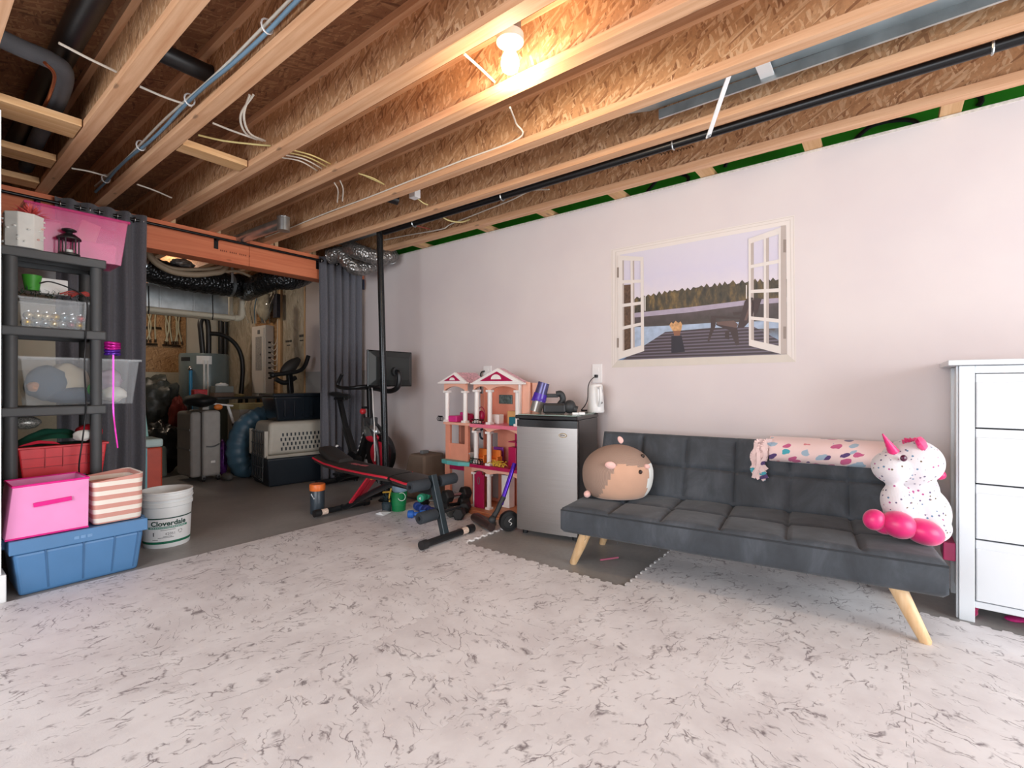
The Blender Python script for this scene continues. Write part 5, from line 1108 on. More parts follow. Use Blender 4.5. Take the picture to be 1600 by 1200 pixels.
MB().tube(spline([(bx, 2.98, 0.35), (bx, 3.25, 0.235), (bx, 3.5, 0.12), (bx, 3.62, 0.06), (bx, 3.68, 0.05)], 5), 0.024, 12).build('rear_leg', M_stl, bench, smooth=50)
MB().beam((bx+0.03, 3.22, 0.39), (bx+0.03, 3.50, 0.12), 0.014, 0.05, (1, 0, 0)).beam((bx-0.03, 3.22, 0.39), (bx-0.03, 3.50, 0.12), 0.014, 0.05, (1, 0, 0)).build('ladder_strut', M_redt, bench, bevel=0.003)
MB().cyl((bx-0.055, 3.20, 0.375), (bx+0.055, 3.20, 0.375), 0.028).build('adjust_knob', M_orng, bench, smooth=40)
MB().beam((bx-0.01, 2.42, 0.04), (bx-0.01, 2.55, 0.455), 0.05, 0.042, (0, 1, 0)).build('front_leg', pm('bench_steel_blue', '#2b363c', 0.35, 0.2), bench, bevel=0.004)
for y, x0, x1 in ((2.405, 2.13, 2.63), (3.68, 2.12, 2.64)):
    f = MB().cyl((x0+0.04, y, 0.044), (x1-0.04, y, 0.044), 0.024).build('foot_bar', M_stl, bench, smooth=40)
    for a, b in ((x0, x0+0.05), (x1-0.05, x1)): MB().cyl((a, y, 0.044), (b, y, 0.044), 0.030).build('end_cap', M_black, f, smooth=40)
    xx = x1-0.12 if y < 3 else x0+0.06
    MB().tube([(xx, y, 0.044), (xx+0.055, y, 0.044)], 0.0246, 16, caps=False).build('sticker', pm('sticker_paper', '#e4cdbb', 0.5, var=0.25, scale=90), f, smooth=60)
for y, z, xa in ((2.55, 0.40, 0.215), (2.47, 0.20, 0.205)):
    f = MB().cyl((bx-xa+0.02, y, z), (bx+xa-0.02, y, z), 0.012).build('roller_bar', M_stl, bench, smooth=40)
    for s in ((-1, 1) if z > 0.3 else (-1,)):
        MB().tube([(bx+s*0.055, y, z), (bx+s*0.06, y, z), (bx+s*(xa-0.005), y, z), (bx+s*xa, y, z)], [0.036, 0.04, 0.04, 0.036], 18).build('foam_roller', M_foamr, f, smooth=50)
        MB().cyl((bx+s*xa, y, z), (bx+s*(xa+0.006), y, z), 0.014).build('roller_cap', M_stl, f, smooth=40)

# ================================================================ steel pole
pole = thing('steel_post', 'tall black round post running up to the joists', 'post', (2.88, 3.74, 0))
MB().tube([(2.885, 3.74, 0.0), (2.85, 3.80, 2.60), (2.84, 3.82, ZS)], [0.03, 0.03, 0.03], 18).build('tube', pm('post_black', '#26282a', 0.25, 0.5), pole, smooth=40); MB().lathe([(0.075, 0), (0.075, 0.008), (0.035, 0.012), (0.035, 0.03)], 20, Matrix.Translation((2.885, 3.74, 0))).build('base_plate', M_blackm, pole, smooth=30)

# ================================================================ exercise bike
M_bike = pm('bike_black', '#17181a', 0.35, 0.15)
bk = thing('exercise_bike', 'black spin bike with large tablet screen and red details', 'exercise bike', (3.03, 4.35, 0))
X = 3.03
for y in (3.88, 4.78):
    s = MB().cyl((X-0.25, y, 0.045), (X+0.25, y, 0.045), 0.03).build('stabiliser', M_bike, bk, smooth=40)
    for x in (X-0.23, X+0.23): MB().cyl((x, y, 0.0), (x, y, 0.03), 0.022).build('levelling_foot', M_black, s, smooth=40)
MB().tube(spline([(X, 3.88, 0.05), (X, 4.0, 0.13), (X, 4.3, 0.17), (X, 4.6, 0.12), (X, 4.78, 0.05)], 5), 0.035, 12).build('base_rail', M_bike, bk, smooth=50)
m = MB().beam((X, 4.42, 0.20), (X, 4.17, 0.72), 0.06, 0.075, (1, 0, 0)); m.build('down_tube', M_bike, bk, bevel=0.01)
m = MB().beam((X, 4.40, 0.22), (X, 4.62, 0.62), 0.055, 0.07, (1, 0, 0)); m.build('seat_tube', M_bike, bk, bevel=0.01)
for s in (-1, 1): MB().tube(spline([(X+s*0.05, 4.18, 0.70), (X+s*0.055, 4.06, 0.60), (X+s*0.055, 4.0, 0.42), (X+s*0.05, 3.98, 0.12)], 6), [0.02]*19, 10).build('fork', pm('fork_grey', '#55585a', 0.3, 0.6), bk, smooth=50)
fw = MB(); R90 = Matrix.Rotation(math.pi/2, 4, 'Y'); fw.lathe([(0.03, -0.02), (0.17, -0.02), (0.2, -0.03), (0.205, 0), (0.2, 0.03), (0.17, 0.02), (0.03, 0.02)], 36, Matrix.Translation((X, 4.02, 0.40)) @ R90); fl_ = fw.build('flywheel', pm('flywheel_steel', '#3a3a3c', 0.25, 0.8), bk, smooth=40)
MB().lathe([(0.09, -0.035), (0.125, -0.033), (0.125, 0.033), (0.09, 0.035)], 30, Matrix.Translation((X, 4.02, 0.40)) @ R90).build('flywheel_disc', M_redt, fl_, smooth=40)
MB().sph((X-0.03, 4.14, 0.62), (0.05, 0.11, 0.075), 18, 12).build('shroud', M_galv, bk, smooth=179)
MB().sph((X-0.02, 4.12, 0.56), (0.052, 0.10, 0.05), 18, 12).build('brake_cover', M_redt, bk, smooth=179)
MB().lathe([(0.03, -0.03), (0.1, -0.028), (0.1, 0.028), (0.03, 0.03)], 28, Matrix.Translation((X-0.05, 4.40, 0.30)) @ R90).build('crank_cover', M_bike, bk, smooth=40)
MB().beam((X-0.10, 4.40, 0.30), (X-0.10, 4.50, 0.17), 0.018, 0.03, (1, 0, 0)).build('crank', M_bike, bk, bevel=0.004); MB().beam((X+0.10, 4.40, 0.30), (X+0.10, 4.30, 0.43), 0.018, 0.03, (1, 0, 0)).build('crank', M_bike, bk, bevel=0.004)
MB().box((X-0.20, 4.45, 0.15), (X-0.11, 4.56, 0.175)).build('pedal', M_bike, bk, bevel=0.005); MB().box((X+0.11, 4.24, 0.42), (X+0.2, 4.35, 0.445)).build('pedal', M_bike, bk, bevel=0.005)
MB().beam((X, 4.18, 0.66), (X, 4.20, 1.06), 0.045, 0.06, (1, 0, 0)).build('handlebar_post', M_bike, bk, bevel=0.006)
MB().box((X-0.045, 4.12, 0.66), (X+0.045, 4.24, 0.76)).build('head_block', pm('bike_grey', '#3a3b3d', 0.4), bk, bevel=0.012)
MB().tube([(X, 4.27, 0.72), (X, 4.31, 0.80)], [0.012, 0.012], 10).build('resistance_stem', M_bike, bk, smooth=40); MB().sph((X, 4.315, 0.815), 0.034, 14, 10).build('resistance_knob', pm('red_knob', '#d8343c', 0.3), bk, smooth=179)
MB().tube([(X-0.09, 4.2, 0.86), (X+0.03, 4.2, 0.86)], 0.012, 10).build('clamp_lever', M_bike, bk, smooth=40)
hb_ = MB()
for s in (-1, 1): hb_.tube(spline([(X, 4.13, 1.075), (X+s*0.12, 4.14, 1.075), (X+s*0.20, 4.25, 1.06), (X+s*0.21, 4.42, 1.065), (X+s*0.20, 4.46, 1.10), (X+s*0.19, 4.40, 1.20)], 6), 0.019, 10)
hb_.tube([(X-0.21, 4.42, 1.065), (X-0.14, 4.45, 1.055), (X, 4.46, 1.055), (X+0.14, 4.45, 1.055), (X+0.21, 4.42, 1.065)], 0.017, 10); hb_.build('handlebar', M_bike, bk, smooth=60)
p0, p1 = 2.765, 3.30; tz0, tz1 = 1.075, 1.425
scr = MB(); scr.box((p0, 3.865, tz0), (p1, 3.885, tz1)).build('screen', pm('screen_black', '#0d0e10', 0.1), bk, bevel=0.005)
m = MB().frustum((0, 0, 0), (0.52, 0.335), (0, 0, 0.035), (0.40, 0.22), TR(((p0+p1)/2, 3.864, (tz0+tz1)/2), math.pi/2, 0, 0)); m.build('screen_back', pm('screen_back_plastic', '#2c3030', 0.45), bk, bevel=0.006)
MB().tube(spline([(X+0.02, 3.80, 1.22), (X+0.02, 3.76, 1.20), (X+0.02, 3.77, 1.08), (X+0.01, 3.88, 1.03), (X, 4.06, 1.05), (X, 4.16, 1.06)], 5), 0.025, 12).build('screen_arm', M_bike, bk, smooth=50); MB().cyl((X+0.02, 3.835, 1.22), (X+0.02, 3.795, 1.22), 0.045).build('arm_plate', M_dark, bk, smooth=40)
MB().beam((X, 4.60, 0.58), (X, 4.74, 0.93), 0.04, 0.05, (1, 0, 0)).build('seat_post', pm('post_dark', '#202124', 0.3, 0.4), bk, bevel=0.006); MB().beam((X, 4.62, 0.94), (X, 4.82, 0.94), 0.05, 0.03).build('seat_slider', M_bike, bk, bevel=0.004)
sd = MB(); secs = [(4.56, 0.02, 0.985), (4.62, 0.03, 0.99), (4.70, 0.045, 0.992), (4.77, 0.08, 1.0), (4.83, 0.085, 1.01), (4.85, 0.06, 1.01)]; n = 12; vs = []
for y, hw, z in secs:
    for k in range(n): a = 2*math.pi*k/n; vs.append((X+hw*math.cos(a), y, z-0.02+0.025*math.sin(a)))
sd.add(vs, [(i*n+k, i*n+(k+1) % n, (i+1)*n+(k+1) % n, (i+1)*n+k) for i in range(len(secs)-1) for k in range(n)]+[tuple(range(n)), tuple(5*n+k for k in range(n))]); sd.build('saddle', M_black, bk, smooth=60)
m = MB()
for k in range(7): q = Vector((X-0.032, 4.40-0.022*k, 0.31+0.0455*k)); m.beam(q, q+Vector((0, -0.010, 0.021)), 0.004, 0.016, (1, 0, 0))
m.build('frame_lettering', M_white, bk)
MB().tube(spline([(X-0.06, 4.08, 1.06), (X-0.11, 4.0, 1.0), (X-0.14, 3.95, 0.85), (X-0.12, 3.96, 0.7), (X-0.15, 3.92, 0.55), (X-0.12, 3.95, 0.42), (X-0.16, 3.9, 0.36)], 6), 0.006, 6).build('white_cable', M_white, bk, smooth=60)
# cycling shoe on the near pedal
sh = thing('cycling_shoe', 'black cycling shoe with white trim clipped to bike pedal', 'shoe', (X-0.155, 4.52, 0.18)); sp_ = MB()
secs = [(-0.13, 0.028, 0.02), (-0.11, 0.034, 0.045), (-0.04, 0.038, 0.06), (0.04, 0.036, 0.09), (0.10, 0.034, 0.10), (0.13, 0.022, 0.085)]; n = 14; vs = []; SM = TR(Vector((X-0.155, 4.50, 0.30)), 0.95, 0, 0.15)
for y, hw, h in secs:
    for k in range(n): a = 2*math.pi*k/n; vs.append(SM @ Vector((hw*math.cos(a), y, h/2+h/2*math.sin(a))))
sp_.add(vs, [(i*n+k, i*n+(k+1) % n, (i+1)*n+(k+1) % n, (i+1)*n+k) for i in range(5) for k in range(n)]+[tuple(range(n)), tuple(5*n+k for k in range(n))]); sp_.build('upper', pm('shoe_navy', '#171a26', 0.5), sh, smooth=60)
for y in (-0.05, 0.0, 0.05): MB().tube([SM @ Vector((-0.041, y+0.02, 0.02)), SM @ Vector((-0.03, y, 0.075)), SM @ Vector((0.0, y-0.01, 0.095))], 0.006, 6).build('strap', M_white, sh, smooth=60)
MB().sph(SM @ Vector((0, 0.132, 0.05)), (0.02, 0.02, 0.03), 12, 8).build('heel_cup', M_white, sh, smooth=179)

# ================================================================ small weights and toys on the mat
def hexdumb(name, label, loc, rz, r, hl, L, mats, num=None, rx=0.0, group=None, seg=6):
    t = thing(name, label, 'dumbbell', loc, rz, group); t.rotation_euler = (rx, 0, rz)
    h = r*math.cos(math.pi/6) if seg == 6 else r
    MB().tube([(-L/2-hl*0.5, 0, h), (L/2+hl*0.5, 0, h)], 0.016, 12).build('handle', mats[1], t, smooth=40, local=True)
    for s in (-1, 1):
        prof = [(r*0.82, 0), (r, hl*0.15), (r, hl*0.85), (r*0.82, hl)]
        o = MB().lathe(prof, seg, Matrix.Translation((s*L/2 if s > 0 else -L/2-hl, 0, h)) @ Matrix.Rotation(math.pi/2, 4, 'Y') @ Rz(math.pi/6 if seg == 6 else 0)).build('head', mats[0], t, smooth=30 if seg > 6 else 0, bevel=0.004, local=True)
        if num:
            me = text_mesh(num, r*0.85, 0.002); xx = L/2+hl+0.0015 if s > 0 else -L/2-hl-0.0015
            for v in me.vertices: v.co = Vector((xx, v.co.x*s, h-r*0.28+v.co.y))
            me.materials.clear(); me.materials.append(mats[2]); n_ = bpy.data.objects.new('weight_number', me); COL.objects.link(n_); n_.parent = o
    return t
M_neo_b = pm('blue_neoprene', '#2663b8', 0.6); M_neo_db = pm('deep_blue_neoprene', '#22408a', 0.6); M_neo_g = pm('green_neoprene', '#2f9c7a', 0.6); M_rub = pm('black_rubber', '#1a1a1b', 0.6)
ZM = 0.013
D1 = hexdumb('dumbbell', 'bright blue neoprene dumbbell lying in front of green bucket', gp(651, 809, ZM), math.radians(-48), 0.031, 0.05, 0.045, (M_neo_b, M_neo_b, M_white), '3', seg=16)
hexdumb('dumbbell', 'deep blue dumbbell standing between bright blue and green ones', gp(656, 803, ZM)+Vector((0.05, 0.06, 0)), math.radians(70), 0.035, 0.05, 0.05, (M_neo_db, M_neo_db, M_white), '5', seg=16)
hexdumb('dumbbell', 'navy dumbbell half hidden by the bench front leg', gp(671, 805, ZM), math.radians(75), 0.038, 0.055, 0.05, (pm('navy_neoprene', '#222b6b', 0.6), M_neo_db, M_white), '8', seg=16)
g_ = hexdumb('dumbbell', 'green neoprene dumbbell lying on top of blue dumbbells', gp(664, 800, ZM)+Vector((0.08, 0.10, 0.066)), math.radians(20), 0.036, 0.05, 0.05, (M_neo_g, M_neo_g, M_white), '4', seg=16)
hexdumb('dumbbell', 'black rubber hex dumbbell marked 10 behind bench leg', gp(680, 792, ZM)+Vector((0.04, 0.05, 0)), math.radians(-65), 0.05, 0.075, 0.11, (M_rub, M_chrome, M_white), '10')
hexdumb('dumbbell', 'black hex dumbbell lying nearest the vacuum head', gp(722, 806, ZM), math.radians(30), 0.052, 0.08, 0.12, (M_rub, M_chrome, M_white))
hexdumb('dumbbell', 'black hex dumbbell against the dollhouse garage', gp(708, 798, ZM), math.radians(-20), 0.06, 0.085, 0.12, (M_rub, M_blackm, M_white))
hexdumb('dumbbell', 'black hex dumbbell resting across two others', gp(716, 799, ZM)+Vector((0.0, 0.02, 0.093)), math.radians(-8), 0.056, 0.08, 0.11, (M_rub, M_chrome, M_white))
hexdumb('dumbbell', 'grey-black hex dumbbell with chrome handle behind lower roller', gp(700, 803, ZM), math.radians(62), 0.046, 0.07, 0.11, (pm('worn_rubber', '#3a3a38', 0.7), M_chrome, M_white))
# bucket of toys
bp_ = gp(623, 797, ZM); bu = thing('toy_bucket', 'green toy bucket holding a pale blue bucket', 'bucket', bp_)
MB().lathe([(0.058, 0), (0.062, 0.05), (0.064, 0.052), (0.066, 0.11), (0.068, 0.112), (0.072, 0.165), (0.067, 0.165), (0.055, 0.01)], 24, Matrix.Translation(bp_), cap1=False).build('pail', pm('green_pail', '#147a45', 0.35), bu, smooth=40)
MB().tube([bp_+RD*0.04-VD*0.06+UP*0.13+RD*0.032*math.cos(a)+UP*0.034*math.sin(a)-VD*0.006 for a in [2*math.pi*k/18 for k in range(18)]], 0.0022, 5, closed=True).build('handle', M_white, bu, smooth=60)
b2_ = thing('small_pail', 'pale blue pail nested inside the green toy bucket', 'bucket', bp_+UP*0.12)
MB().lathe([(0.05, 0.03), (0.066, 0.052), (0.07, 0.095), (0.066, 0.096), (0.05, 0.055)], 24, Matrix.Translation(bp_+UP*0.12) @ Matrix.Rotation(0.15, 4, 'Y'), cap1=False).build('pail', pm('blue_pail', '#8fa9bd', 0.3), b2_, smooth=40)
rk = thing('toy_rake', 'yellow toy rake hooked over the bucket rim', 'toy', bp_)
MB().tube(spline([bp_-RD*0.066-VD*0.05+UP*0.05, bp_-RD*0.07-VD*0.045+UP*0.13, bp_-RD*0.06-VD*0.02+UP*0.19], 5), 0.007, 8).build('handle', pm('toy_yellow', '#dcae3a', 0.5), rk, smooth=60); MB().beam(bp_-RD*0.055-VD*0.03+UP*0.165, bp_-RD*0.13-VD*0.03+UP*0.16, 0.025, 0.012).build('head', pm('toy_yellow', '#dcae3a', 0.5), rk, bevel=0.003)
vb = gp(604, 799, ZM); vz = thing('artificial_plant', 'small dark speckled plant pot beside green bucket', 'plant', vb)
MB().lathe([(0.035, 0), (0.042, 0.07), (0.03, 0.085)], 20, Matrix.Translation(vb)).build('pot', pm('slate_pot', '#2d3a40', 0.5, var=0.3, scale=60), vz, smooth=40)
random.seed(3); m = MB()
for k in range(60):
    th = random.uniform(0, 6.28); ph = random.uniform(0.1, 1.4); d = Vector((math.cos(th)*math.cos(ph), math.sin(th)*math.cos(ph), math.sin(ph))); q = vb+UP*0.085; e = q+d*random.uniform(0.05, 0.085); s = d.cross(UP).normalized()*0.012 if abs(d.z) < 0.98 else Vector((0.012, 0, 0))
    m.add([q, (q+e)/2+s, e, (q+e)/2-s], [(0, 1, 2, 3)])
o = m.build('foliage', pm('dark_leaf', '#39474a', 0.6, var=0.5, scale=60), vz); o['kind'] = 'stuff'
tag(MB().add([gp(586, 803, 0.014), gp(600, 806, 0.014), gp(612, 800, 0.022), gp(600, 797, 0.03), gp(594, 800, 0.04)], [(0,1,4),(1,2,4),(2,3,4),(3,0,4),(0,3,2,1)]).build('paper_scrap', M_white), 'crumpled white paper scrap on mat edge', 'paper')
# black bottle with orange lid
bo = gp(496, 802, 0); bt2 = thing('foam_canister', 'dark canister with bright orange lid beside bench foot', 'canister', bo)
MB().lathe([(0.054, 0), (0.058, 0.01), (0.058, 0.195), (0.055, 0.20)], 28, Matrix.Translation(bo)).build('body', pm('canister_slate', '#39434c', 0.35, var=0.12, scale=40), bt2, smooth=40); MB().lathe([(0.062, 0.198), (0.064, 0.205), (0.064, 0.245), (0.060, 0.252), (0.0, 0.253)], 28, Matrix.Translation(bo), cap1=False).build('lid', pm('orange_lid', '#ee7a35', 0.4), bt2, smooth=40)
for k in range(5): MB().box((-0.003, -0.001, 0), (0.003, 0.001, 0.012), TR(bo-VD*0.0585+RD*(-0.03+0.006*k)+VD*abs(-0.03+0.006*k)*0.25+UP*(0.165-0.008*k), rz=-YAW)).build('label_mark', M_white, bt2)

# ================================================================ left corner: tote, bins, bucket
M_blue = pm('blue_tote', '#4f7fae', 0.42, var=0.04, scale=6)
tt = thing('storage_tote', 'large blue plastic storage tote under fabric bins', 'tote', (0.66, 3.70, 0))
TYF = 3.50
def tote(parent, cx, cy, z0, wb_, db_, wt, dt, h, mat, ribs, rim=0.03, wall=0.006, lipd=0.07):
    m = MB(); n = 1
    m.frustum((cx, cy, z0), (wb_, db_), (cx, cy, z0+h-lipd), (wt-0.03, dt-0.03)); m.build('tub', mat, parent, bevel=0.018, bseg=3)
    m = MB(); a, b = (wt, dt), (wt-2*0.02, dt-2*0.02)
    for (x0, y0, x1, y1) in ((-a[0]/2, -a[1]/2, a[0]/2, -b[1]/2), (-a[0]/2, b[1]/2, a[0]/2, a[1]/2), (-a[0]/2, -b[1]/2, -b[0]/2, b[1]/2), (b[0]/2, -b[1]/2, a[0]/2, b[1]/2)): m.box((cx+x0, cy+y0, z0+h-lipd), (cx+x1, cy+y1, z0+h))
    m.build('rim', mat, parent, bevel=0.004)
    MB().box((cx-a[0]/2+0.012, cy-a[1]/2+0.012, z0+h-0.016), (cx+a[0]/2-0.012, cy+a[1]/2-0.012, z0+h-0.004)).build('lid', mat, parent)
    for f in ribs:
        xb = cx+(f-0.5)*wb_; xt = cx+(f-0.5)*(wt-0.03); MB().beam((xb, cy-db_/2-0.0, z0+0.02), (xt, cy-(dt-0.03)/2-0.0, z0+h-lipd), 0.008, 0.006, (0, 1, 0)).build('rib', pm('blue_tote_groove', '#3d6893', 0.5), parent)
tote(tt, 0.662, 3.70, 0.0, 0.50, 0.33, 0.58, 0.40, 0.298, M_blue, (0.22, 0.5, 0.75, 0.95))
for s in (-1, 1): MB().box((0.662+s*0.285, 3.63, 0.235), (0.662+s*0.31, 3.77, 0.29)).build('handle', M_blue, tt, bevel=0.006)
m = MB()
for k in range(3): m.box((0.66-0.04+0.028*k, 3.4985, 0.252), (0.66-0.04+0.028*k+0.02, 3.4998, 0.268))
m.build('embossed_badge', pm('blue_tote_badge', '#6c97c2', 0.4), tt)
M_pinkf = pm('pink_fabric', '#f19bd0', 0.8, var=0.06, scale=5, bump=0.15, bscale=30); M_hotf = pm('hot_pink_trim', '#e8188c', 0.7)
pb = thing('fabric_bin', 'pink fabric storage cube with hot pink handle on tote', 'storage bin', (0.53, 3.68, 0.299)); cx, cy = 0.525, 3.685
m = MB(); o_ = 0.155; vs = [(cx-0.165, cy-0.155, 0.300), (cx+0.16, cy-0.155, 0.300), (cx+0.16, cy+0.155, 0.300), (cx-0.165, cy+0.155, 0.300), (cx-0.135, cy-0.14, 0.568), (cx+0.165, cy-0.145, 0.575), (cx+0.165, cy+0.15, 0.57), (cx-0.135, cy+0.145, 0.565)]
inn = [(cx-0.128, cy-0.133, 0.567), (cx+0.158, cy-0.138, 0.574), (cx+0.158, cy+0.143, 0.569), (cx-0.128, cy+0.138, 0.564), (cx-0.12, cy-0.13, 0.45), (cx+0.15, cy-0.13, 0.45), (cx+0.15, cy+0.13, 0.45), (cx-0.12, cy+0.13, 0.45)]
m.add(vs+inn, [(0,3,2,1),(0,1,5,4),(1,2,6,5),(2,3,7,6),(3,0,4,7),(4,5,9,8),(5,6,10,9),(6,7,11,10),(7,4,8,11),(8,9,13,12),(9,10,14,13),(10,11,15,14),(11,8,12,15),(12,13,14,15)]); m.build('body', M_pinkf, pb, bevel=0.006)
ring = [Vector(v) for v in vs[4:]]; MB().tube(ring, 0.006, 6, closed=True).build('rim_binding', M_hotf, pb); MB().tube([Vector(vs[0])+Vector((0, -0.001, 0.004)), Vector(vs[1])+Vector((0, -0.001, 0.004))], 0.005, 6).build('base_binding', M_hotf, pb)
MB().beam((cx-0.06, cy-0.1555, 0.465), (cx+0.09, cy-0.155, 0.475), 0.022, 0.008, (0, 1, 0)).build('handle', M_hotf, pb)
def stripes():
    t = NT('striped_canvas'); s = t.n('ShaderNodeSeparateXYZ'); t.l(t.pos(), s.inputs[0]); w = t.math('FRACT', t.math('MULTIPLY', s.outputs[2], 19.5)); t.base(t.mix(t.math('GREATER_THAN', w, 0.5), '#efe6da', '#d3998c')); t.b.inputs['Roughness'].default_value = 0.9; t.bump(t.noise(t.pos(), 300, 2), 0.2, 0.002); return t.m
M_strp = stripes(); sb = thing('striped_basket', 'cream and dusty pink striped canvas basket on tote', 'basket', (0.83, 3.69, 0.299)); cx, cy = 0.825, 3.69
def rrect(w, d, r, n=5):
    out = []
    for sx, sy, a0 in ((1, 1, 0), (-1, 1, 90), (-1, -1, 180), (1, -1, 270)):
        for k in range(n+1): a = math.radians(a0+90*k/n); out.append((sx*(w/2-r)+r*math.cos(a), sy*(d/2-r)+r*math.sin(a)))
    return out
m = MB(); L = []; zs = [0.300, 0.32, 0.40, 0.48, 0.555, 0.556, 0.50, 0.44]; ws = [0.225, 0.232, 0.238, 0.236, 0.242, 0.23, 0.22, 0.21]
for z, w in zip(zs, ws): L.append([(cx+a+0.004*noise.noise((a*9, z*8, 1)), cy+b+0.006*noise.noise((b*9, z*9, 2)), z+(0.014*(a/0.12) if z > 0.5 else 0)) for a, b in rrect(w, w+0.06, 0.035)])
n = len(L[0]); m.add([p for l in L for p in l], [(i*n+k, i*n+(k+1) % n, (i+1)*n+(k+1) % n, (i+1)*n+k) for i in range(len(L)-1) for k in range(n)]+[tuple(range(n))[::-1], tuple((len(L)-1)*n+k for k in range(n))]); m.build('body', M_strp, sb, smooth=50)
for sx in (-1, 1): MB().tube(arc((cx+sx*0.124, cy-0.02, 0.54), 0.03, 200, 340, 8, 'yz'), 0.006, 6).build('rope_handle', M_cream, sb, smooth=60)
# paint bucket
bc_ = Vector((1.182, 3.945, 0)); pbk = thing('paint_bucket', 'white paint pail with green banded label on concrete', 'bucket', bc_); TBk = Matrix.Translation(bc_)
M_pail = pm('pail_white', '#e6ebeb', 0.35, var=0.02)
MB().lathe([(0.130, 0), (0.134, 0.01), (0.145, 0.27), (0.152, 0.275), (0.152, 0.30), (0.148, 0.302), (0.148, 0.318), (0.153, 0.32), (0.153, 0.345), (0.150, 0.347), (0.150, 0.362), (0.154, 0.366), (0.152, 0.374), (0.142, 0.374), (0.138, 0.30), (0.130, 0.05)], 44, TBk, cap1=False).build('pail', M_pail, pbk, smooth=40)
MB().lathe([(0.136, 0.30), (0.001, 0.305)], 30, TBk, cap0=False).build('contents', pm('dried_paint', '#b9b4ac', 0.6, var=0.2, scale=12), pbk)
def rad(z): return 0.134+(0.145-0.134)*z/0.27
th0 = math.atan2(-bc_.y, -bc_.x)
def wrap(x, z, lift=0.0008): r = rad(z)+lift; a = th0+x/r; return bc_+Vector((r*math.cos(a), r*math.sin(a), z))
def band(name, x0, x1, z0, z1, mat, lift): m = MB(); n = 24; m.add([wrap(x0+(x1-x0)*k/n, z0, lift) for k in range(n+1)]+[wrap(x0+(x1-x0)*k/n, z1, lift) for k in range(n+1)], [(i, i+1, n+2+i, n+1+i) for i in range(n)]); return m.build(name, mat, pbk)
M_pgrn = pm('label_green', '#0d6b4d', 0.5, var=0.02); M_pdk = pm('label_dark', '#12453b', 0.5, var=0.02); M_lab = pm('label_white', '#e9eced', 0.5, var=0.01)
band('label', -0.19, 0.19, 0.035, 0.205, M_lab, 0.0006); band('label_band', -0.19, 0.19, 0.030, 0.046, M_pgrn, 0.0012); band('label_band', -0.19, 0.19, 0.196, 0.204, M_pdk, 0.0012)
band('name_band', -0.11, 0.13, 0.132, 0.146, pm('label_teal', '#2c8a76', 0.5), 0.0012)
text_on('lettering', 'Cloverdale', 0.050, M_pdk, lambda x, y: wrap(0.012+x*0.95, 0.152+y*0.9, 0.0016), pbk, 0.0016)
text_on('lettering', '42051', 0.024, M_grey, lambda x, y: wrap(0.02+x, 0.088+y, 0.0016), pbk)
for k in range(20): band('band_print', -0.10+0.0108*k, -0.10+0.0108*k+0.007, 0.1365, 0.1415, M_lab, 0.0017)
for x0, x1, z in ((-0.035, 0.05, 0.121), (-0.02, 0.03, 0.077), (-0.05, 0.04, 0.070), (-0.082, -0.05, 0.058)): band('fine_print', x0, x1, z, z+0.003, M_grey, 0.0016)
band('fine_print', -0.08, -0.072, 0.085, 0.11, M_grey, 0.0016)
for k in range(3):
    a = 2.09*k; m = MB(); c0 = (0.078, 0.103); pts = [(c0[0]+0.012*math.cos(a+0.5*j), c0[1]+0.012*math.sin(a+0.5*j)) for j in range(4)]; m.tube([wrap(x, z, 0.0018) for x, z in pts], 0.0013, 4); m.build('recycling_arrow', M_dark, pbk)
MB().tube([wrap(-0.2+0.4*k/16, 0.335-0.012*math.sin(math.pi*k/16), 0.012) for k in range(17)], 0.003, 6).build('bail_handle', M_white, pbk, smooth=60)

# ================================================================ plastic shelving unit
M_shelf = pm('shelf_plastic', '#4c4f51', 0.55, var=0.05, bump=0.1, bscale=90)
su = thing('shelving_unit', 'dark grey five tier plastic shelving unit', 'shelf', (0.62, 4.14, 0)); SX0, SX1, SY0, SY1 = 0.385, 0.855, 3.945, 4.315
levels = (0.06, 0.52, 0.965, 1.435, 1.89)
for z in levels:
    t = MB(); t.box((SX0, SY0, z-0.055), (SX1, SY0+0.02, z)).box((SX0, SY1-0.02, z-0.055), (SX1, SY1, z)).box((SX0, SY0+0.02, z-0.055), (SX0+0.02, SY1-0.02, z)).box((SX1-0.02, SY0+0.02, z-0.055), (SX1, SY1-0.02, z)); sh_ = t.build('tier', M_shelf, su, bevel=0.008)
    MB().box((SX0+0.018, SY0+0.018, z-0.012), (SX1-0.018, SY1-0.018, z-0.001)).build('deck', M_shelf, sh_)
    for k in range(2): MB().box((SX0+0.02, SY0+0.12+0.13*k, z-0.035), (SX1-0.02, SY0+0.13+0.13*k, z-0.012)).build('rib', M_shelf, sh_)
for a, b in zip((0.0,)+levels[:-1], levels):
    lo = a if a == 0 else a; hi = b-0.055
    for x in (SX0+0.045, SX1-0.045):
        for y in (SY0+0.04, SY1-0.04):
            if hi > lo+0.02: MB().cyl((x, y, lo), (x, y, hi), 0.030, seg=18).build('post', M_shelf, su, smooth=40)
ZL = [z+0.0015 for z in levels]
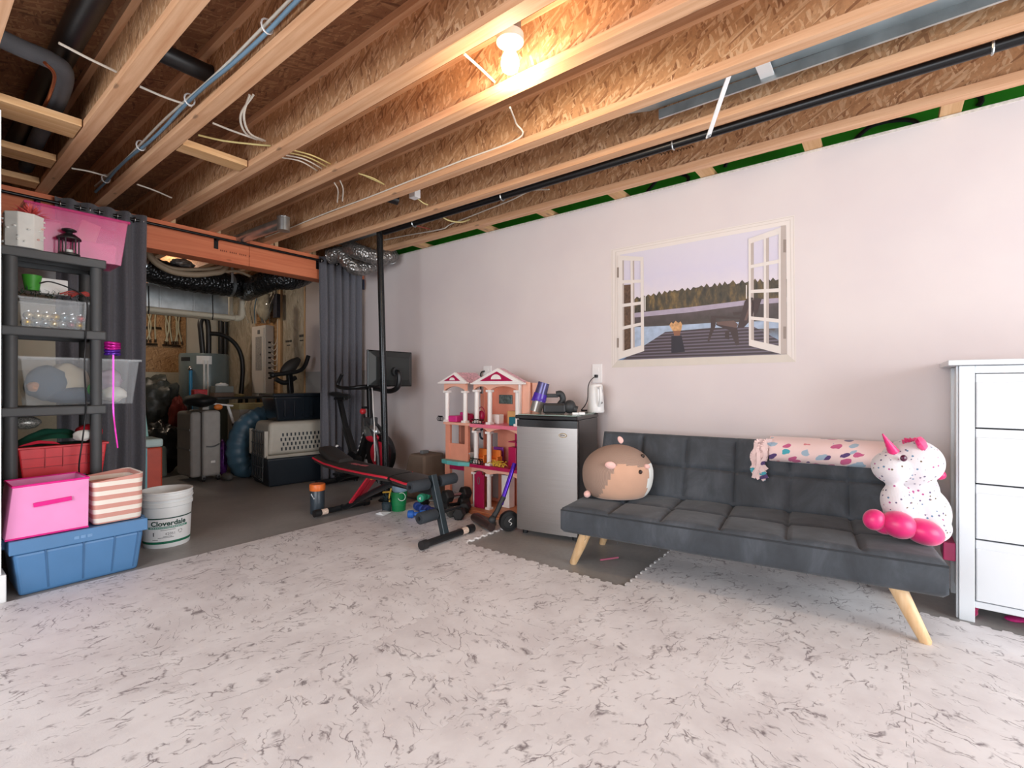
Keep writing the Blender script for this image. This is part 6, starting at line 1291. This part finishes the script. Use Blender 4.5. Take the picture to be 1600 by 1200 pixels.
# ---- top tier
M_pclear = pm('pink_clear_plastic', '#e23a8c', 0.15, var=0.03, alpha=0.42)
def openbox(name, label, cat, lo, hi, mat, th=0.004, taper=0.03, rim=0.012, group=None):
    t = thing(name, label, cat, ((lo[0]+hi[0])/2, (lo[1]+hi[1])/2, lo[2]), 0, group); m = MB(); x0, y0, z0 = lo; x1, y1, z1 = hi; tp = taper
    B = [(x0+tp, y0+tp, z0), (x1-tp, y0+tp, z0), (x1-tp, y1-tp, z0), (x0+tp, y1-tp, z0)]; Tt = [(x0, y0, z1), (x1, y0, z1), (x1, y1, z1), (x0, y1, z1)]
    m.add(B+Tt, [(0,3,2,1),(0,1,5,4),(1,2,6,5),(2,3,7,6),(3,0,4,7)]); m.build('tub', mat, t, solid=th, bevel=0.006)
    m = MB().box((x0-rim, y0-rim, z1-0.012), (x1+rim, y0, z1+0.004)).box((x0-rim, y1, z1-0.012), (x1+rim, y1+rim, z1+0.004)).box((x0-rim, y0, z1-0.012), (x0, y1, z1+0.004)).box((x1, y0, z1-0.012), (x1+rim, y1, z1+0.004)); m.build('rim', mat, t, bevel=0.003)
    return t
pt_ = openbox('clear_tote', 'translucent pink tote of pink things on shelf top', 'tote', (0.50, 4.03, ZL[4]+0.002), (0.985, 4.36, 2.185), M_pclear, taper=0.03)
for (lab, lo, hi, rz, mat) in (('pale pink box tilted inside the pink tote', (0.70, 4.08, 0.01), (0.80, 4.2, 0.24), 0.25, M_ear), ('bubblegum pink folded cloth inside the pink tote', (0.72, 4.07, 0.0), (0.93, 4.3, 0.12), 0.0, pm('bubblegum', '#f48dbb', 0.7)), ('rose card envelope leaning inside the pink tote', (0.58, 4.09, 0.0), (0.69, 4.12, 0.2), -0.15, pm('rose_card', '#e9a7bb', 0.7))):
    z = ZL[4]+0.008; tag(MB().box((-(hi[0]-lo[0])/2, lo[1]-4.2, 0), ((hi[0]-lo[0])/2, hi[1]-4.2, hi[2]), TR(((lo[0]+hi[0])/2, 4.2, z+abs(rz)*0.06), 0, rz, 0)).build('pink_keepsake', mat, bevel=0.008), lab, 'keepsake')
gb = thing('flower_box', 'white gift box with raised floral pattern on shelf top', 'gift box', (0.49, 4.0, ZL[4])); c = Vector((0.487, 4.015, ZL[4])); MB().lathe([(0.088, 0), (0.088, 0.185), (0.09, 0.19), (0.09, 0.2), (0.0, 0.2)], 8, Matrix.Translation(c) @ Rz(math.pi/8), cap1=False).build('box', M_cream, gb, bevel=0.004)
random.seed(21)
for k in range(22):
    a = th0+random.uniform(-2.0, 1.8); z = random.uniform(0.02, 0.195); q = c+Vector((0.086*math.cos(a), 0.086*math.sin(a), z)); MB().sph(q, (0.008, 0.008, 0.006), 7, 5).build('petal', M_cream if k % 5 else M_ear, gb, smooth=179)
pm_ = thing('coral_pompom', 'coral red shredded tissue bow on white gift box', 'bow', c+UP*0.2); M_coral = pm('coral_tissue', '#ee6a66', 0.7, var=0.15, scale=40); random.seed(9); m = MB()
for k in range(110):
    a = random.uniform(0, 6.28); el_ = random.uniform(0.0, 1.5); d = Vector((math.cos(a)*math.cos(el_), math.sin(a)*math.cos(el_), math.sin(el_)*0.75)); q = c+UP*0.203+Vector((0.03, 0, 0)); e = q+d*random.uniform(0.07, 0.12); s = Vector((-d.y, d.x, 0.2)).normalized()*0.006
    m.add([q, (q+e)/2+s, e-UP*0.004, (q+e)/2-s], [(0, 1, 2, 3)])
o = m.build('tissue_strips', M_coral, pm_); o['kind'] = 'stuff'
ln = thing('candle_lantern', 'small black metal candle lantern on shelf edge', 'lantern', (0.70, 3.99, ZL[4])); c = Vector((yp(108, 400, 3.985).x, 3.985, ZL[4])); TLn = Matrix.Translation(c)
MB().lathe([(0.052, 0), (0.052, 0.010), (0.045, 0.014)], 24, TLn).build('base', M_black, ln, smooth=40); MB().lathe([(0.03, 0.1), (0.058, 0.098), (0.058, 0.106), (0.05, 0.115), (0.03, 0.13), (0.018, 0.135), (0.016, 0.142), (0.036, 0.152), (0.036, 0.158), (0.02, 0.166), (0, 0.168)], 24, TLn, cap1=False).build('roof', M_black, ln, smooth=40)
for k in range(6): a = k*math.pi/3; MB().cyl(c+Vector((0.046*math.cos(a), 0.046*math.sin(a), 0.01)), c+Vector((0.046*math.cos(a), 0.046*math.sin(a), 0.1)), 0.004, seg=6).build('upright', M_black, ln)
MB().lathe([(0.02, 0.012), (0.02, 0.035), (0.0, 0.036)], 14, TLn, cap1=False).build('candle', M_cream, ln, smooth=40)
# ---- second tier
M_clear = pm('clear_plastic', '#cfd6da', 0.12, var=0.02, alpha=0.15)
ob = openbox('ornament_bin', 'clear bin of glittery ornaments under green garland', 'bin', (0.465, 3.985, ZL[3]+0.002), (0.775, 4.25, 1.612), M_clear, taper=0.012, rim=0.006)
random.seed(31); cols = ['#c9a94e', '#b7c1c6', '#c0505a', '#8fa3ae', '#d9cfae', '#9a6f7c']
for row in range(4):
    for k in range(7):
        r = 0.021+0.003*random.random(); q = Vector((0.50+0.039*k+0.008*(row % 2), 4.015+0.045*(row // 2), ZL[3]+0.03+0.043*(row % 2)+0.045*(row//3)*0)); ci = random.randrange(6)
        o = thing('ornament', 'small glittery %s bauble inside the clear ornament bin' % ('gold', 'silver', 'red', 'slate', 'cream', 'mauve')[ci], 'ornament', q, 0, 'baubles in the clear bin'); MB().sph(q, r, 12, 8).build('ball', pm('bauble_%d' % ci, cols[ci], 0.25, 0.6, var=0.3, scale=120), o, smooth=179); MB().cyl(q+UP*r*0.95, q+UP*(r+0.006), 0.005, seg=6).build('cap', M_chrome, o)
gt = thing('garland', 'dark green garland with red wire piled on ornament bin', 'garland', (0.6, 4.08, 1.62)); random.seed(13); m = MB()
for k in range(180):
    q = Vector((random.uniform(0.47, 0.80), random.uniform(3.99, 4.2), 1.622+random.uniform(0, 0.045))); d = Vector((random.uniform(-1, 1), random.uniform(-1, 1), random.uniform(-0.2, 0.9))).normalized()*random.uniform(0.02, 0.04); s = d.cross(UP).normalized()*0.004 if abs(d.z) < 0.99*d.length else Vector((0.004, 0, 0)); m.add([q-s, q+s, q+d], [(0, 1, 2)])
o = m.build('needles', pm('garland_green', '#1e3b2a', 0.7, var=0.3, scale=60), gt); o['kind'] = 'stuff'
for k in range(4): MB().tube(spline([(0.64+0.02*k, 3.99, 1.65), (0.70, 3.985+0.01*k, 1.675-0.01*k), (0.76, 3.99, 1.655+0.008*k), (0.80, 4.0, 1.665-0.006*k)], 5), 0.004, 6).build('red_wire', pm('red_wire', '#a83a34', 0.5), gt, smooth=60)
q = Vector((yp(50, 445, 4.08).x, 4.08, 1.665)); tag(MB().lathe([(0.032, 0), (0.045, 0.09), (0.042, 0.09), (0.03, 0.004)], 20, Matrix.Translation(q), cap1=False).build('green_cup', pm('lime_green', '#3f9c2f', 0.5), smooth=40), 'bright green cup on the garland under top shelf', 'cup')
q = yp(84, 460, 4.12); tag(MB().box((q.x-0.065, 4.11, 1.66), (q.x+0.065, 4.16, 1.755), ).build('white_card_box', M_white, bevel=0.003), 'plain white card box behind the green garland', 'box')
tag(MB().tube(spline([(0.55, 3.99, 1.70), (0.60, 3.98, 1.715), (0.70, 3.965, 1.68), (0.755, 3.938, 1.62), (0.752, 3.932, 1.45), (0.745, 3.934, 1.2), (0.752, 3.933, 0.95), (0.735, 3.936, 0.75), (0.72, 3.938, 0.6), (0.725, 3.95, 0.526)], 7), 0.0042, 6).build('black_lead', M_black, smooth=60), 'long black cord dangling down the shelf front', 'cord')
# ---- third tier
b3 = openbox('clear_bin', 'wide clear plastic bin of mixed clothing sticking past shelf', 'bin', (0.475, 4.022, ZL[2]+0.002), (1.045, 4.24, 1.262), M_clear, taper=0.03, rim=0.014)
def pillow(name, label, cat, c, r, mat, amp=0.25, seed=0.0, group=None):
    m = MB().sph((0, 0, 0), 1.0, 22, 14); m.v = [Vector(c)+Vector((p.x*r[0], p.y*r[1], p.z*r[2]))*(1+amp*noise.noise(p*1.8+Vector((seed, seed*2, 0)))) for p in m.v]; return tag(m.build(name, mat, smooth=179), label, cat, group)
zb = ZL[2]+0.008
pillow('folded_clothes', 'slate blue garment inside the wide clear bin', 'clothes', (0.60, 4.11, zb+0.13), (0.10, 0.06, 0.11), pm('slate_cloth', '#5d7184', 0.9), 0.15, 1); pillow('folded_clothes', 'cream towel inside the wide clear bin', 'clothes', (0.70, 4.15, zb+0.15), (0.11, 0.07, 0.10), pm('cream_cloth', '#d8cfb8', 0.9), 0.2, 2); pillow('folded_clothes', 'dusty blue jeans at bottom of clear bin', 'clothes', (0.72, 4.10, zb+0.055), (0.15, 0.04, 0.05), pm('denim', '#50647b', 0.9), 0.15, 3)
pillow('folded_clothes', 'peach knit inside the wide clear bin', 'clothes', (0.535, 4.07, zb+0.11), (0.03, 0.03, 0.03), M_tan, 0.2, 4); pillow('toy_shaker', 'bright green toy capsule inside clear bin', 'toy', (0.815, 4.07, zb+0.09), (0.032, 0.02, 0.045), pm('lime_toy', '#37d35a', 0.5), 0.05, 5); pillow('folded_clothes', 'white lace cloth at the clear bin right end', 'clothes', (0.93, 4.11, zb+0.06), (0.07, 0.05, 0.05), M_cream, 0.3, 6); pillow('folded_clothes', 'pale pink tulle at the clear bin right end', 'clothes', (0.90, 4.13, zb+0.15), (0.08, 0.06, 0.07), pm('lilac_tulle', '#b7a9bd', 0.9), 0.3, 7)
# gift bow with trailing ribbon
bw = yp(177, 545, 3.975); bow = thing('ribbon_bow', 'shiny magenta and purple curling ribbon bow over bin edge', 'bow', bw); M_rib = pm('magenta_foil', '#c8219a', 0.2, 0.5, var=0.15, scale=40); M_rib2 = pm('purple_foil', '#5a2aa6', 0.2, 0.5)
for k in range(5): z = 0.035-0.017*k; MB().tube([bw+Vector((0.036*math.cos(a)-0.004, 0.024*math.sin(a), z+0.004*math.sin(2*a+k))) for a in [2*math.pi*i/18 for i in range(18)]], 0.0095, 6, closed=True).build('loop', M_rib if k < 3 else M_rib2, bow, smooth=60)
tail = spline([bw+UP*-0.03, yp(177, 600, 3.972), yp(177, 640, 3.96), yp(180, 670, 3.965), yp(184, 700, 3.97)], 6)
m = MB()
for a, b in zip(tail[:-1], tail[1:]): m.beam(a, b, 0.008, 0.0015, (0, 1, 0))
m.build('streamer', M_rib, bow)
# ---- fourth tier
z4 = ZL[1]
rb = thing('red_crate', 'bright red plastic crate on the lower shelf', 'crate', (0.67, 4.1, z4)); M_redc = pm('red_crate_plastic', '#e6343e', 0.4, var=0.05); MB().frustum((0.67, 4.14, z4), (0.37, 0.20), (0.67, 4.14, z4+0.195), (0.41, 0.22)).build('body', M_redc, rb, bevel=0.008); MB().box((0.455, 4.022, z4+0.188), (0.885, 4.243, z4+0.202)).build('lid', pm('red_lid', '#d93a44', 0.45), rb, bevel=0.004)
for x in (0.58, 0.66, 0.77): MB().box((x, 4.027, z4+0.07), (x+0.004, 4.04, z4+0.186)).build('seam', pm('red_seam', '#c02531', 0.5), rb)
for z in (0.075, 0.13): MB().box((0.48, 4.028, z4+z), (0.86, 4.05, z4+z+0.004)).build('seam', pm('red_seam', '#c02531', 0.5), rb)
def cloth(name, label, x0, x1, y0, y1, z, h, mat, seed):
    def fn(u, v): return (x0+(x1-x0)*u, y0+(y1-y0)*v, z+h*(math.sin(math.pi*u)**0.7)*(0.4+0.6*v)*(0.8+0.3*noise.noise((u*3+seed, v*3, 0)))+0.004)
    m = MB().grid(fn, 22, 10); m.grid(lambda u, v: (x0+(x1-x0)*u, y0+(y1-y0)*v, z+0.001), 22, 10, True); return tag(m.build(name, mat, smooth=60), label, 'cloth')
cloth('green_cloth', 'dark green folded cloth heaped on red crate', 0.465, 0.80, 4.03, 4.2, z4+0.205, 0.11, pm('felt_green', '#0e5a45', 0.9), 1); cloth('red_cloth', 'red folded cloth poking from under green cloth', 0.465, 0.65, 4.022, 4.029, z4+0.203, 0.035, pm('felt_red', '#c81f3c', 0.9), 2)
pillow('santa_hat', 'red and white holiday hat lying beside green cloth', 'hat', (0.795, 4.08, z4+0.265), (0.07, 0.06, 0.055), pm('hat_red', '#c4182c', 0.9), 0.15, 8); pillow('hat_trim', 'white fluffy hat brim beside the green cloth', 'hat', (0.755, 4.02, z4+0.255), (0.05, 0.025, 0.035), M_cream, 0.2, 9)
fb = thing('flat_frame', 'dark patterned tray with gold print leaning below red crate', 'tray', (0.57, 3.965, z4-0.05)); MB().beam((0.47, 3.936, z4-0.015), (0.75, 3.936, z4-0.02), 0.085, 0.006, (0, 1, 0)).build('panel', pm('tray_slate', '#565766', 0.5), fb)
for x in (0.53, 0.60): MB().sph((x, 3.932, z4-0.005), (0.02, 0.003, 0.018), 12, 8).build('gold_print', pm('gold_print', '#c8a95a', 0.4, 0.3, var=0.4, scale=80), fb)
pillow('wicker_pinecone', 'bundle of silver beads behind the green cloth', 'ornament', (0.52, 4.2, z4+0.34), (0.07, 0.04, 0.04), pm('silver_beads', '#8e8c86', 0.3, 0.4, var=0.7, scale=140), 0.1, 10)

# ================================================================ stored things beyond the curtain
# cooler
cx, cy = 1.45, 5.42; co = thing('drink_cooler', 'orange-red and teal cooler box behind the curtain edge', 'cooler', (cx, cy, 0)); MB().box((cx-0.16, cy-0.14, 0), (cx+0.10, cy+0.14, 0.52)).build('tub', pm('cooler_red', '#c94a32', 0.45), co, bevel=0.015); MB().box((cx-0.17, cy-0.15, 0.522), (cx+0.105, cy+0.15, 0.60)).build('lid', pm('cooler_lid', '#b9d0cf', 0.45), co, bevel=0.02); MB().box((cx-0.165, cy-0.148, 0.02), (cx-0.02, cy-0.141, 0.52)).build('teal_side', pm('cooler_teal', '#79b2bd', 0.45), co)
# suitcase
sx, sy = 2.035, 6.02; M_case = pm('grey_luggage', '#a5a29e', 0.75, var=0.06, bump=0.2, bscale=200); sc_ = thing('suitcase', 'large light grey soft suitcase standing on concrete', 'suitcase', (sx+0.15, sy+0.25, 0))
MB().box((sx+0.11, sy, 0.06), (sx+0.30, sy+0.48, 0.80)).build('shell', M_case, sc_, bevel=0.04, bseg=4); MB().box((sx, sy+0.02, 0.06), (sx+0.108, sy+0.46, 0.79)).build('front_pocket', pm('grey_luggage_front', '#8d8a87', 0.8, bump=0.2), sc_, bevel=0.035, bseg=4)
MB().box((sx+0.100, sy-0.002, 0.075), (sx+0.112, sy+0.48, 0.79)).build('zip', pm('zip_grey', '#6b6966', 0.6), sc_, bevel=0.004)
MB().tube(spline([(sx+0.14, sy-0.004, 0.40), (sx+0.21, sy-0.02, 0.395), (sx+0.28, sy-0.004, 0.42)], 5), 0.008, 6).build('side_handle', M_grey, sc_, smooth=60); MB().box((sx+0.17, sy+0.18, 0.80), (sx+0.24, sy+0.30, 0.835)).build('top_handle', M_case, sc_, bevel=0.012)
MB().box((sx+0.19, sy-0.004, 0.21), (sx+0.235, sy+0.002, 0.235)).build('name_plate', M_white, sc_)
for z in (0.36, 0.58): MB().box((sx-0.006, sy+0.05, z), (sx+0.004, sy+0.43, z+0.02)).build('pocket_flap', M_grey, sc_)
for x in (sx+0.13, sx+0.28):
    for y in (sy+0.04, sy+0.42):
        w_ = MB().cyl((x-0.012, y, 0.03), (x+0.012, y, 0.03), 0.028).build('wheel', M_black, sc_, smooth=40); MB().box((x-0.018, y-0.015, 0.03), (x+0.018, y+0.015, 0.075)).build('caster', M_grey, w_, bevel=0.004)
# dog crate
kx, ky, kl, kw = 2.475, 5.10, 0.80, 0.56; dc = thing('pet_carrier', 'beige and navy plastic pet carrier with slotted side', 'pet carrier', (kx+kl/2, ky+kw/2, 0)); M_nav = pm('navy_plastic', '#1c2630', 0.4, var=0.05); M_bei = pm('beige_plastic', '#b3aea2', 0.5, var=0.04)
kc = Vector((kx+kl/2, ky+kw/2, 0)); RK = TR(kc, rz=-0.13)
MB().frustum((0, 0, 0), (kl-0.06, kw-0.06), (0, 0, 0.305), (kl, kw), RK).build('lower_shell', M_nav, dc, bevel=0.02)
MB().frustum((0, 0, 0.307), (kl, kw), (0, 0, 0.34), (kl+0.012, kw+0.012), RK).build('seam_lip', M_bei, dc, bevel=0.006); MB().frustum((0, 0, 0.34), (kl-0.005, kw-0.005), (0, 0, 0.69), (kl-0.08, kw-0.10), RK).build('upper_shell', M_bei, dc, bevel=0.045, bseg=4)
for r in range(4):
    for k in range(13):
        if r == 3 and k > 10 or r == 0 and k > 12: continue
        xx = -kl/2+0.15+0.043*k+(0.02 if r % 2 else 0); zz = 0.40+0.05*r; yy = -(kw-0.005)/2+(zz-0.34)/0.35*0.0475
        if abs(xx) < kl/2-0.06: MB().box((xx-0.008, yy-0.004, zz-0.017), (xx+0.008, yy+0.006, zz+0.017), RK).build('vent_slot', M_nav, dc)
dg = MB()
for k in range(7): dg.beam(RK @ Vector((-kl/2-0.012, -0.17+0.057*k, 0.06)), RK @ Vector((-kl/2-0.004, -0.17+0.057*k, 0.60)), 0.008, 0.008)
for k in range(5): dg.beam(RK @ Vector((-kl/2-0.016, -0.18, 0.08+0.125*k)), RK @ Vector((-kl/2-0.016, 0.18, 0.08+0.125*k)), 0.008, 0.008)
dg.build('wire_door', pm('door_wire', '#55585a', 0.4, 0.6), dc)
for s in (-0.24, 0.24): MB().box((-kl/2-0.02, s-0.02, 0.32), (-kl/2+0.02, s+0.02, 0.60), RK).build('door_jamb', M_bei, dc, bevel=0.008)
tb_ = thing('storage_tub', 'black translucent storage tub standing on pet carrier', 'tub', kc+UP*0.692); RT_ = TR(kc+Vector((0.03, 0.02, 0.692)), rz=-0.13); M_tub = pm('smoke_black_plastic', '#161d24', 0.2, var=0.1)
MB().frustum((0, 0, 0.0), (0.56, 0.36), (0, 0, 0.27), (0.66, 0.44), RT_).build('body', M_tub, tb_, bevel=0.02); MB().frustum((0, 0, 0.27), (0.70, 0.47), (0, 0, 0.305), (0.69, 0.46), RT_).build('rim', M_tub, tb_, bevel=0.008)
for k in range(5): MB().box((-0.22+0.1*k, -0.213, 0.05), (-0.21+0.1*k, -0.2, 0.24), RT_).build('rib', M_tub, tb_)
# sleeping pad, purple bag, boxes
sl = thing('sleeping_bag', 'puffy steel blue sleeping bag slumped beside pet carrier', 'sleeping bag', yp(372, 750, 5.95)*1.0)
pts = [yp(x, y, 5.98) for x, y in ((417, 645), (400, 652), (382, 668), (372, 695), (374, 722), (388, 742), (400, 752))]; P = spline(pts, 7); P = [Vector((p.x, p.y, max(p.z, 0.10))) for p in P]; m = MB(); m.tube(P, [0.115*(0.75+0.3*math.sin(math.pi*i/(len(P)-1)))+0.008*math.sin(i*1.9) for i in range(len(P))], 26); m.build('bag', pm('steel_blue_nylon', '#46687e', 0.4, var=0.1, scale=8, bump=0.5, bscale=25), sl, smooth=70)
q = yp(351, 735, 6.15); pillow('gift_sack', 'shiny purple patterned bag between suitcase and sleeping bag', 'bag', (q.x, 6.2, 0.22), (0.055, 0.06, 0.22), pm('purple_foil_bag', '#6f3a8c', 0.25, 0.4, var=0.4, scale=40), 0.12, 12)
q = yp(368, 745, 6.5); tag(MB().box((q.x-0.13, 6.12, 0.0), (q.x+0.05, 6.34, 0.32)).build('blue_bin', pm('teal_blue_plastic', '#41667a', 0.5), bevel=0.02), 'muted blue bin behind purple bag and sleeping bag', 'bin')
q = yp(352, 753, 6.0); pillow('grey_shoe', 'grey shoe on the floor beside suitcase wheel', 'shoe', (q.x, 5.95, 0.045), (0.05, 0.10, 0.045), pm('shoe_grey', '#5f5e5c', 0.8), 0.1, 13)
# table with clutter behind
tbx = thing('folding_table', 'low dark folding table piled with boxes in utility space', 'table', (2.65, 6.95, 0)); MB().box((2.36, 6.75, 0.90), (3.15, 7.2, 0.93)).build('top', M_dark, tbx, bevel=0.004)
for x in (2.40, 3.1):
    for y in (6.8, 7.15): MB().beam((x, y, 0), (x, y, 0.9), 0.03, 0.03).build('leg', M_blackm, tbx)
zt = 0.9315
def clutter(name, label, cat, px, y, w, d, h, mat, bev=0.006, z=zt): q = yp(px, 620, y); return tag(MB().box((q.x-w/2, y-d/2, z), (q.x+w/2, y+d/2, z+h)).build(name, mat, bevel=bev), label, cat)
clutter('tissue_box', 'grey cardboard box with white tissue on cluttered table', 'box', 347, 6.9, 0.24, 0.16, 0.055, pm('box_brown', '#6f5a4c', 0.7)); clutter('grey_carton', 'grey carton stacked on brown box on table', 'box', 347, 6.9, 0.22, 0.16, 0.085, pm('carton_grey', '#7d8280', 0.7), z=zt+0.056)
q = yp(347, 605, 6.9); pillow('crumpled_tissue', 'crumpled white tissue on top of grey carton', 'tissue', (q.x, 6.9, zt+0.158), (0.07, 0.05, 0.024), M_white, 0.5, 14)
q = yp(311, 618, 6.82); tag(MB().box((q.x-0.075, 6.76, zt), (q.x+0.075, 6.86, zt+0.10)).build('red_toolbox', pm('red_box', '#b42730', 0.4, var=0.3, scale=25), bevel=0.008), 'small red printed box at the table corner', 'box')
q = yp(370, 625, 6.9); tag(MB().lathe([(0.09, 0), (0.1, 0.02), (0.06, 0.035), (0, 0.04)], 22, TR(Vector((q.x, 6.9, zt))), cap1=False).build('straw_hat', pm('dull_gold', '#8d7d52', 0.6, var=0.2), smooth=40), 'dull gold round lid lying on table beside carton', 'lid')
db = pillow('duffel_bag', 'soft black duffel bag lying on top of suitcase', 'bag', (2.20, 6.26, 0.91), (0.16, 0.22, 0.075), pm('black_nylon', '#0e0e10', 0.6), 0.15, 15)
bx_ = yp(395, 660, 6.4); cb = thing('moving_box', 'white carton with yellow lid edge behind sleeping bag', 'box', (bx_.x, 6.5, 0)); MB().box((bx_.x-0.17, 6.38, 0.0), (bx_.x+0.27, 6.72, 0.78)).build('carton', pm('carton_white', '#b5b2ac', 0.7), cb); MB().box((bx_.x-0.175, 6.375, 0.78), (bx_.x+0.275, 6.725, 0.85)).build('lid', pm('carton_yellow', '#a9a074', 0.7), cb)
ws = thing('white_stand', 'thin white folding stand with T-shaped top', 'stand', yp(360, 750, 6.3)); a, b = yp(325, 630, 6.3), yp(364, 634, 6.3); MB().beam(a, b, 0.025, 0.02).build('crossbar', M_white, ws, bevel=0.004); MB().tube([yp(356, 634, 6.3), yp(365, 661, 6.3)], 0.016, 8).build('upper_tube', M_white, ws, smooth=40); f_ = yp(365, 661, 6.3); MB().tube([f_, Vector((f_.x+0.12, 6.32, 0.0))], 0.02, 8).build('lower_tube', M_black, ws, smooth=40); MB().sph(yp(341, 636, 6.28), (0.05, 0.03, 0.035), 12, 8).build('orange_clamp', M_orng, ws, smooth=179)
# upright machine with handles behind the tub
mc = thing('elliptical_trainer', 'black exercise machine with padded seat and bent handles behind tub', 'exercise machine', yp(460, 700, 5.95)); yy = 5.98
MB().beam(yp(462, 720, yy), yp(452, 585, yy), 0.06, 0.07, (0, 1, 0)).build('mast', M_blackm, mc, bevel=0.008); c = yp(455, 573, yy); m = MB().sph((0,0,0), 1, 18, 12, ); a, b = yp(441, 583, yy), yp(467, 561, yy); m = MB().tube([a.lerp(b, k/8) for k in range(9)], [0.02+0.055*math.sin(math.pi*(0.12+0.8*k/8)) for k in range(9)], 14); m.build('pad', pm('machine_pad', '#3a3836', 0.6), mc, smooth=60)
MB().tube(spline([yp(426, 586, yy-0.1), yp(442, 584, yy-0.1), yp(466, 580, yy-0.1), yp(476, 572, yy-0.1), yp(482, 556, yy-0.1)], 6), 0.026, 10).build('handle', M_black, mc, smooth=60); MB().tube(spline([yp(430, 592, yy), yp(445, 598, yy), yp(462, 590, yy)], 6), 0.03, 10).build('console_arm', M_black, mc, smooth=60); MB().sph(yp(426, 586, yy-0.1), 0.035, 10, 8).build('knob', M_black, mc, smooth=179)
f_ = yp(462, 720, yy); MB().beam((f_.x-0.3, yy+0.06, 0.03), (f_.x+0.25, yy+0.06, 0.03), 0.08, 0.06).build('base', M_blackm, mc); MB().beam((f_.x, yy, 0.05), f_, 0.06, 0.07, (0, 1, 0)).build('mast_foot', M_blackm, mc)
# bags of odds and ends in the dark corner
def crumple(label, c, r, mat, seed): m = MB().sph((0, 0, 0), 1.0, 34, 22); m.v = [Vector(c)+Vector((p.x*r[0], p.y*r[1], p.z*r[2]))*(1+0.28*noise.noise(p*2.2+Vector((seed, 0, 0)))+0.12*noise.noise(p*6+Vector((0, seed, 0)))) for p in m.v]; m.v = [Vector((p.x, p.y, max(p.z, 0.0))) for p in m.v]; return tag(m.build('plastic_bag', mat, smooth=40), label, 'bag')
M_pbag = pm('grey_film', '#3a3d39', 0.45, var=0.5, scale=14); M_bbag = pm('black_film', '#191b1b', 0.3, var=0.3)
q = yp(250, 640, 7.6); crumple('grey translucent plastic bag heap against foundation wall', (q.x, 7.75, 0.86), (0.26, 0.28, 0.34), M_pbag, 1.0); q = yp(246, 700, 7.3); crumple('black garbage bag under the grey plastic heap', (q.x, 7.15, 0.30), (0.22, 0.28, 0.30), M_bbag, 2.0); q = yp(276, 640, 7.4); crumple('dark red bundle beside the plastic heap', (q.x, 7.35, 0.62), (0.10, 0.16, 0.30), pm('dark_red_cloth', '#6e1f18', 0.8), 3.0)
q = yp(252, 735, 6.7); m = MB(); tag(MB().frustum((q.x, 6.8, 0.0), (0.16, 0.12), (q.x+0.03, 6.85, 0.36), (0.12, 0.08)).build('canvas_pouch', pm('grey_green_canvas', '#5d655c', 0.8), bevel=0.03), 'grey-green canvas pouch leaning in the dark corner', 'pouch')
q = yp(222, 640, 5.6); tag(MB().add([(q.x-0.03, 5.54, 0.602), (q.x+0.035, 5.54, 0.602), (q.x+0.012, 5.62, 1.05), (q.x+0.004, 5.62, 1.05), (q.x-0.03, 5.56, 0.602), (q.x+0.035, 5.56, 0.602), (q.x+0.012, 5.64, 1.05), (q.x+0.004, 5.64, 1.05)], [(0,1,2,3),(7,6,5,4),(0,4,5,1),(1,5,6,2),(2,6,7,3),(3,7,4,0)]).build('paddle', pm('mint_foam', '#8fc1bd', 0.6), bevel=0.003), 'mint coloured tapering paddle standing on cooler', 'paddle')
q = yp(213, 660, 5.3); tag(MB().lathe([(0.10, -0.02), (0.12, 0), (0.10, 0.02)], 24, TR(Vector((q.x-0.06, 5.30, 0.74)), math.pi/2, 0, 0.3)).build('black_ball_cap', M_black, smooth=40), 'round black disc resting on the cooler lid', 'disc')
